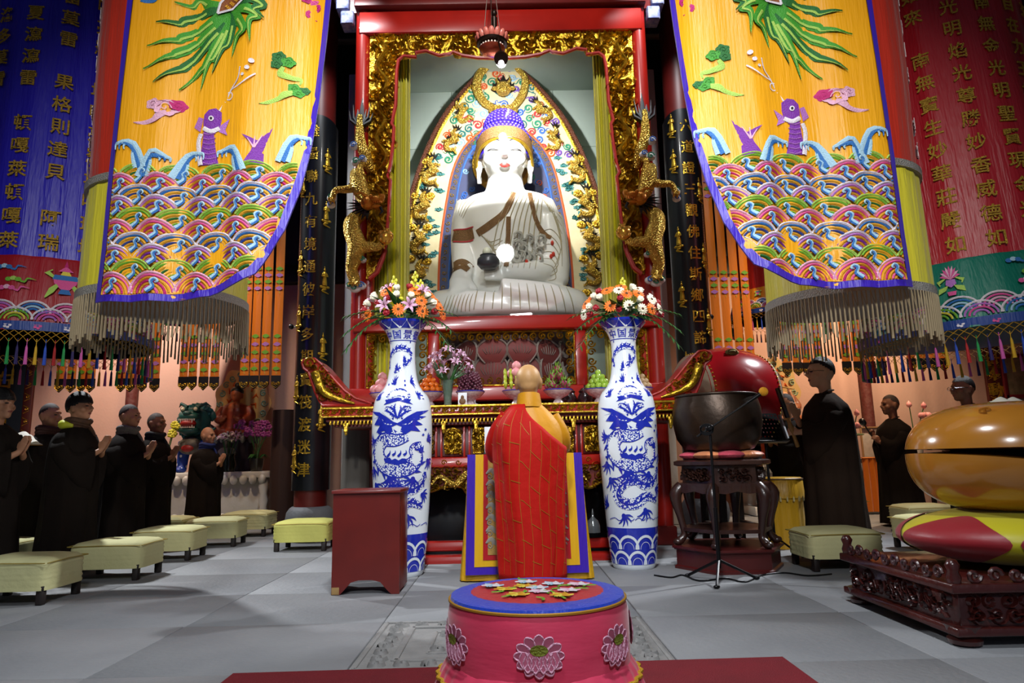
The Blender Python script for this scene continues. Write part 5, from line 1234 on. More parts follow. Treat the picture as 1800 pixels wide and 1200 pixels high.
TCOL = [M('tassel '+n, c, .6, bump=(60, .5, (3, 3, .3))) for n, c in (('green', '1c9a4a'), ('navy', '2a1c5c'), ('pink', 'd85fae'), ('yellow', 'd8a91e'), ('blue', '2a55c8'), ('red', 'b51c1c'))]
def tassel_mesh(m, L):
    b = MB(); b.lathe([(.004, 0), (.006, -.01), (.009, -.02), (.010, -.05), (.014, -L), (.001, -L)], n=7); b.tube([(0, 0, .05), (0, 0, 0)], .003, 4); return b.mesh('tassel', m)
TM = [tassel_mesh(m, .15) for m in TCOL]
def canopy(c, Y, R, zr, zm, ztop, Rt, Rm, up_mat, low_mat, cols, label, tilt, chars_mat, motif, ang0, zrow=.17, csz=.12, nt=84, ntier=2):
    t = thing('round_canopy', label, 'canopy', (c, Y, zr)); t.rotation_euler = (0, tilt, 0)
    zm -= zr; ztop -= zr
    P = [(R, 0), (R*.97, .12), (Rm*1.02, zm-.03), (Rm, zm)]; Q = [(Rm, zm-.01), ((Rm+Rt)/2, (zm+ztop)/2), (Rt, ztop)]
    fold = lambda a, z: 1+.01*sin(22*a)+.008*sin(9*a+2)
    b = MB(); b.lathe(P, n=110, mod=fold); b.build('skirt', low_mat, t)
    b = MB(); b.lathe(Q, n=110, mod=fold); b.build('upper_cloth', up_mat, t)
    b = MB(); b.lathe([(R+.01, 0), (R+.012, .07)], n=96); tb_ = b.build('trim_band', silk('royal blue trim', '1f3f8a'), t)
    f = cmap(P); fu = cmap(Q)
    for k in range(26):
        a = -pi+2*pi*k/26; b = MB()
        for q in range(5): w = 2*pi*q/5; b.poly([(a+(.018*cos(w)+.012*cos(x))/R, .035+.018*sin(w)+.010*sin(x)) for x in [i*pi/3 for i in range(6)]], f, .02)
        b.build('trim_flower', emb['pink'] if k % 2 else emb['white'], tb_)
    for k, col in enumerate(cols):
        for j, ch in enumerate(col):
            if ch == ' ': continue
            a = ang0+k*csz*2.0/Rm*.92; z = ztop*0+zm+.12+zrow*(len(col)-1-j)
            if z > ztop-.1: continue
            r = Rm; b = MB(); glyph(b, ch, a, z, csz, lambda u, v, h: fu(a+(u-a)/r, v, h), .012, .02); b.build('character', chars_mat, t)
    # wave border and motifs on the skirt
    n = 22
    for k in range(n):
        for row in (1, 0):
            a = -pi+2*pi*(k+.5*row)/n; rr = R*2*pi/n*.52; cc = [('green', 'yellow'), ('lilac', 'pink'), ('blue', 'palebl'), ('pink', 'palepink')][(k+row*2) % 4]; b = MB()
            for i, q in enumerate((1, .78, .56, .34)):
                arc = [(a+rr*q*cos(w)/R, .085+row*.055+rr*q*.8*sin(w)) for w in [pi*j/12 for j in range(13)]]
                if row: arc = [p for p in arc if p[1] > .085+.6*rr*q*0+.03]
                b.mi = (0, 1, 2, 1)[i]
                if len(arc) > 2: b.stroke(arc, .016, f, .018-.003*row, .006)
            b.build('wave_scallop', [emb['white'], emb[cc[0]], emb[cc[1]]], t)
    for k in range(6):
        a = ang0+.25+k*2*pi/6; b = MB(); cz = .19+(zm-.12)*.48; S = min(.16, (zm-.3)*.5)
        W = lambda x, z: (a+x*S/R, cz+z*S)
        if motif == 'vase':
            b.mi = 0; b.poly([W(*p) for p in ((-.3, -.75), (.3, -.75), (.18, -.5), (-.18, -.5))], f, .02); b.mi = 1; b.poly([W(*p) for p in ((-.2, -.5), (.2, -.5), (.5, -.2), (.55, .0), (-.55, .0), (-.5, -.2))], f, .02); b.mi = 0; b.poly([W(*p) for p in ((-.6, .0), (.6, .0), (.5, .25), (-.5, .25))], f, .022); b.mi = 2; b.poly([W(*p) for p in ((-.25, .25), (.25, .25), (.15, .45), (-.15, .45))], f, .02); b.mi = 1; b.poly([W(*p) for p in ((-.35, .45), (.35, .45), (.0, .75))], f, .02); b.mi = 3; b.poly([W(*p) for p in ((-.1, .7), (.1, .7), (0, 1.05))], f, .022)
            for s in (-1, 1): b.mi = 4; b.stroke([W(s*.5, .1), W(s*.85, .35), W(s*.6, .5)], [.02, .05, .01], f, .02); b.stroke([W(s*.35, -.3), W(s*.6, -.6), W(s*.85, -1.0)], [.03, .05, .01], f, .02)
            b.build('vase_motif', [emb['blue'], emb['pink'], emb['yellow'], emb['magenta'], emb['lime']], t)
        else:
            for q in range(9): w = radians(10+20*q); b.mi = q % 2; b.poly([W(0, .0), W(.42*cos(w-.16), .15+.5*sin(w-.16)), W(.6*cos(w), .1+.8*sin(w)), W(.42*cos(w+.16), .15+.5*sin(w+.16))], f, .018+.001*q)
            b.mi = 2; b.poly([W(*p) for p in ((-.25, .0), (.25, .0), (.3, -.3), (0, -.5), (-.3, -.3))], f, .02); b.mi = 3
            for s in (-1, 1): b.poly([W(*p) for p in ((s*.15, -.35), (s*.7, -.5), (s*.75, -.85), (s*.3, -.65))], f, .02); b.stroke([W(s*.3, .1), W(s*.7, -.1), W(s*.6, -.3)], [.01, .03, .01], f, .02)
            b.mi = 0; b.poly([W(*p) for p in ((-.25, -.75), (.25, -.75), (.2, -1.0), (-.2, -1.0))], f, .02); b.build('lotus_motif', [emb['pink'], emb['palepink'], emb['lilac'], emb['lime']], t)
        for (da, dz, m1, m2) in ((.5, .08, 'blue', 'palebl'), (.55, -.09, 'pink', 'palepink'), (-.45, -.02, 'green', 'lime')):
            b = MB(); aa = a+da
            for q in range(3): b.mi = q % 2; b.poly([(aa+(-.035+.035*q+.024*cos(w))/R, cz+dz+.008*(q % 2)+.018*sin(w)) for w in [i*pi/5 for i in range(10)]], f, .018+.001*q)
            b.stroke(smoothpath([(aa+.03/R, cz+dz), (aa+.08/R, cz+dz-.02), (aa+.1/R, cz+dz+.01), (aa+.16/R, cz+dz)], 3), [.016]*7+[.01, .006, .003], f, .018); b.build('embroidered_cloud', [emb[m1], emb[m2]], t)
    b = MB(); b.tube([(0, 0, zm*.5), (0, 0, 9.28-zr)], .012, 6); b.lathe([(Rt, ztop-.01), (Rt*.9, ztop+.03), (.01, ztop+.12)], n=40); b.build('suspension', M('dark cord', '1a1410', .8), t)
    # net and tassels
    b = MB(); m = nt
    for k in range(m):
        a = 2*pi*k/m; q = lambda a_, z: Vector(((R+.004)*cos(a_), (R+.004)*sin(a_), z)); st = 2*pi/m
        for d in (1, -1): b.tube([q(a, 0), q(a+d*st*1.0, -.05), q(a+d*st*.5, -.09)], .0028, 4)
    o = b.build('knotted_net', M('golden cord', 'b98a1e', .6), t); o['kind'] = 'stuff'
    for k in range(m):
        a = 2*pi*(k+.5)/m; link('tassel', TM[k % 6], t, ((R+.004)*cos(a), (R+.004)*sin(a), -.115))
    return t
gold_thread = M('gold thread', 'c9a13a', .4, .5, bump=(90, .8))
Yc = 5.9; cx = D(88, 605, Yc).x
canopy(cx, Yc, .8, D(60, 578, Yc-.78).z, D(40, 448, Yc-.7).z, 6.6, .64, .72, silk('ultramarine satin', '2214b8'), silk('crimson satin', '9a1220'), BLUE_COLS, 'blue round canopy with gold characters and a red tasselled skirt', 0, gold_thread, 'vase', -.62, .2, .145)
Yc2 = 5.8; cx2 = D(1722, 600, Yc2).x
canopy(cx2, Yc2, .93, D(1700, 562, Yc2-.88).z, D(1700, 440, Yc2-.78).z, 6.6, .7, .8, silk('ruby satin', 'b01424'), silk('emerald satin', '08705c'), RED_COLS, 'red round canopy with gold characters and a green tasselled skirt', radians(-3.0), gold_thread, 'lotus', -1.0, .2, .145)
for (x, y, sd, lb) in ((330, 560, -1, 'orange round canopy over the lion statue'), (1370, 560, 1, 'orange round canopy over the flute statue')):
    Yq = 10.9; p = D(x, y, Yq); canopy(p.x, Yq, .75, p.z, p.z+.42, p.z+1.6, .6, .66, silk('red altar cloth', 'b5201a'), silk('orange satin', 'e08a1a'), [], lb, 0, gold_thread, 'vase', 0, nt=64)

# ------------------------------------------------------------------ orange streamers
orange_s = silk('orange satin streamer', 'd9791a'); blk = M('black satin', '0c0b0c', .5)
WS = .125; LS = 5.5
b = MB(); b.box((0, 9.9, 7.62), (21.9, .16, .2)); struct(b.build('trim_6', dark_wood))
b = MB(); rings = [[Vector((WS/2*u, -.012*(1-abs(u))*1.5-.004*sin(z*3), z)) for u in (-1, -.5, 0, .5, 1)] for z in [.2+LS*i/24 for i in range(25)]]; b.loft(rings, False, False); RIB = b.mesh('ribbon', orange_s)
b = MB(); b.add([(-WS/2-.004, -.02, .2), (WS/2+.004, -.02, .2), (WS/2+.004, -.02, .07), (0, -.02, 0), (-WS/2-.004, -.02, .07), (-WS/2-.004, .004, .2), (WS/2+.004, .004, .2), (WS/2+.004, .004, .07), (0, .004, 0), (-WS/2-.004, .004, .07)], [(0, 1, 2, 3, 4), (9, 8, 7, 6, 5), (0, 5, 6, 1), (1, 6, 7, 2), (2, 7, 8, 3), (3, 8, 9, 4), (4, 9, 5, 0)]); TIP = b.mesh('black_tip', blk, False)
b = MB(); fr = lambda u, v, h: Vector((u, -.022-h, v))
for s in (-1, 1): b.stroke([(s*q.x, q.y) for q in spiral((.03, .09), .026, 1.2, pi, 1, 12)], .011, fr, 0, .006); b.stroke([(s*.058, .11), (s*.055, .06), (0, .02)], .01, fr, 0, .006)
b.stroke([(-.02, .07), (0, .055), (.02, .07)], .01, fr, 0, .006); RUY = b.mesh('gilded_cloud_head', gold)
b = MB(); fe = lambda u, v, h: Vector((u, -.024-h, v))
for k in range(12):
    z = .3+k*.12 if k < 5 else (1.5+(k-5)*.1 if k < 9 else 3.0+(k-9)*.12)
    b.mi = k % 2
    b.poly([(.045*cos(a)*(1+.25*cos(4*a)), z+.03*sin(a)) for a in [i*pi/8 for i in range(16)]], fe, 0)
    b.mi = 2; b.stroke([(0, z-.04), (.01, z-.08)], .006, fe, 0)
FLO = b.mesh('embroidered_flowers', [emb['green'], emb['lilac'], emb['lime']])
def streamers(xs, y, Y, label):
    for x in xs:
        p = D(x, y, Y); t = thing('streamer', label, 'streamer', (p.x, Y+random.uniform(-.02, .02), p.z), random.uniform(-.12, .12), label.split(' streamer')[0]+' streamers')
        link('ribbon', RIB, t); tp = link('black_tip', TIP, t); link('gilded_cloud_head', RUY, tp); f = link('embroidered_flowers', FLO, t); f['kind'] = 'stuff'
streamers((104, 122, 141, 159), 690, 9.9, 'orange embroidered streamer hanging behind the blue canopy')
streamers((211, 228, 249, 270), 689, 9.9, 'orange embroidered streamer hanging before the worn wall post')
streamers((320, 338, 357, 375), 686, 9.9, 'orange embroidered streamer hanging before the lion statue')
streamers((428, 446, 465, 485), 684, 9.9, 'orange embroidered streamer hanging between the lion statue and the couplet column')
streamers((1385, 1403, 1421, 1440), 661, 9.9, 'orange embroidered streamer hanging before the flute statue')
streamers((1490, 1510, 1532, 1551), 659, 9.9, 'orange embroidered streamer hanging beside the green canopy skirt')
streamers((1605, 1624, 1643, 1662), 653, 9.9, 'orange embroidered streamer hanging behind the green canopy skirt')
streamers((1268, 1287, 1306, 1325), 690, 9.9, 'orange embroidered streamer hanging behind the big red drum')
# ------------------------------------------------------------------ people
skin_m = M('skin', 'c08a68', .55, var=(9, 'a8704f', .5)); skin_dk = M('tanned skin', '8f5f44', .55, var=(9, '75492f', .5)); skin_pale = M('pale skin', 'd9ab85', .5, var=(9, 'c08f68', .5))
robe_black = M('black brown robe cloth', '1a1512', .9, spec=.12, bump=(14, .3), var=(3, '241c17', .6)); robe_brown = M('dark brown robe cloth', '2a1f18', .9, spec=.12, bump=(14, .3), var=(3, '36281f', .6))
hair_b = M('black hair', '0c0b0d', .45, bump=(90, .5, (3, 3, .4))); stubble = M('shaved stubble', '3d3029', .7, bump=(200, .3))
eye_m = M('eye dark', '120d0a', .3); lip_m = M('lip', '8f4a42', .5); brow_m = M('brow', '2a1f1a', .8)
def rx_ry(z, tab): return interp(z, [(t[0], t[1]) for t in tab]), interp(z, [(t[0], t[2]) for t in tab])
ROBE = [(.03, .26, .24), (.2, .255, .23), (.5, .245, .215), (.8, .24, .21), (1.0, .24, .205), (1.15, .24, .195), (1.25, .23, .175), (1.31, .2, .145), (1.35, .13, .105), (1.385, .08, .08)]
def bighead(o, k=.13):
    for v in o.data.vertices:
        z = v.co.z
        if z > 1.42:
            q = 1+k*min(1, (z-1.42)/.08); v.co.x *= q; v.co.y *= q
            if z > 1.45: v.co.z = 1.45+(z-1.45)*(1+k)
def person(label, x, Y, H, rz, robe_mat, skin=None, hair='shaved', pose='pray', wide=1.0, extras=(), tiltx=0.0, seed=1):
    skin = skin or skin_m; s = H/1.711
    t = thing('person', label, 'person', (x, Y, 0), rz); t.scale = (s, s, s); rnd = random.Random(seed)
    b = MB()
    b.ell((0, .005, 1.575), (.077, .097, .105), 20, 14); b.ell((0, -.028, 1.51), (.06, .066, .072), 16, 12); b.ell((0, -.07, 1.468), (.03, .03, .026), 10, 8)
    b.ell((0, -.078, 1.585), (.05, .022, .02), 12, 8)
    b.tube([(0, -.09, 1.575), (0, -.107, 1.55), (0, -.116, 1.533)], [.009, .012, .015], 8); b.ell((0, -.1, 1.53), (.021, .014, .011), 8, 6)
    b.ell((0, -.089, 1.503), (.027, .016, .008), 10, 6); b.ell((0, -.087, 1.491), (.023, .016, .008), 10, 6)
    for q in (-1, 1):
        b.ell((q*.078, .012, 1.55), (.012, .024, .034), 10, 8, Matrix.Rotation(-.25, 3, 'X')); b.ell((q*.077, .008, 1.52), (.009, .014, .016), 8, 6); b.ell((q*.045, -.06, 1.53), (.025, .03, .028), 10, 8)
    b.tube([(0, .03, 1.3), (0, .022, 1.4), (0, .008, 1.5)], [.07, .054, .054], 14)
    b.loft([[Vector((a*cos(w), c*sin(w), z)) for w in [2*pi*i/20 for i in range(20)]] for (z, a, c) in ((.84, .15, .11), (.95, .14, .1), (1.1, .155, .105), (1.25, .17, .105), (1.32, .14, .08), (1.37, .07, .055))])
    for q in (-1, 1):
        b.tube([(q*.085, 0, .88), (q*.08, -.01, .48), (q*.08, .01, .08)], [.09, .062, .042], 12); b.tube([(q*.08, .05, .035), (q*.082, -.03, .04), (q*.085, -.14, .026)], [.035, .042, .03], 10)
    def hand(w0, dirv, up, side, curl=0.0, k=1.0):
        """palm and five fingers; w0 wrist, dirv towards finger tips, up = palm normal, side = thumb side"""
        d, n_, sd = Vector(dirv).normalized(), Vector(up).normalized(), Vector(side).normalized(); w0 = Vector(w0)
        b.tube([w0-d*.01, w0+d*.03, w0+d*.085], [.024*k, .034*k, .036*k], 10, flat=.42, up=n_)
        for i, ln in enumerate((.07, .082, .076, .058)):
            o = sd*(.026-.0175*i)*k; p0 = w0+d*.08*k+o; p1 = p0+d*ln*.45*cos(curl)-n_*ln*.45*sin(curl); p2 = p1+d*ln*.35*cos(curl*2.1)-n_*ln*.35*sin(curl*2.1); p3 = p2+d*ln*.22*cos(curl*2.8)-n_*ln*.22*sin(curl*2.8)
            b.tube([p0, p1, p2, p3], [.0095, .0088, .008, .0062], 7)
        p0 = w0+d*.03+sd*.028; b.tube([p0, p0+d*.025+sd*.018-n_*.006, p0+d*.055+sd*.02-n_*.012*(1+curl)], [.012, .0105, .008], 7)
    if pose == 'pray':
        wr = [(-.018, -.25, 1.14), (.018, -.25, 1.14)]
        for q, w in zip((-1, 1), wr):
            b.tube([(q*.13, .01, 1.26), (q*.2, -.03, 1.06), (q*.13, -.17, 1.06), w], [.04, .038, .034, .026], 10); hand(w, (0, -.42, .9), (q, 0, 0), (0, .9, .42))
    elif pose == 'hold':
        for q, w, d, u, sd, cu in ((-1, (-.05, -.22, 1.17), (.1, -.35, .93), (-1, -.1, 0), (0, .9, .3), .12), (1, (.03, -.24, 1.05), (-.5, -.75, .1), (.7, -.4, .2), (0, .1, 1), .75)):
            b.tube([(q*.13, .01, 1.26), (q*.2, -.03, 1.06), (q*.14, -.16, 1.06), w], [.04, .038, .034, .026], 10); hand(w, d, u, sd, cu)
    elif pose == 'book':
        for q in (-1, 1):
            w = (q*.1, -.27, 1.08); b.tube([(q*.13, .01, 1.26), (q*.2, -.02, 1.05), w], [.045, .042, .026], 10); hand(w, (-q*.35, -.9, .25), (0, .2, -1), (q, 0, 0), .25)
    elif pose == 'mallet':
        for q, w in ((-1, (-.06, -.22, 1.16)), (1, (.05, -.22, 1.08))): b.tube([(q*.13, .01, 1.26), (q*.2, -.03, 1.06), (q*.14, -.16, 1.06), w], [.04, .038, .034, .026], 10); hand(w, (0, -.7, .7), (q, 0, 0), (0, .7, .7), .8)
    me = remesh(b, .0085, 2, .4); me.materials.append(skin); body = link('body', me, t)
    fb_ = front_map(me, 0)
    b = MB()
    for q in (-1, 1): b.poly([(q*.031+.0135*cos(a), 1.562+.0055*sin(a)) for a in [i*pi/5 for i in range(10)]], fb_, .0025)
    b.split('eye', eye_m, t); b = MB()
    for q in (-1, 1): b.stroke([(q*.014, 1.578), (q*.032, 1.585), (q*.05, 1.577)], [.004, .006, .002], fb_, .002)
    b.split('brow', brow_m, t); b = MB(); b.poly([(.024*cos(a), 1.4975+.008*sin(a)) for a in [i*pi/7 for i in range(14)]], fb_, .0025, .02); b.build('lips', lip_m, t)
    # hair
    if hair in ('shaved', 'short', 'bowl', 'bob'):
        k, z0, sl, hm = {'shaved': (1.012, .035, .55, stubble), 'short': (1.05, .03, .6, hair_b), 'bowl': (1.16, -.005, .55, hair_b), 'bob': (1.14, -.03, .75, hair_b)}[hair]
        tmp = MB(); tmp.ell((0, .005, 1.575), (.077*k, .097*k, .105*k), 36, 28); hb = MB(); keep = []
        for f in tmp.f:
            c = sum((tmp.v[i] for i in f), Vector())/len(f)
            if (c.z-1.575) > z0-sl*(c.y+.0)-.01 if c.y > -.03 else (c.z-1.575) > z0+.018: keep.append(f)
        hb.v = tmp.v; hb.f = keep; hb.m = [0]*len(keep); hp = hb.pieces(-1)[0]; o = hp.build('hair', hm, t)
        if hair in ('bowl', 'bob'): sm = o.modifiers.new('thick', 'SOLIDIFY'); sm.thickness = .015
    # robe
    b = MB(); N = 56; ph = rnd.uniform(0, 6); rings = []
    for i in range(26):
        z = .03+(1.385-.03)*i/25; a_, c_ = rx_ry(z, ROBE); a_ *= wide if z < 1.3 else 1; c_ *= wide if z < 1.3 else 1; am = .055*max(0, 1-z/1.2)+.012
        rings.append([Vector((a_*cos(w)*(1+am*sin(9*w+ph)+.5*am*sin(17*w+2*ph+z*2)), c_*sin(w)*(1+am*sin(9*w+ph)+.5*am*sin(17*w+2*ph+z*2))+.012, z+(.012*sin(3*w) if i == 0 else 0))) for w in [2*pi*j/N for j in range(N)]])
    b.loft(rings, True, False); b.build('robe', robe_mat, t)
    for q in (-1, 1):
        cuff = {'pray': (q*.06, -.2, 1.06), 'hold': (q*.07, -.18, 1.06), 'book': (q*.12, -.22, 1.03), 'mallet': (q*.07, -.18, 1.06)}[pose]
        P = [Vector((q*.165, .01, 1.29)), Vector((q*.215, -.005, 1.17)), Vector((q*.205, -.07, 1.06)), Vector((q*.15, -.14, 1.02)), Vector(cuff)]; P = smoothpath(P, 4); n = len(P); b = MB(); rings = []
        for i, p in enumerate(P):
            u = i/(n-1); hv = .075+.035*u; dr = .2*u**1.5; ln = .085-.02*u; tdir = (P[min(i+1, n-1)]-P[max(i-1, 0)]); side = Vector((tdir.y, -tdir.x, 0)); side = side.normalized() if side.length > .003 else Vector((q, 0, 0)); vert = Vector((0, 0, 1)) if abs(tdir.normalized().z) < .75 else Vector((0, -1, .3)).normalized()
            vert = (Vector((0, -1, .2)).lerp(Vector((0, 0, 1)), min(1, u*1.7))).normalized()
            rings.append([p+side*ln*cos(w)*(1+.08*sin(5*w+u*9))+vert*(hv*sin(w) if sin(w) > 0 else (hv+dr)*sin(w)) for w in [2*pi*j/20 for j in range(20)]])
        b.loft(rings, True, True); b.build('sleeve', robe_mat, t)
    b = MB()
    for q in (-1, 1): b.tube(smoothpath([(q*.02, .075, 1.41), (q*.075, .02, 1.40), (q*.06, -.07, 1.345), (-q*.02, -.15, 1.22)], 4), .018, 8, flat=.5)
    b.build('collar', robe_mat, t)
    for e in extras: e(t)
    for ch in t.children:
        if ch.name.split('.')[0] in ('body', 'eye', 'brow', 'lips', 'hair', 'glasses'): bighead(ch)
    return t
def glasses(t):
    b = MB()
    for q in (-1, 1):
        b.tube([(q*.034+.024*cos(a), -.112, 1.56+.016*sin(a)) for a in [i*pi/8 for i in range(17)]], .0022, 5); b.tube([(q*.058, -.112, 1.563), (q*.08, -.05, 1.565), (q*.082, .02, 1.56)], .0022, 5)
    b.tube([(-.011, -.113, 1.563), (.011, -.113, 1.563)], .0022, 5); b.build('glasses', M('dark frame', '15110f', .3), t)
def scarf(m):
    def f(t):
        b = MB()
        for k in range(3): b.tube([Vector(((.085+.008*k)*cos(a), .02+(.085+.008*k)*sin(a)-.01*k, 1.365+.032*k+.012*sin(2*a+k))) for a in [2*pi*i/24 for i in range(25)]], .028, 8)
        b.tube(smoothpath([(.03, -.09, 1.38), (.05, -.13, 1.3), (.03, -.15, 1.2)], 4), .032, 8, flat=.6); b.build('scarf', m, t)
    return f
def hood(t):
    b = MB(); b.tube(smoothpath([(.1, -.02, 1.38), (.1, .07, 1.39), (0, .13, 1.4), (-.1, .07, 1.39), (-.1, -.02, 1.38)], 5), lerps([.018, .045, .05, .045, .018], 21), 10); b.build('hood', M('lime lining', 'c3c92a', .6), t)
R90 = pi/2
def place(xh, yh, Y): p = D(xh, yh, Y); return p.x, Y, p.z+.005
P = place(4, 684, 5.9); person('praying woman with short black hair nearest the first bench of the row', P[0], P[1], P[2], R90-.15, robe_black, hair='bowl', seed=1)
P = place(90, 709, 7.25); person('standing man with a brown collar reading from an open book', P[0], P[1], P[2], R90-.1, robe_black, hair='shaved', pose='book', extras=(scarf(M('maroon collar cloth', '3a1a16', .8)),), seed=2)
P = place(142, 691, 6.65); person('praying woman in dark robe with black bowl-cut hair and lime hood lining', P[0], P[1], P[2], R90, robe_black, skin_m, 'bowl', 'pray', 1.05, (hood, scarf(M('brown patterned scarf', '3b241c', .8, var=(30, '6a4a2a', .6)))), seed=3)
P = place(229, 711, 7.65); person('praying nun with a grey knitted scarf and shaved head', P[0], P[1], P[2], R90, robe_black, skin_m, 'shaved', 'pray', 1.05, (scarf(M('grey knit', '75706c', .9, bump=(60, .8))),), seed=4)
P = place(276, 726, 8.35); person('praying nun with a shaved head and dark scarf beside the yellow orchids', P[0], P[1], P[2], R90-.1, robe_black, skin_dk, 'shaved', 'pray', 1.05, (scarf(M('dark navy scarf', '12131c', .8)),), seed=5)
P = place(366, 751, 9.55); person('small elderly praying nun with bald head and blue collar', P[0], P[1], P[2], R90-.2, robe_black, skin_m, 'none', 'pray', 1.1, (scarf(M('blue collar cloth', '1f2f6a', .8)),), seed=6)
# hand instrument of the tall monk and his figure
P = place(1437, 628, 6.55); mk1 = person('tall monk in dark brown robe with glasses holding a black wooden clapper', P[0]+.02, P[1], P[2], -R90-.1, robe_brown, skin_pale, 'short', 'hold', 1.05, (glasses,), seed=7)
P = place(1379, 692, 7.9); person('seated-height monk with glasses partly hidden behind the bronze bowl', P[0], P[1], P[2], -R90+.35, robe_black, skin_m, 'shaved', 'pray', 1.0, (glasses,), seed=8)
P = place(1563, 694, 9.0); mk3 = person('monk holding a black-headed mallet before the pink lotus flowers', P[0], P[1], P[2], -R90, robe_black, skin_dk, 'shaved', 'mallet', 1.1, (), seed=9)
P = place(1690, 661, 7.3); person('praying monk with glasses behind the giant wooden fish', P[0], P[1], P[2], -R90, robe_black, skin_dk, 'short', 'pray', 1.05, (glasses,), seed=10)
def at_person(o, loc): m = Matrix.Translation(o.location) @ o.rotation_euler.to_matrix().to_4x4() @ Matrix.Diagonal((*o.scale, 1)); return m @ Vector(loc)
bpy.context.view_layer.update()
t = thing('wooden_clapper', 'black wooden clapper with pale handle held by the tall monk', 'instrument', at_person(mk1, (.0, -.3, 1.1)), mk1.rotation_euler.z); t.rotation_euler.x = .25
b = MB(); b.box((0, 0, .24), (.05, .035, .3)); b.build('black_board', black_lac, t)
b = MB(); b.lathe([(.012, -.2), (.019, -.19), (.017, -.1), (.02, -.03), (.026, .0), (.018, .03), (.02, .09)], n=14); b.build('handle', M('pale wood', 'b58a4c', .45, var=(8, '94692f', .5, (1, 1, 6))), t)
t = thing('mallet', 'black-headed mallet held upright by a monk', 'mallet', at_person(mk3, (0, -.27, 1.12)), mk3.rotation_euler.z); t.rotation_euler.x = .5
b = MB(); b.cyl((0, 0, -.12), (0, 0, .22), .009); b.build('stick', dark_wood, t); b = MB(); b.ell((0, 0, .26), (.055, .04, .055), 16, 10); b.build('head', black_lac, t)
def open_book(loc, rz, label, tilt=.5):
    t = thing('open_book', label, 'book', loc, rz); t.rotation_euler.x = tilt; pg = M('book paper', 'd8d2c2', .7); cv = M('ochre book cover', '8f6a24', .6)
    for s in (-1, 1):
        b = MB(); rings = [[Vector((s*u*.15, v, .012+.03*sin(pi*min(u*1.2, 1))-.01*u)) for v in (-.1, .1)] + [Vector((s*u*.15, v, .0)) for v in (.1, -.1)] for u in [i/8 for i in range(9)]]; b.loft(rings); b.build('pages', pg, t)
        b = MB(); b.box((s*.078, 0, -.006), (.154, .212, .006)); b.build('cover', cv, t)
    return t
p = D(40, 772, 6.95); open_book((p.x, 6.95, p.z), R90-.3, 'open book held before the man with the brown collar', .55)

# ------------------------------------------------------------------ the celebrant in red
red_k = M('red silk kasaya', 'bd140a', .7, bump=(7, .5), var=(2, 'a00f07', .5), spec=.2); yel_k = M('amber robe', 'd9960c', .55, bump=(9, .4), var=(3, 'b97a08', .5))
pc = D(928, 641, 5.25)
mc = thing('person', 'celebrant monk in red patchwork kasaya over a yellow robe, seen from behind', 'person', (pc.x+.0, 5.25, 0), pi)
mc.scale = [pc.z/1.708]*3
b = MB()
b.ell((0, .005, 1.57), (.084, .1, .1), 24, 16); b.ell((0, -.028, 1.51), (.062, .066, .075), 16, 12); b.ell((0, -.07, 1.465), (.03, .03, .026), 10, 8); b.ell((0, .05, 1.53), (.06, .05, .06), 14, 10)
b.tube([(0, -.09, 1.575), (0, -.107, 1.55), (0, -.116, 1.533)], [.009, .012, .015], 8); b.ell((0, -.089, 1.497), (.026, .016, .014), 10, 6)
for q in (-1, 1):
    b.ell((q*.082, .01, 1.545), (.013, .026, .036), 10, 8, Matrix.Rotation(-.25, 3, 'X')); b.ell((q*.08, .006, 1.513), (.01, .015, .017), 8, 6)
    b.tube([(q*.17, 0, 1.29), (q*.23, -.05, 1.08), (q*.12, -.2, 1.1), (q*.018, -.27, 1.18)], [.05, .042, .036, .026], 10)
    b.tube([(q*.016, -.28, 1.2), (q*.016, -.3, 1.26)], [.03, .034], 10, flat=.4, up=(1, 0, 0))
    for i in range(4): b.tube([(q*.012, -.28-.016*i, 1.28), (q*.01, -.29-.016*i, 1.36)], [.009, .006], 7)
    b.tube([(q*.016, -.27, 1.23), (q*.016, -.25, 1.28)], [.011, .008], 7)
    b.tube([(q*.085, 0, .88), (q*.08, -.01, .48), (q*.08, .01, .08)], [.09, .062, .042], 12); b.tube([(q*.08, .05, .035), (q*.082, -.03, .04), (q*.085, -.14, .026)], [.035, .042, .03], 10)
b.tube([(0, .035, 1.3), (0, .03, 1.4), (0, .012, 1.5)], [.08, .06, .06], 14)
b.loft([[Vector((a*cos(w), c*sin(w), z)) for w in [2*pi*i/20 for i in range(20)]] for (z, a, c) in ((.84, .15, .11), (1.1, .155, .105), (1.25, .17, .105), (1.32, .14, .08), (1.37, .07, .055))])
me = remesh(b, .0085, 3, .4); me.materials.append(M('scalp skin', 'c79a63', .5, var=(14, 'b07f4c', .6))); bighead(link('body', me, mc), .18)
KT = [(.03, .2, .19), (.3, .215, .195), (.6, .23, .2), (.85, .24, .205), (1.0, .252, .205), (1.12, .258, .195), (1.2, .25, .175), (1.27, .22, .15), (1.33, .165, .12), (1.40, .09, .09)]
def kr(w, z, g=0): a_, c_ = rx_ry(z, KT); am = .02+.03*max(0, 1-z/1.1); k = 1+am*sin(7*w+1.5*z)+.5*am*sin(13*w-3*z); return Vector(((a_+g)*cos(w)*k, (c_+g)*sin(w)*k+.01, z))
b = MB(); b.loft([[kr(2*pi*j/56, .06+1.34*i/24) for j in range(56)] for i in range(25)], True, False); b.build('yellow_robe', yel_k, mc)
for q in (-1, 1):
    P_ = smoothpath([(q*.17, .0, 1.29), (q*.245, -.03, 1.15), (q*.235, -.12, 1.05), (q*.1, -.2, 1.08)], 4); b = MB(); b.tube(P_, lerps([.07, .07, .075, .07], len(P_)), 14); b.build('sleeve', yel_k, mc)
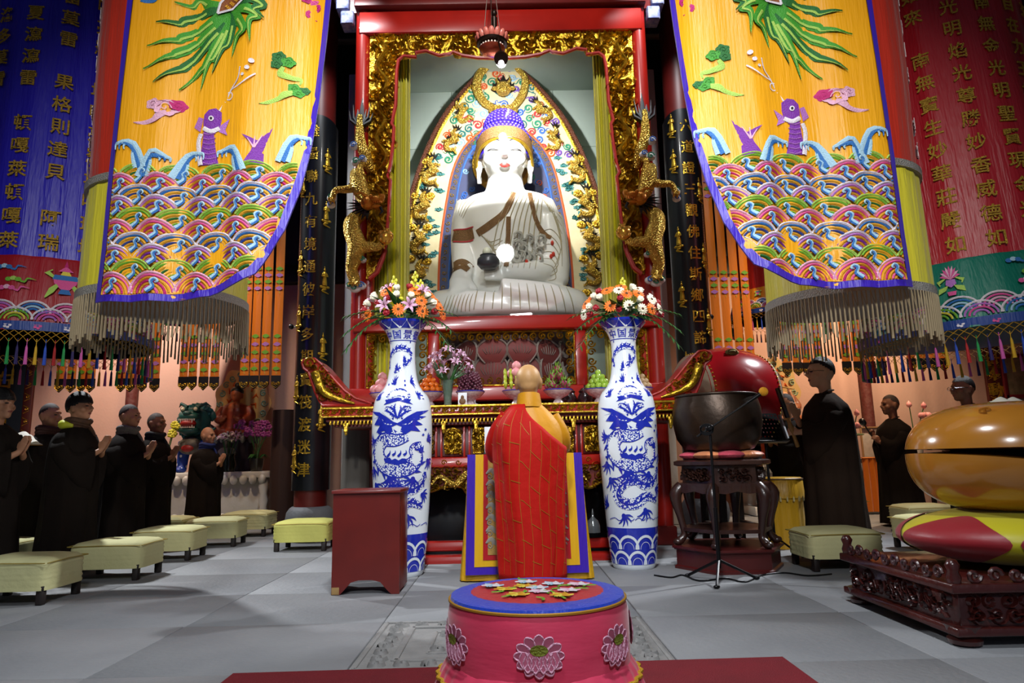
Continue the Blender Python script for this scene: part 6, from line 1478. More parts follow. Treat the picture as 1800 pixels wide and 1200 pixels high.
b = MB(); b.loft([[Vector((r*1.0*cos(w), .022+r*sin(w), z+.012*sin(w))) for w in [2*pi*j/32 for j in range(32)]] for (r, z) in ((.105, 1.36), (.095, 1.42), (.086, 1.472), (.076, 1.472), (.06, 1.40))], True, False); b.build('yellow_collar', yel_k, mc)
# kasaya: covers his left shoulder, passes under his right arm
def ztop(w):            # w angle; back is +y local, his left is +x? (viewer left once turned)
    c = cos(w)
    return 1.385 if c > .25 else (1.385-.34*((.25-c)/1.25)**.8)
def kas(w, u, g=.022): zt = ztop(w); return kr(w, .1+(zt-.1)*u, g+.012*sin(5*w+4*u)*(1-u))
b = MB(); NJ, NI = 96, 30
b.loft([[kas(2*pi*j/NJ, i/NI) for j in range(NJ)] for i in range(NI+1)], True, False)
ko = b.build('kasaya', red_k, mc); sm = ko.modifiers.new('thick', 'SOLIDIFY'); sm.thickness = .01; sm.offset = 1
P_ = smoothpath([(.17, .0, 1.31), (.25, -.03, 1.17), (.25, -.12, 1.03), (.12, -.2, 1.02)], 4); b = MB(); b.tube(P_, lerps([.06, .075, .1, .1], len(P_)), 16); b.build('kasaya_drape', red_k, mc)
fk = lambda u, v, h: kas(u, v, .022+.012+h)
b = MB(); hw = .008
cols_ = [radians(-5+15.5*k) for k in range(13)]
for k, w in enumerate(cols_):
    b.stroke([(w+.04*sin(v*.3), v/30) for v in range(1, 30)], .011, fk, .002)
    for m in range(4):
        v = .12+.22*m+.11*(k % 2)
        if v < .95 and k < 12: b.stroke([(w+(cols_[k+1]-w)*q/4, v-.004*q) for q in range(5)], .0045, fk, .002)
b.split('gold_stitching', M('gold stitch', 'a86a12', .5, .3), mc)
b = MB(); b.loft([[Vector((.24*cos(w)*(1+.03*sin(11*w)), .2*sin(w)*(1+.03*sin(11*w))+.01, z)) for w in [2*pi*j/44 for j in range(44)]] for z in (.015, .1)], True, False); b.build('under_robe_hem', M('pale under robe', 'b9b59a', .8), mc)
# ------------------------------------------------------------------ carpet and covered stool
carpet_m = M('red carpet pile', '7d1220', .95, bump=(180, .6), var=(6, '66101a', .6))
b = MB(); b.add([(-1.29, 3.36, 0), (1.27, 3.42, 0), (1.27, .4, 0), (-1.29, .4, 0), (-1.29, 3.36, .012), (1.27, 3.42, .012), (1.27, .4, .012), (-1.29, .4, .012)], [(4, 5, 6, 7), (3, 2, 1, 0), (0, 1, 5, 4), (1, 2, 6, 5), (2, 3, 7, 6), (3, 0, 4, 7)])
tag(b.build('carpet', carpet_m, None, smooth=False), 'red carpet laid on the stone floor under the pink stool', 'carpet')
ps = D(944, 1043, 2.8); ST = thing('covered_stool', 'round stool under a pink embroidered cover with blue rim', 'stool', (ps.x, 2.8, .012)); zs = ps.z-.012; RS = .335
pk = M('pink satin', 'dd3a5c', .42, bump=(3, .25, (1, 1, 4)), var=(2.5, 'e8587a', .5), sheen=.3); rd = silk('red satin top', 'c01428')
SP = [(.40, .0), (.375, .05), (.362, .09), (.352, .12), (.35, .2), (.352, .28), (.348, zs-.05), (.34, zs-.015), (RS, zs)]
wr = lambda a, z: 1+.006*sin(7*a+z*22)+.004*sin(13*a-30*z)
b = MB(); b.lathe(SP[3:]+[(.2, zs+.012), (.001, zs+.016)], n=72, mod=lambda a, z: wr(a, z) if z < zs-.02 else 1); b.build('cover', pk, ST)
b = MB(); b.lathe([(.348, .205), (.372, .17), (.4, .09), (.43, .004)], n=160, mod=lambda a, z: 1+.035*sin(34*a)*(.21-z)/.21); b.build('ruffle', pk, ST)
b = MB(); b.tube([Vector(((.384+.006*sin(34*a))*cos(a), (.384+.006*sin(34*a))*sin(a), .15)) for a in [2*pi*i/160 for i in range(161)]], .008, 6); b.build('yellow_trim', M('yellow braid', 'd9a91e', .6, bump=(150, .8)), ST)
b = MB(); b.lathe([(RS+.004, zs-.006), (RS, zs+.006), (.262, zs+.016), (.255, zs+.012)], n=72, mod=lambda a, z: 1+.012*sin(40*a)*(1 if z > zs+.01 else .2)); b.build('blue_rim', silk('bright blue satin', '2446c8'), ST)
b = MB(); b.lathe([(.262, zs+.014), (.1, zs+.02), (.001, zs+.021)], n=60); b.build('top_panel', rd, ST)
b = MB(); b.tube([Vector(((RS+.006)*cos(a), (RS+.006)*sin(a), zs-.008)) for a in [2*pi*i/60 for i in range(61)]], .006, 6); b.build('gold_piping', M('gold piping', 'b98a2a', .5, .3), ST)
ft = lambda u, v, h: Vector((u, v, zs+.023+h)); r_ = random.Random(5)
for k in range(11):
    a = k*2.4; rr = .055*sqrt(k); c = (rr*cos(a)*1.15, rr*sin(a)); b = MB()
    for q in range(6): w = q*1.05; b.mi = q % 2; b.stroke([c, (c[0]+.026*cos(w), c[1]+.026*sin(w)), (c[0]+.046*cos(w+.2), c[1]+.046*sin(w+.2))], [.012, .034, .008], ft, .0006*q, .003)
    b.build('embroidered_flower', [[emb['palebl'], emb['white']], [emb['yellow'], emb['gold']], [emb['palepink'], emb['white']]][k % 3], ST)
b = MB()
for k in range(14): a = r_.uniform(0, 6.3); rr = r_.uniform(.05, .2); c = (rr*cos(a), rr*sin(a)); b.stroke(smoothpath([c, (c[0]+.03*cos(a+1), c[1]+.03*sin(a+1)), (c[0]+.06*cos(a+.4), c[1]+.06*sin(a+.4))], 3), [.004]+[.012]*5+[.003], ft, .0, .003)
b.split('embroidered_leaf', emb['green'], ST)
fsd = lambda u, v, h: Vector(((.353+h)*sin(u), -(.353+h)*cos(u), v))
for k in range(7):
    a = -.03+k*2*pi/7*.98; b = MB(); zc = .285; S = .07
    W = lambda x, z: (a+x*S/.353, zc+z*S)
    b.mi = 2; b.poly([W(.95*cos(w), .1+.8*sin(w)) for w in [i*pi/10 for i in range(20)]], fsd, .004, .03)
    for q in range(12):
        w = 2*pi*q/12; P = smoothpath([W(.55*cos(w-.3), .05+.42*sin(w-.3)), W(1.0*cos(w-.24), .05+.8*sin(w-.24)), W(1.22*cos(w), .05+.98*sin(w)), W(1.0*cos(w+.24), .05+.8*sin(w+.24)), W(.55*cos(w+.3), .05+.42*sin(w+.3))], 3)
        b.mi = 1; b.poly(P, fsd, .006+.0004*q); b.mi = 0; b.stroke(P, .007, fsd, .0068+.0004*q, .002)
    for row, (n_, y0, sc) in enumerate(((5, -.1, 1.0), (4, -.28, .9))):
        for q in range(n_):
            x = (q-(n_-1)/2)*.36; P = smoothpath([W(x-.08, y0+.35), W(x-.22, y0), W(x, y0-.45*sc+.12*x*x), W(x+.22, y0), W(x+.08, y0+.35)], 4); b.mi = 4; b.poly(P, fsd, .0125+.001*row+.0003*q); b.mi = 0; b.stroke(P, .008, fsd, .0132+.001*row+.0003*q, .002)
    b.mi = 3; b.poly([W(.42*cos(w), .35+.26*sin(w)) for w in [i*pi/8 for i in range(16)]], fsd, .017); b.build('lotus_embroidery', [emb['palepink'], M('dusky pink thread', 'b8607a', .6), M('wine thread', '7a1a34', .6), M('moss thread', '7f8a1e', .6, bump=(150, .8)), M('rose thread', 'd0708e', .6)], ST)

# ------------------------------------------------------------------ kneeling benches
bench_m = M('pale lime cotton', 'dcd8a2', .85, bump=(16, .35), var=(3, 'ccc98a', .5)); bench_l = M('lime cotton', 'cdcb6c', .85, bump=(16, .35))
def bench_mesh(m, w=.62, d=.5, z0=.1, z1=.31):
    b = MB(); rings = []
    def sq(hw, hd, z, p=7): return [Vector((hw*(abs(cos(a))**(2/p))*(1 if cos(a) > 0 else -1), hd*(abs(sin(a))**(2/p))*(1 if sin(a) > 0 else -1), z)) for a in [2*pi*(i+.5)/64 for i in range(64)]]
    for k in range(11): u = k/10; rings.append(sq(w/2*(1+.012*sin(k*2.6)), d/2*(1+.014*sin(k*2.6)), z0+(z1-z0-.05)*u))
    for (s_, z) in ((1.0, z1-.035), (.97, z1-.015), (.88, z1+.004), (.6, z1+.018), (.25, z1+.024), (.02, z1+.025)): rings.append(sq(w/2*s_, d/2*s_, z, 7 if s_ > .5 else 4))
    b.loft(rings); return b.mesh('cushion', m, ang=70)
CUS = bench_mesh(bench_m); CUSL = bench_mesh(bench_l)
b = MB(); b.box((0, 0, .06), (.05, .05, .12)); LEG = b.mesh('leg', dark_wood); b = MB(); b.box((0, 0, .115), (.58, .46, .03)); BRD = b.mesh('seat_board', dark_wood)
b = MB()
for s in (-1, 1): b.tube([(-.3, s*.252, .29), (0, s*.256, .295), (.3, s*.252, .29)], .004, 5); b.tube([(s*.312, -.24, .29), (s*.314, 0, .295), (s*.312, .24, .29)], .004, 5)
PIP = b.mesh('seam', M('ochre seam', 'a58f3e', .8))
def bench(x, y, label, lime=False, rz=0):
    t = thing('kneeling_bench', label, 'kneeling bench', (x, y, 0), rz, 'padded kneeling benches'); link('cushion', CUSL if lime else CUS, t); link('seat_board', BRD, t); link('seam', PIP, t)
    for sx in (-1, 1):
        for sy in (-1, 1): link('leg', LEG, t, (sx*.26, sy*.2, 0))
X0 = -3.62
for k, (y, lb) in enumerate(((5.32, 'pale lime padded kneeling bench, first of its row beside the praying women'), (6.3, 'pale lime padded kneeling bench at the feet of the woman with the lime hood'), (7.45, 'shaded kneeling bench at the feet of the nun with a grey scarf'), (8.55, 'pale lime padded kneeling bench between the two nuns and the marble pedestal'))): bench(X0+.02*k+(.12 if k == 1 else 0), y, lb, rz=.03*k)
bench(-4.78, 6.55, 'pale lime kneeling bench behind the woman with the lime hood'); bench(-4.98, 5.3, 'pale lime kneeling bench behind the first bench of the row')
bench(-4.35, 8.9, 'pale lime kneeling bench before the elderly nun'); bench(-3.55, 9.6, 'pale lime kneeling bench nearest the marble pedestal')
bench(-2.32, 8.0, 'bright lime fringed kneeling bench behind the red cabinet', True)
bench(2.74, 5.98, 'pale lime kneeling bench between the bronze bowl stand and the tall monk'); bench(4.9, 8.3, 'pale lime kneeling bench behind the tall monk'); bench(4.5, 9.6, 'white kneeling bench by the orange altar cloth'); bench(4.15, 6.9, 'pale lime kneeling bench behind the wooden fish')

# ------------------------------------------------------------------ small red cabinet
cab_m = M('worn red paint', '6f1a12', .4, var=(5, '56120d', .7), coat=.15); g0 = G(582, 1046); g1 = G(702, 1043); cw = g1.x-g0.x; ch = D(640, 861, g0.y).z
cb = thing('cabinet', 'small red painted lectern cabinet with an arched foot', 'cabinet', ((g0.x+g1.x)/2, g0.y, 0))
arch_ = [(-cw/2, 0), (-cw/2+.06, 0), (-cw/2+.09, .03), (-cw/2+.14, .085), (-.05, .1), (.05, .1), (cw/2-.14, .085), (cw/2-.09, .03), (cw/2-.06, 0), (cw/2, 0), (cw/2, ch-.025), (-cw/2, ch-.025)]
b = MB(); b.prism(arch_, lambda u, v, h: Vector((u, h, v)), 0, .02); b.build('front_panel', cab_m, cb, smooth=False)
for s in (-1, 1): b = MB(); b.box((s*(cw/2-.01), .2, ch/2), (.02, .38, ch-.03)); b.build('side_panel', cab_m, cb)
b = MB(); b.box((0, .19, ch-.012), (cw+.02, .42, .025)); b.build('top', cab_m, cb); b = MB(); b.box((0, .2, .14), (cw-.03, .36, .015)); b.build('shelf', cab_m, cb)
b = MB(); b.box((-cw/2+.03, -.0015, .028), (.055, .004, .05)); b.build('bare_corner', M('bare chipped wood', '9a7a4a', .8), cb)

# ------------------------------------------------------------------ draped offering table
YT = 5.66; XA, XB = D(822, 800, YT).x, D(1022, 800, YT).x; ZT_ = D(822, 799, YT).z; cxT = (XA+XB)/2; hwT = (XB-XA)/2
ot = thing('offering_table', 'offering table draped in yellow brocade with violet and red borders', 'table', (cxT, YT, 0))
gb = M('yellow brocade', 'd9a514', .45, bump=(40, .3), var=(30, 'b8830c', .5)); rings = []
for (z, g) in ((.01, .07), (.3, .045), (.6, .022), (ZT_-.02, .0), (ZT_, -.01)):
    N = 80; ring = []
    for i in range(N):
        a = 2*pi*i/N; c_, s_ = cos(a), sin(a); p_ = 10; x = (hwT+g)*(abs(c_)**(2/p_))*(1 if c_ > 0 else -1); y = (.17+g*.5)*(abs(s_)**(2/p_))*(1 if s_ > 0 else -1); f_ = 1+.012*sin(16*a)*(1-z); ring.append(Vector((x*f_, .18+y*f_, z)))
    rings.append(ring)
b = MB(); b.loft(rings, True, True); b.build('brocade_cover', gb, ot, ang=70)
def trap(i0, i1, zb): t0 = hwT*.97; return [(-t0*i0, ZT_-.004), (-t0*i0*1.02-.0, zb), (t0*i0*1.02, zb), (t0*i0, ZT_-.004)]
def fT(u, v, h): return Vector((u*(1+.05*(ZT_-v)/ZT_), -.012-.04*(ZT_-v)/ZT_-h+.006*sin(u*18), v))
sat = {n: silk(n, c) for n, c in (('violet satin', '3c1aa8'), ('amber satin', 'e0ac14'), ('crimson trim satin', 'b01420'))}
for nm, w, zb, m, h in (('violet_border', 1.0, .06, sat['violet satin'], .004), ('yellow_border', .86, .12, sat['amber satin'], .008), ('red_border', .72, .17, sat['crimson trim satin'], .012), ('inner_brocade', .64, .21, M('gold cloud brocade', 'b98a2a', .5, bump=(30, .4), var=(6, '8f7a52', .7)), .016)):
    b = MB(); b.poly(resample([(-hwT*w, ZT_), (-hwT*w, zb), (hwT*w, zb), (hwT*w, ZT_)], .1), fT, h, .09); b.build(nm, m, ot)
for k in range(14):
    s = -1 if k % 2 else 1; z = .3+.09*(k//2); x = s*hwT*.5; b = MB(); P = smoothpath([(x-.08, z), (x-.04, z+.03), (x, z-.005), (x+.04, z+.035), (x+.09, z+.01)], 4); b.stroke(P, lerps([.01, .035, .03, .035, .008], len(P)), fT, .018, .003); b.stroke(spiral((x+.05*s, z-.02), .025, 1.2, k, s, 10), .008, fT, .019, .003); b.split('brocade_cloud', M('silver grey thread', '8f8a80', .5), ot)
def onT(x): return D(x, 800, YT+.12).x
t = thing('white_tablet', 'white name tablet standing on the draped table', 'tablet', (onT(861), YT+.12, ZT_)); hT = D(861, 752, YT+.12).z-ZT_; b = MB(); b.box((0, 0, hT/2+.01), (.085, .015, hT)); b.build('panel', cardw, t); b = MB(); b.box((0, 0, .01), (.1, .06, .02)); b.build('foot', black_lac, t)
t = thing('water_bottle', 'clear plastic water bottle with green cap on the draped table', 'bottle', (onT(992), YT+.12, ZT_)); b = MB(); b.lathe([(.001, 0), (.028, .0), (.03, .02), (.028, .05), (.03, .06), (.028, .1), (.03, .11), (.026, .15), (.012, .175), (.012, .185)], n=18); b.build('bottle', M('clear plastic', 'b9c2c4', .15, trans=.7), t); b = MB(); b.lathe([(.014, .183), (.014, .2), (.001, .2)], n=14); b.build('cap', M('green cap', '2f9a3a', .5), t)
t = thing('hand_bell', 'small glass bell jar on the altar base rail', 'bell', (D(1043, 935, 6.72).x, 6.72, zR1+.05)); b = MB(); b.lathe([(.07, 0), (.068, .06), (.05, .11), (.015, .14), (.008, .17), (.001, .18)], n=20); b.build('dome', M('silvery glass', '6a6e70', .15, .5), t); b = MB(); b.lathe([(.012, .17), (.006, .21), (.001, .22)], n=10); b.build('knob', M('silvery glass'), t)

# ------------------------------------------------------------------ bronze bowl on its carved stand
CX, CY = 1.88, 6.12; dkr = M('dark rosewood', '2c1712', .35, bump=(14, .3, (1, 1, .3)), coat=.3, var=(6, '3a2018', .5)); octr = lambda r, z, n=6, a0=.0: [Vector((r*cos(a0+2*pi*i/n), r*sin(a0+2*pi*i/n), z)) for i in range(n)]
pl_ = thing('stand_plinth', 'red hexagonal plinth under the carved bowl stand', 'plinth', (CX, CY, 0)); b = MB(); b.loft([octr(.47, 0), octr(.47, .02), octr(.45, .03), octr(.45, .15), octr(.47, .16), octr(.47, .185)]); b.build('body', M('oxblood paint', '4a100e', .4, coat=.2), pl_, smooth=False); b = MB(); b.loft([octr(.485, .17), octr(.485, .19)]); b.build('top_edge', M('oxblood paint'), pl_, smooth=False)
bs = thing('bowl_stand', 'carved rosewood six-legged stand under the bronze bowl', 'stand', (CX, CY, .19))
b = MB(); b.loft([octr(.40, .67), octr(.43, .68), octr(.43, .71), octr(.4, .72)]); b.build('top', dkr, bs, smooth=False)
b = MB(); b.loft([octr(.36, .52), octr(.36, .67)]); b.loft([octr(.42, .5), octr(.42, .525)]); b.build('waist', dkr, bs, smooth=False)
for k in range(6):
    a = 2*pi*k/6; R = Matrix.Rotation(a, 3, 'Z'); P = smoothpath([R @ Vector(p) for p in ((.37, 0, .5), (.43, 0, .42), (.4, 0, .25), (.37, 0, .1), (.41, 0, .04), (.44, 0, .02))], 4); b = MB(); b.tube(P, lerps([.05, .055, .032, .028, .035, .03], len(P)), 10); b.ell(R @ Vector((.43, 0, .03)), (.045, .04, .03), 10, 6, R); b.build('leg', dkr, bs)
    am = a+pi/6; u = Vector((-sin(am), cos(am), 0)); c = Vector((.36*cos(pi/6)*cos(am), .36*cos(pi/6)*sin(am), .59)); fn = lambda p, q, h: c+u*p+Vector((0, 0, q))+Vector((cos(am), sin(am), 0))*(h+.006)
    b = MB(); scrolls(b, [(-.14, -.05), (.14, -.05), (.14, .05), (-.14, .05)], fn, .035, 0, .02, .35, k); b.build('waist_carving', dkr, bs)
    c = Vector((.40*cos(pi/6)*cos(am), .40*cos(pi/6)*sin(am), .45)); b = MB(); b.prism([(-.19, .06), (.19, .06), (.19, .0), (.1, -.01), (0, .01), (-.1, -.01), (-.19, .0)], fn, -.01, .01); b.build('apron', dkr, bs, smooth=False)
b = MB(); b.loft([octr(.4, .12), octr(.4, .15)]); b.build('stretcher', dkr, bs, smooth=False)
cu = thing('bowl_cushion', 'pink and red silk pad under the bronze bowl', 'cushion', (CX, CY, .91)); 
for k in range(8): b = MB(); a = 2*pi*k/8; b.ell((.2*cos(a), .2*sin(a), .04), (.18, .13, .04), 14, 8, Matrix.Rotation(a, 3, 'Z')); b.build('pad_segment', [silk('rose satin', 'c04a5c'), silk('peach satin', 'd98a5c')][k % 2], cu)
bw = thing('bronze_bowl', 'large dark bronze singing bowl on a silk pad', 'singing bowl', (CX-.02, CY, .975)); bz_ = M('aged bronze', '3a2c22', .38, .6, var=(7, '22180f', .7), bump=(20, .15))
b = MB(); b.lathe([(.001, 0), (.22, .0), (.3, .03), (.36, .12), (.385, .25), (.38, .38), (.355, .47), (.345, .5), (.33, .5), (.36, .38), (.365, .25), (.33, .1), (.001, .03)], n=64); b.build('bowl', bz_, bw); b = MB(); b.tube([Vector((.35*cos(a), .35*sin(a), .495)) for a in [2*pi*i/60 for i in range(61)]], .012, 8); b.build('rim', bz_, bw)

# ------------------------------------------------------------------ red barrel drum
dx, dz_ = D(1268, 600, 7.55).x-.02, 1.56; dr = thing('barrel_drum', 'big red lacquered barrel drum with studded rim behind the bronze bowl', 'drum', (dx, 7.55, 0)); axm = Matrix.Rotation(radians(14), 3, 'Z') @ Matrix.Rotation(pi/2, 3, 'Y')
dred = M('glossy red drum', 'b0141e', .22, coat=.6, var=(4, '96101a', .4)); hide = M('drum hide', 'a89f86', .7, var=(5, '8f866c', .5)); C0 = Vector((0, 0, dz_))
b = MB(); b.lathe([(.47, -.42), (.53, -.25), (.57, 0), (.53, .25), (.47, .42)], C0, 72, mat=axm); b.build('shell', dred, dr)
for s in (-1, 1):
    b = MB(); b.lathe([(.001, s*.425), (.46, s*.425), (.478, s*.41), (.486, s*.36)], C0, 64, mat=axm); hd_ = b.build('drum_head', hide, dr)
    b0 = MB(); b0.ell((0, 0, 0), .011, 6, 4); SM = b0.mesh('stud', gold)
    for k in range(64): a = 2*pi*k/64; link('stud', SM, hd_, C0+axm @ Vector((.492*cos(a), .492*sin(a), s*.375)))
b = MB(); rc = C0+Vector((.02, -.33, .47)); b.tube([rc+Vector((.05*cos(a), -.02, .03*sin(a))) for a in [2*pi*i/20 for i in range(21)]], .008, 6); b.ell(rc+Vector((0, 0, .0)), (.075, .02, .045), 14, 8, Matrix.Rotation(-.6, 3, 'X')); b.build('ring_handle', M('dull brass', '8a7a4a', .4, .7), dr)
for s in (-1, 1):
    b = MB()
    for y in (-.34, .34): b.box((s*.2, y, .55), (.07, .07, 1.1))
    b.box((s*.2, 0, 1.0), (.07, .75, .08)); b.box((s*.2, 0, .2), (.06, .68, .06)); b.build('stand_frame', dark_wood, dr)
# yellow draped drum
yd = D(1374, 870, 7.3); t = thing('draped_drum', 'drum covered with gold satin and a tasselled valance', 'drum', (yd.x, 7.3, 0)); b = MB(); gs = silk('gold satin', 'c9991a'); b.lathe([(.22, 0), (.205, .1), (.2, .55), (.21, .6)], n=64, mod=lambda a, z: 1+.025*sin(15*a)); b.build('skirt', gs, t); b = MB(); b.lathe([(.225, .5), (.215, .69), (.2, .705), (.001, .71)], n=64, mod=lambda a, z: 1+(.015*sin(22*a) if z < .6 else 0)); b.build('valance', gs, t); b = MB(); b.tube([Vector((.217*cos(a), .217*sin(a), .69)) for a in [2*pi*i/40 for i in range(41)]], .007, 5); b.build('braid', M('brown braid', '5a3a14', .6), t)
for k in range(22): a = 2*pi*k/22; b = MB(); b.lathe([(.004, 0), (.009, -.02), (.009, -.05), (.001, -.05)], (.228*cos(a), .228*sin(a), .52), 6); b.build('tassel', M('cream tassel', 'cfc08a', .7), t)
# microphone stand
mg = G(1266, 1022); ms = thing('microphone_stand', 'black boom microphone stand with yellow foam windshield', 'microphone stand', (mg.x, mg.y, 0)); blm = M('black metal', '101012', .35, .5)
zc = D(1256, 752, mg.y).z; b = MB(); b.cyl((0, 0, .1), (0, 0, zc), .011); b.cyl((0, 0, .1), (0, 0, .55), .016); b.build('pole', blm, ms)
for k in range(3): a = 2*pi*k/3+.15; b = MB(); b.tube([(0, 0, .16), (.3*cos(a), .3*sin(a), .012)], .011, 6); b.ell((.3*cos(a), .3*sin(a), .014), (.025, .014, .014), 8, 6); b.build('foot', blm, ms)
me_ = D(1342, 688, mg.y-.1)-Vector((mg.x, mg.y, 0)); b = MB(); e0 = Vector((0, 0, zc)); dirb = (me_-e0).normalized(); b.tube([e0-dirb*.12, me_-dirb*.12], .008, 6); b.build('boom', blm, ms); b = MB(); b.ell(e0, (.035, .03, .03), 10, 8); b.tube([e0+Vector((0, -.03, 0)), e0+Vector((0, .04, 0))], .014, 8)
for k in range(4): b.tube([e0+Vector((.05*cos(a)-.03, -.02, .035*sin(a)-.02+.006*k)) for a in [2*pi*i/14 for i in range(15)]], .005, 5)
b.build('clutch', blm, ms); b = MB(); b.tube([me_-dirb*.16, me_-dirb*.02], [.011, .017], 10); b.build('microphone', blm, ms); b = MB(); b.ell(me_, (.036, .036, .036), 16, 12); o = b.build('windshield', M('yellow foam', 'dd9a1c', .9, bump=(140, .6)), ms)
b = MB(); cp = [G(*p) for p in ((1150, 1012), (1180, 1016), (1200, 1012), (1230, 1022), (1275, 1018), (1310, 1024), (1340, 1012), (1380, 1008), (1420, 1013), (1462, 1010))]; b.tube([p+Vector((0, 0, .007)) for p in smoothpath(cp, 6)], .006, 6); tag(b.build('cable', blm), 'thin black microphone cable snaking across the floor', 'cable')
# music stand
mu = D(1350, 800, 6.5); mt = thing('music_stand', 'black perforated music stand holding a white booklet', 'music stand', (mu.x, 6.5, 0)); zm_ = D(1350, 752, 6.5).z; b = MB(); b.cyl((0, 0, .1), (0, .04, zm_-.1), .012); b.build('pole', blm, mt)
for k in range(3): a = 2*pi*k/3; b = MB(); b.tube([(0, 0, .2), (.25*cos(a), .25*sin(a), .01)], .009, 6); b.build('foot', blm, mt)
Rm_ = Matrix.Rotation(.35, 3, 'Z') @ Matrix.Rotation(-.35, 3, 'X'); b = MB(); W_, H_ = .36, .3; nx, ny = 9, 7; fnm = lambda u, v, h: Vector((0, 0, zm_)) + Rm_ @ Vector((u, -h, v))
for i in range(nx):
    for j in range(ny):
        x0, x1 = -W_/2+W_*i/nx, -W_/2+W_*(i+1)/nx; y0, y1 = -H_/2+H_*j/ny, -H_/2+H_*(j+1)/ny; cx_, cy_ = (x0+x1)/2, (y0+y1)/2; q = [(x0, y0), (x1, y0), (x1, y1), (x0, y1)]; h_ = [(cx_+.009*cos(pi/4+pi/2*k), cy_+.009*sin(pi/4+pi/2*k)) for k in (2, 3, 0, 1)]
        b.add([fnm(*p, 0) for p in q+h_], [(k, (k+1) % 4, 4+(k+1) % 4, 4+k) for k in range(4)])
b.build('desk', blm, mt, smooth=False); b = MB(); b.box(fnm(0, -H_/2, .03), (W_, .06, .008), mat=Rm_); b.build('ledge', blm, mt)
bk = thing('booklet', 'white booklet leaning on the music stand', 'booklet', fnm(.19, .0, .03)+Vector((mu.x, 6.5, 0))); bk.rotation_euler = Rm_.to_euler(); b = MB(); b.box((0, 0, 0), (.02, .02, .24)); b.build('pages', cardw, bk); b = MB(); b.box((-.014, 0, 0), (.006, .024, .245)); b.build('cover', M('grey cover', '6a6a70', .6), bk)

# ------------------------------------------------------------------ giant wooden fish on its platform
PX0, PX1, PY0, PY1, PZ = 2.16, 3.9, 3.5, 4.66, .3; rose = M('carved rosewood', '35110e', .3, coat=.5, var=(7, '4a1813', .6), bump=(18, .3)); pf = thing('carved_platform', 'low carved rosewood platform under the wooden fish', 'platform', ((PX0+PX1)/2, (PY0+PY1)/2, 0)); hx_, hy_ = (PX1-PX0)/2, (PY1-PY0)/2
b = MB(); b.box((0, 0, PZ-.02), (2*hx_, 2*hy_, .045)); b.build('top', rose, pf); b = MB(); b.box((0, 0, .17), (2*hx_-.08, 2*hy_-.08, .18)); b.build('body', rose, pf); b = MB(); b.box((0, 0, .075), (2*hx_-.01, 2*hy_-.01, .04)); b.build('lower_moulding', rose, pf)
for sx in (-1, 1):
    for sy in (-1, 1): b = MB(); b.lathe([(.05, 0), (.075, .01), (.08, .03), (.06, .045), (.085, .07), (.09, .1)], (sx*(hx_-.09), sy*(hy_-.09), 0), 16); b.build('bun_foot', rose, pf); b = MB(); b.lathe([(.03, 0), (.035, .03), (.025, .06), (.035, .09), (.02, .115), (.001, .12)], (sx*(hx_-.04), sy*(hy_-.04), PZ), 12); b.build('corner_finial', rose, pf)
for (o_, u_, L_) in (((-hx_+.04, 0, .17), (0, -1, 0), hy_-.08), ((0, -hy_+.04, .17), (1, 0, 0), hx_-.08)):
    fn = plane(o_, u_, (0, 0, 1)); pl2 = [(-L_, -.055), (L_, -.055), (L_, .055), (-L_, .055)]; b = MB(); scrolls(b, pl2, fn, .045, .001, .02, .36, 31); b.build('carved_frieze', rose, pf)
    o2 = Vector(o_); o2.z = PZ; fn2 = plane(o2+Vector((-.02 if u_[0] == 0 else 0, -.02 if u_[0] else 0, 0)), u_, (0, 0, 1)); b = MB(); n = int(L_*2/.1)
    for k in range(n): b.tube([fn2(q.x, q.y, 0) for q in spiral((-L_+.05+k*2*L_/n, .04), .038, 1.2, 0, 1 if k % 2 else -1, 12)], .011, 6)
    b.build('gallery_rail', rose, pf)
FX, FY = 3.02, 4.08; fc = thing('fish_cushion', 'round red cushion with yellow petal panels under the wooden fish', 'cushion', (FX, FY, PZ)); rs_ = M('red cushion satin', '8a1620', .45, bump=(4, .4), sheen=.2); ys_ = M('yellow cushion satin', 'b9b018', .45, bump=(4, .4), sheen=.2)
cr, cz_ = .72, .165; b = MB(); b.ell((0, 0, cz_), (cr, .56, cz_), 48, 18); b.build('pad', ys_, fc)
def fcu(u, v, h): return Vector((0, 0, cz_))+Vector(((cr+h)*cos(v)*sin(u), -(.56+h)*cos(v)*cos(u), (cz_+h)*sin(v)))
for k in range(6):
    a = 2*pi*k/6+.25-.35; b = MB(); out_ = smoothpath([(a-.50, 0), (a-.28, .55), (a, .8), (a+.28, .55), (a+.50, 0), (a+.28, -.55), (a, -.8), (a-.28, -.55)], 5, True); b.poly(out_, fcu, .008, .12); b.build('red_panel', rs_, fc)
wf = thing('wooden_fish', 'giant amber lacquered wooden fish drum with long mouth slit', 'wooden fish', (FX, FY, PZ+.29)); wm = M('amber lacquer', 'b07426', .2, coat=.6, var=(3, '86541a', .5)); ra, rb, rc_ = .62, .5, .32
def fe(a, e, h=0):
    c_ = max(cos(e), 0)**.62; s_ = (1 if e > 0 else -1)*abs(sin(e))**.9
    return Vector(((ra+h)*c_*cos(a), (rb+h)*c_*sin(a), rc_+(rc_+h)*s_))
def gap(a): x = -cos(a-pi) if False else cos(a); return .035+.17*max(0, (x+1)/2)
def mid(a): return .02-.09*cos(a)*.9
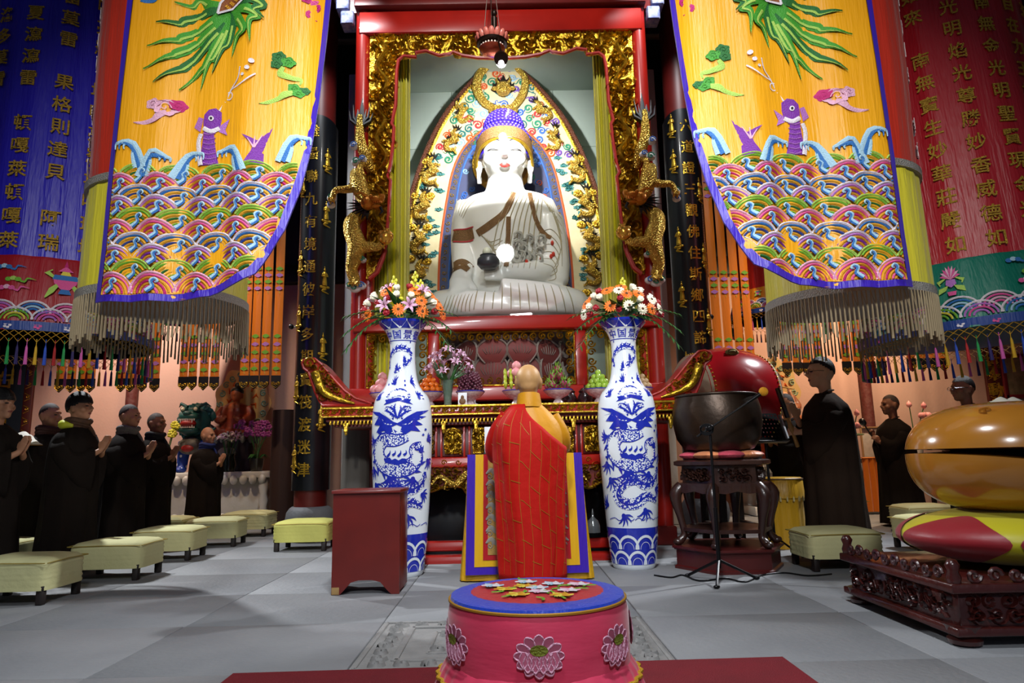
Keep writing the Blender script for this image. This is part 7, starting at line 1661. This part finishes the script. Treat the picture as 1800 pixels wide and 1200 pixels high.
for nm, sg in (('upper_body', 1), ('lower_jaw', -1)):
    b = MB(); N = 96; rings = []
    for i in range(-4, 25):
        ring = []
        for j in range(N):
            a = 2*pi*j/N; e0_ = mid(a)+sg*gap(a)
            if i < 0: p = fe(a, e0_); c_ = Vector((0, 0, p.z)); ring.append(p.lerp(c_, .12*(-i)) + Vector((0, 0, -sg*.004*(-i))))
            else: e_ = e0_+(sg*pi/2-e0_)*i/24*.999; ring.append(fe(a, e_))
        rings.append(ring)
    b.loft(rings, True, True); o = b.build(nm, wm, wf)
b = MB(); b.loft([[Vector((ra*.55*cos(a), rb*.55*sin(a), rc_+dz)) for a in [2*pi*j/40 for j in range(40)]] for dz in (-.12, .12)]); b.build('slit_shade', M('painted slit shade', '0c0805', .9), wf)  # near-black core paints in the shade deep inside the mouth slit
fw = lambda u, v, h: fe(u, v, h)
for k, (a, e, r, sg) in enumerate(((-1.9, .62, .09, 1), (-1.45, .78, .11, -1), (-1.15, .5, .1, 1), (-.9, .75, .09, -1), (-1.6, 1.0, .1, 1), (-2.4, .9, .07, -1))):
    b = MB(); b.stroke([(q.x, q.y) for q in spiral((a, e), r*1.3, 1.5, k, sg, 22)], .022, lambda u, v, h: fw(u, v, h), .0, .012); b.build('carved_curl', wm, wf)
b = MB()
for k in range(40): a = -1.35+.05*(k % 10); e = .95+.055*(k//10); b.ell(fw(a+.02*(k//10 % 2), e, .002), (.014, .014, .008), 6, 4)
o = b.build('carved_scales', wm, wf); o['kind'] = 'stuff'
p = D(1790, 716, 4.75); ob = open_book((p.x, 4.75, p.z), .3, 'open book on a stand behind the wooden fish', .5)
tb2 = thing('book_stand', 'dark slim book stand behind the wooden fish', 'stand', (p.x, 4.78, 0)); b = MB(); b.cyl((0, .04, .02), (0, .04, p.z-.05), .015); b.lathe([(.16, 0), (.16, .015), (.03, .03), (.001, .03)], n=20); b.build('pole', blm, tb2); b = MB(); b.box((0, 0, p.z-.035), (.3, .2, .012), mat=Matrix.Rotation(.3, 3, 'Z') @ Matrix.Rotation(.5, 3, 'X')); b.build('rest', blm, tb2)
# ------------------------------------------------------------------ timber logs, plaques, side altars
log_d = M('dark timber log', '3a2018', .7, bump=(9, .6, (1, 1, .15)), var=(4, '24130e', .7, (1, 1, .2))); log_g = M('grey cracked timber', '5c5852', .8, bump=(9, .6, (1, 1, .15)), var=(5, '45413c', .7, (1, 1, .2)))
def log(x0, x1, ytop, Y, m, label):
    p0, p1 = D(x0, 850, Y), D(x1, 850, Y); r = (p1.x-p0.x)/2; h = D(x0, ytop, Y).z; t = thing('timber_log', label, 'log', ((p0.x+p1.x)/2, Y, 0)); b = MB()
    b.lathe([(r*1.12, 0), (r*1.05, .3), (r, h*.6), (r*.96, h)], n=40, mod=lambda a, z: 1+.03*sin(3*a+z)+.015*sin(11*a)); b.build('trunk', m, t); b = MB(); b.lathe([(r*.9, h-.01), (r*.93, h+.004), (r*.5, h+.008), (.001, h+.008)], n=30); b.build('cut_end', m, t)
log(475, 521, 722, 10.6, log_d, 'dark upright timber log beside the marble pedestal'); log(600, 648, 752, 7.46, log_g, 'grey cracked upright log behind the tall vase and cabinet')
def plaque(x0, x1, ytop, ybot, chars, ys, Y, label, size):
    p0, p1 = D(x0, ytop, Y), D(x1, ybot, Y); c = (p0.x+p1.x)/2; w = p1.x-p0.x; zt, zb_ = p0.z, p1.z; t = thing('couplet_plaque', label, 'plaque', (c, Y, 0)); b = MB(); b.box((0, 0, (zt+zb_)/2), (w, .05, zt-zb_)); b.build('board', black_lac, t)
    for s in (-1, 1):
        b = MB(); b.box((s*(w/2+.03), -.01, (zt+zb_)/2), (.16, .06, zt-zb_)); fr_ = b.build('border', M('red brown border', '4a1a12', .5), t); b = MB(); fn = lambda u, v, h: Vector((s*(w/2+.03)+u, -.042-h, v)); n = int((zt-zb_)/.22)
        for k in range(n): z = zb_+.11+k*.22; b.stroke([(-.05, z-.07), (.05, z-.02), (-.0, z), (.05, z+.02), (-.05, z+.07)], .012, fn, 0, .006); b.stroke(spiral((0, z), .03, 1.2, 0, s, 10), .01, fn, .001, .006)
        b.split('gilt_ornament', gold, fr_)
    for ch, y in zip(chars, ys): b = MB(); glyph(b, ch, 0, D(x0, y, Y).z, size, lambda u, v, h: Vector((u, -.027-h, v)), 0, .02); b.build('character', gold, t)
plaque(-22, 34, 560, 840, '右目足', (668, 710, 752), BW-.03, 'black wall plaque with gold characters behind the standing women', .33)
plaque(1716, 1768, 480, 800, '世不動金', (634, 657, 687, 715), BW-.03, 'black wall plaque with gold characters behind the monk with glasses', .3)
p = D(1792, 660, BW-.15); t = thing('framed_picture', 'red framed picture panel beside the wall plaque', 'picture', (p.x+.1, BW-.08, p.z)); b = MB()
for s in (-1, 1): b.box((s*.33, 0, 0), (.07, .06, .8)); b.box((0, 0, s*.37), (.7, .06, .07))
b.build('frame', M('maroon frame', '6a1620', .5), t); b = MB(); b.box((0, .01, 0), (.62, .03, .7)); b.build('panel', M('mottled picture', '8a7a5c', .7, var=(9, '4a4a30', .8)), t)
p = D(1532, 772, 11.1); t = thing('standing_picture', 'small wood-framed picture standing by the lotus flowers', 'picture', (p.x, 11.1, .84)); b = MB()
for s in (-1, 1): b.box((s*.16, 0, .25), (.025, .03, .5)); b.box((0, 0, .25+s*.24), (.34, .03, .025))
b.build('frame', M('pale wood frame', '8a6a44', .5), t); b = MB(); b.box((0, .01, .25), (.31, .01, .47)); b.build('print', M('pale print', 'b9b2a6', .7, var=(14, '8f8a84', .6)), t)
def pedestal(xc, Y, w, d, h, label):
    t = thing('marble_pedestal', label, 'pedestal', (xc, Y, 0)); b = MB(); b.box((0, 0, .07), (w+.14, d+.1, .14)); b.build('plinth', marble, t); b = MB(); b.box((0, 0, h/2), (w-.14, d-.14, h-.2)); b.build('core', marble, t); b = MB(); b.box((0, 0, h-.05), (w+.1, d+.08, .1)); b.build('top_slab', marble, t)
    n = int(w/.14)
    for k in range(n): b = MB(); b.ell((-w/2+(k+.5)*w/n, -d/2-.03, h-.12), (.065, .05, .075), 10, 7); b.build('lotus_petal', marble, t); b = MB(); b.ell((-w/2+(k+.5)*w/n, -d/2-.04, .17), (.065, .05, .05), 10, 7); b.build('base_petal', marble, t)
    for s in (-1, 1): b = MB(); b.lathe([(.06, .15), (.08, .22), (.05, .3), (.075, .4), (.05, .5), (.08, .6), (.06, h-.14)], (s*(w/2-.06), -d/2+.02, 0), 14); b.build('carved_corner', marble, t)
PLY = 11.35; hP = .84
pedestal(-4.7, PLY, 1.9, 1.1, hP, 'white marble pedestal under the lion statue'); pedestal(4.9, PLY, 2.15, 1.1, hP, 'white marble pedestal under the flute statue')
oc = thing('altar_cloth', 'orange cloth hanging on the marble pedestal front', 'cloth', (5.75, PLY-.66, 0)); b = MB(); b.loft([[Vector((-.3+.6*j/30, .02*sin(j*1.3), z)) for j in range(31)] for z in (.04, .4, hP+.01)], False, False); b.build('drape', silk('orange altar silk', 'd9741a'), oc); b = MB(); b.box((0, .1, hP+.012), (.6, .25, .012)); b.build('top_fold', silk('orange altar silk'), oc)
# lion statue
sea = M('sea green paint', '1f5a52', .45, var=(9, '143a44', .6)); dotm = M('blue with white dots', '1f3f9a', .45)
nt = dotm.node_tree; v = nt.nodes.new('ShaderNodeTexVoronoi'); v.inputs['Scale'].default_value = 11; r = nt.nodes.new('ShaderNodeValToRGB'); r.color_ramp.interpolation = 'CONSTANT'; r.color_ramp.elements[0].color = (.75, .8, .85, 1); r.color_ramp.elements[1].position = .28; r.color_ramp.elements[1].color = lin(hx('1f3f9a'))+(1,); tc = nt.nodes.new('ShaderNodeTexCoord'); nt.links.new(tc.outputs['Object'], v.inputs[0]); nt.links.new(v.outputs['Distance'], r.inputs[0]); nt.links.new(r.outputs[0], nt.nodes['Principled BSDF'].inputs['Base Color'])
lx = D(341, 740, PLY-.2).x; li = thing('lion_statue', 'painted guardian lion statue with blue dotted legs and open jaws', 'statue', (lx, PLY+.1, hP)); b = MB()
b.tube(smoothpath([(.0, .35, .5), (0, .05, .55), (0, -.15, .62)], 4), lerps([.24, .27, .24], 9), 16)
for sx in (-1, 1):
    for y in (-.2, .33): b.tube([(sx*.16, y, .5), (sx*.18, y-.02, .25), (sx*.18, y-.04, .05)], [.12, .09, .08], 12); b.ell((sx*.18, y-.08, .04), (.09, .12, .05), 12, 8)
link_me = remesh(b, .025, 4); link_me.materials.append(dotm); link('body', link_me, li)
b = MB(); b.ell((0, -.3, .8), (.26, .22, .24), 20, 14); b.ell((0, -.46, .88), (.17, .12, .08), 16, 10); b.ell((0, -.44, .66), (.17, .12, .06), 16, 10)
for s in (-1, 1): b.ell((s*.1, -.45, 1.0), (.06, .05, .05), 10, 8); b.tube([(s*.08, -.38, 1.04), (s*.2, -.34, 1.1), (s*.26, -.28, 1.05)], [.03, .025, .006], 8); b.ell((s*.25, -.2, .9), (.05, .05, .09), 10, 8)
b.ell((0, -.55, .93), (.07, .05, .04), 10, 8); hd = b.build('head', sea, li)
b = MB(); b.ell((0, -.5, .77), (.13, .1, .07), 16, 10); b.build('mouth', M('red mouth', '8f1a18', .5), hd); b = MB()
for k in range(9): x = -.12+.03*k; L = .06 if k in (1, 7) else .03; b.tube([(x, -.575+.4*abs(x)**1.5, .84), (x, -.58+.4*abs(x)**1.5, .84-L)], [.013, .003], 6); b.tube([(x, -.565+.4*abs(x)**1.5, .7), (x, -.57+.4*abs(x)**1.5, .7+L*.8)], [.012, .003], 6)
b.split('tooth', white_p, hd); b = MB()
for s in (-1, 1): b.ell((s*.1, -.49, 1.0), .032, 10, 8)
b.split('eye', M('glossy eye', 'e8e2c8', .2), hd); b = MB()
for k in range(26): a = radians(20+k*12.5); b.tube([(.2*cos(a), -.2, .8+.2*sin(a)), (.3*cos(a), -.18, .8+.29*sin(a)), (.33*cos(a+.2), -.2, .8+.32*sin(a+.2))], [.05, .04, .01], 8)
b.build('mane', M('blue green mane', '14464c', .5, var=(20, '2f8a8a', .5)), hd)
b = MB(); b.ell((0, -.4, .42), (.19, .1, .14), 16, 10); b.build('chest_mask', M('black white mask', '1c1c1e', .5, var=(18, '9a9488', .5)), li); b = MB(); b.ell((0, -.48, .38), (.1, .04, .06), 12, 8); b.build('mask_mouth', M('red mouth'), li)
def seated_figure(loc, label, robe, skinm, headm, halo_cols, kind):
    t = thing('painted_statue', label, 'statue', loc); t.scale = (.85, .85, .85); b = MB(); b.ell((0, 0, .14), (.42, .34, .15), 24, 10); b.lathe([(.3, .1), (.26, .35), (.27, .55), (.22, .68), (.08, .74)], n=24); 
    for s in (-1, 1): b.tube(smoothpath([(s*.22, 0, .64), (s*.33, -.05, .45), (s*.2, -.24, .38)], 4), lerps([.09, .085, .07], 9), 12); b.tube([(s*.3, -.05, .16), (s*.1, -.32, .12)], [.15, .1], 12)
    me = remesh(b, .02, 4); me.materials.append(robe); link('robe', me, t)
    b = MB(); b.ell((0, -.02, .9), (.11, .12, .14), 18, 12); b.ell((0, -.06, .84), (.08, .08, .08), 12, 8); b.tube([(0, 0, .7), (0, -.01, .82)], [.07, .06], 10); b.ell((0, -.14, .89), (.018, .02, .03), 8, 6); b.ell((0, -.12, .62), (.17, .13, .12), 16, 10)
    for s in (-1, 1):
        b.ell((s*.11, 0, .87), (.02, .03, .06), 8, 6)
        hz = .42 if kind == 'rider' else .72; b.tube([(s*.2, -.24, .38), (s*.1, -.28, hz)], [.055, .04], 8)
        for k in range(4): b.tube([(s*.1+.015*(k-1.5), -.29, hz+.0), (s*.08+.015*(k-1.5), -.31, hz+.06)], [.012, .008], 6)
        b.tube([(s*.08, -.3, hz), (s*.05, -.3, hz+.03)], [.012, .008], 6)
    me = remesh(b, .012, 3); me.materials.append(skinm); link('body', me, t)
    b = MB(); b.ell((0, .01, .96), (.125, .135, .1), 18, 10); b.ell((0, .02, 1.07), (.06, .06, .07), 12, 8); b.build('hair', headm, t)
    fnh = lambda u, v, h: Vector((u, .3-h, v)); b = MB(); b.prism([(.55*cos(a)*(1+.06*cos(9*a)), .75+.72*sin(a)*(1+.06*cos(9*a))) for a in [2*pi*i/60 for i in range(60)]], fnh, -.02, 0); b.build('halo', halo_cols[0], t)
    b = MB(); 
    for k in range(18): a = 2*pi*k/18; b.stroke(spiral((.44*cos(a), .75+.58*sin(a)), .07, 1.4, k, 1 if k % 2 else -1, 14), .03, fnh, .004, .02)
    b.split('halo_scroll', halo_cols[1], t); b = MB()
    for k in range(12): a = 2*pi*k/12; b.stroke([(.2*cos(a), .85+.26*sin(a)), (.28*cos(a+.2), .85+.36*sin(a+.2)), (.32*cos(a), .85+.42*sin(a))], [.03, .06, .01], fnh, .004, .015)
    b.split('halo_flame', halo_cols[2], t)
    for k in range(14): a = 2*pi*k/14; b = MB(); b.ell((.4*cos(a), .34*sin(a), .03), (.09, .05, .09), 10, 7, Matrix.Rotation(a, 3, 'Z')); b.build('lotus_petal', M('rose lotus', 'c8505c', .5, var=(9, 'e8a09a', .5)), t)
    if kind == 'flute': b = MB(); b.tube([(-.22, -.3, .84), (.2, -.3, .76)], .014, 8); b.build('flute', M('bamboo', 'b58f3e', .5), t)
    return t
x1 = D(414, 700, PLY+.05).x
st1 = thing('statue_base', 'carved rock base under the orange robed statue', 'rock base', (x1, PLY+.1, hP)); b = MB(); b.lathe([(.34, 0), (.36, .1), (.3, .25), (.33, .4), (.3, .5), (.001, .5)], n=24, mod=lambda a, z: 1+.08*sin(5*a+9*z)); b.build('rock', M('dark painted rock', '241c2c', .6, bump=(8, .6)), st1); b = MB(); b.ell((0, -.3, .3), (.15, .08, .1), 12, 8); b.build('lotus_bud', M('rose lotus'), st1)
seated_figure((x1, PLY+.1, hP+.5), 'orange robed statue with scroll halo beside the lion', M('rust orange robe', 'a8451c', .45, var=(6, '3a2430', .6)), M('terracotta skin', 'a85a34', .5), M('dark hair paint', '17120f', .5), (M('halo cream', 'd9b878', .6), M('pale green scroll', '9ab89a', .6), M('orange flame paint', 'd9641c', .6)), 'rider')
x2 = D(1366, 640, PLY+.05).x
st2 = thing('statue_base', 'painted drum shaped base under the flute statue', 'rock base', (x2, PLY+.1, hP)); b = MB(); b.lathe([(.36, 0), (.42, .15), (.38, .4), (.34, .5), (.001, .5)], n=24); b.build('rock', M('orange painted base', 'c8501c', .45, var=(5, '8f2a18', .6)), st2); b = MB(); b.ell((0, -.38, .18), (.2, .12, .14), 14, 9); b.build('lotus_bud', M('rose lotus'), st2)
seated_figure((x2, PLY+.1, hP+.5), 'painted statue playing a flute before a scroll halo', M('umber robe', '6a3a24', .45, var=(6, 'b8642a', .6)), M('peach skin paint', 'd9a078', .5), M('dark hair paint'), (M('halo cream'), M('pale green scroll'), M('orange flame paint')), 'flute')
# flowers by the side altars
def orchids(x, y, Y, m, label, z0=None, n=40, h=.75, sp=.3):
    p = D(x, y, Y); z0 = hP if z0 is None else z0; t = thing('potted_flowers', label, 'flowers', (p.x, Y, z0)); b = MB(); b.lathe([(.001, 0), (.08, 0), (.1, .08), (.11, .2), (.095, .2), (.001, .15)], n=20); b.build('pot', M('dark glaze pot', '2a2622', .3, coat=.4), t); r_ = random.Random(int(x)); b = MB(); c = MB()
    for k in range(8):
        a = r_.uniform(0, 6.3); P = smoothpath([(0, 0, .15), (.08*cos(a), .08*sin(a), h*.6), (sp*cos(a), sp*sin(a)*.6, h), (sp*1.35*cos(a), sp*.8*sin(a), h*.88)], 5); b.tube(P, .006, 5)
        for q in range(n//8): i = 7+int(q*(len(P)-8)/(n//8)); o_ = P[i]+Vector((r_.uniform(-.03, .03), r_.uniform(-.03, .03), r_.uniform(-.02, .03))); [c.ell(o_+Vector((.028*cos(w), -.012, .028*sin(w))), (.026, .01, .022), 6, 4) for w in [j*1.257 for j in range(5)]]
        b.tube([(0, 0, .17), (.12*cos(a+.5), .12*sin(a+.5), .26), (.2*cos(a+.5), .2*sin(a+.5), .2)], [.01, .03, .004], 6, flat=.3)
    b.build('stems', leaf_m, t); c.split('blossoms', m, t)
orchids(291, 790, 10.98, yellow_f, 'yellow orchids in a pot beside the lion statue', sp=.2); orchids(452, 790, 10.95, M('purple orchid', '7a1f6a', .5, var=(12, 'b04a98', .5)), 'purple orchids in a pot on the marble pedestal')
p = D(402, 800, 10.9); t = thing('lily_vase', 'glass vase of white and pink lilies on the marble pedestal', 'flowers', (p.x, 10.9, hP)); b = MB(); b.lathe([(.001, 0), (.1, 0), (.12, .12), (.09, .24), (.11, .28), (.1, .28), (.001, .03)], n=20); b.build('glass_vase', M('dim glass', '26302a', .12, trans=.5), t)
for k in range(9): b = MB(); a = k*2.4; rr = .05*sqrt(k)+.02; c = Vector((rr*cos(a), rr*sin(a)*.6, .5+.03*(k % 3))); lily(b, c, (cos(a)*.5, -.5, .8), .09); b.mi = 0; b.build('lily', [pink_f if k % 2 else white_f, dark_c], t); b = MB(); b.tube([(0, 0, .1), c], .006, 5); b.build('stem', leaf_m, t)
lotus_p = M('pale lotus pink', 'd98a90', .5, var=(9, 'e8b8ac', .5))
def lotus_pot(x, Y, stems, label):
    p = D(x, 800, Y); t = thing('lotus_flowers', label, 'flowers', (p.x, Y, hP)); b = MB(); b.lathe([(.001, 0), (.08, 0), (.1, .1), (.07, .22), (.085, .25), (.07, .25), (.001, .2)], n=18); b.build('pot', M('white jar', 'b9b4aa', .3, coat=.4), t)
    for (sx, sy, op) in stems:
        e = D(sx, sy, Y)-Vector((p.x, Y, hP)); e.y = 0; b = MB(); b.tube(smoothpath([(0, 0, .2), (e.x*.4, 0, e.z*.6), e], 4), .008, 5); b.build('stem', leaf_m, t); b = MB()
        if op:
            for k in range(9): a = 2*pi*k/9; b.ell(e+Vector((.05*cos(a), .05*sin(a), .02)), (.05, .03, .05), 8, 6, Matrix.Rotation(a, 3, 'Z'))
            b.build('bloom', lotus_p, t); b = MB(); b.ell(e+Vector((0, 0, -.12)), (.14, .1, .02), 14, 6); b.build('leaf', leaf_m, t)
        else: b.lathe([(.008, -.04), (.04, -.01), (.038, .03), (.002, .075)], e, 10); b.build('bud', lotus_p, t)
lotus_pot(1500, 10.7, ((1506, 727, 0), (1502, 750, 1)), 'pink lotus flowers in a jar beside the worn red post'); lotus_pot(1612, 11.0, ((1598, 712, 0), (1624, 714, 0), (1626, 732, 1)), 'pink lotus buds in a jar near the wall plaque')
b_ = thing('side_table', 'plain table under the lotus jar near the wall plaque', 'table', (D(1612, 800, 11.0).x, 11.1, 0)); b = MB(); b.box((0, 0, hP-.02), (.9, .6, .04)); b.build('table_top', dark_wood, b_)
for sx in (-1, 1):
    for sy in (-1, 1): b = MB(); b.box((sx*.4, sy*.25, (hP-.04)/2), (.06, .06, hP-.04)); b.build('leg', dark_wood, b_)
# wall loudspeaker horns by the columns
for s, (x, y) in ((-1, (512, 574)), (1, (1250, 557))):
    p = D(x, y, 8.75); t = thing('security_camera', 'small dome camera on an arm at the '+('couplet column near the dark log' if s < 0 else 'couplet column near the red drum'), 'camera', (p.x, 8.75, p.z)); b = MB(); b.ell((0, 0, 0), (.035, .045, .035), 12, 8); b.build('lens_dome', black_lac, t); b = MB(); b.tube([(0, .02, 0), (-s*.13, .03, .0)], .012, 6); b.build('arm', M('pale plastic', 'c9c6c0', .5), t)
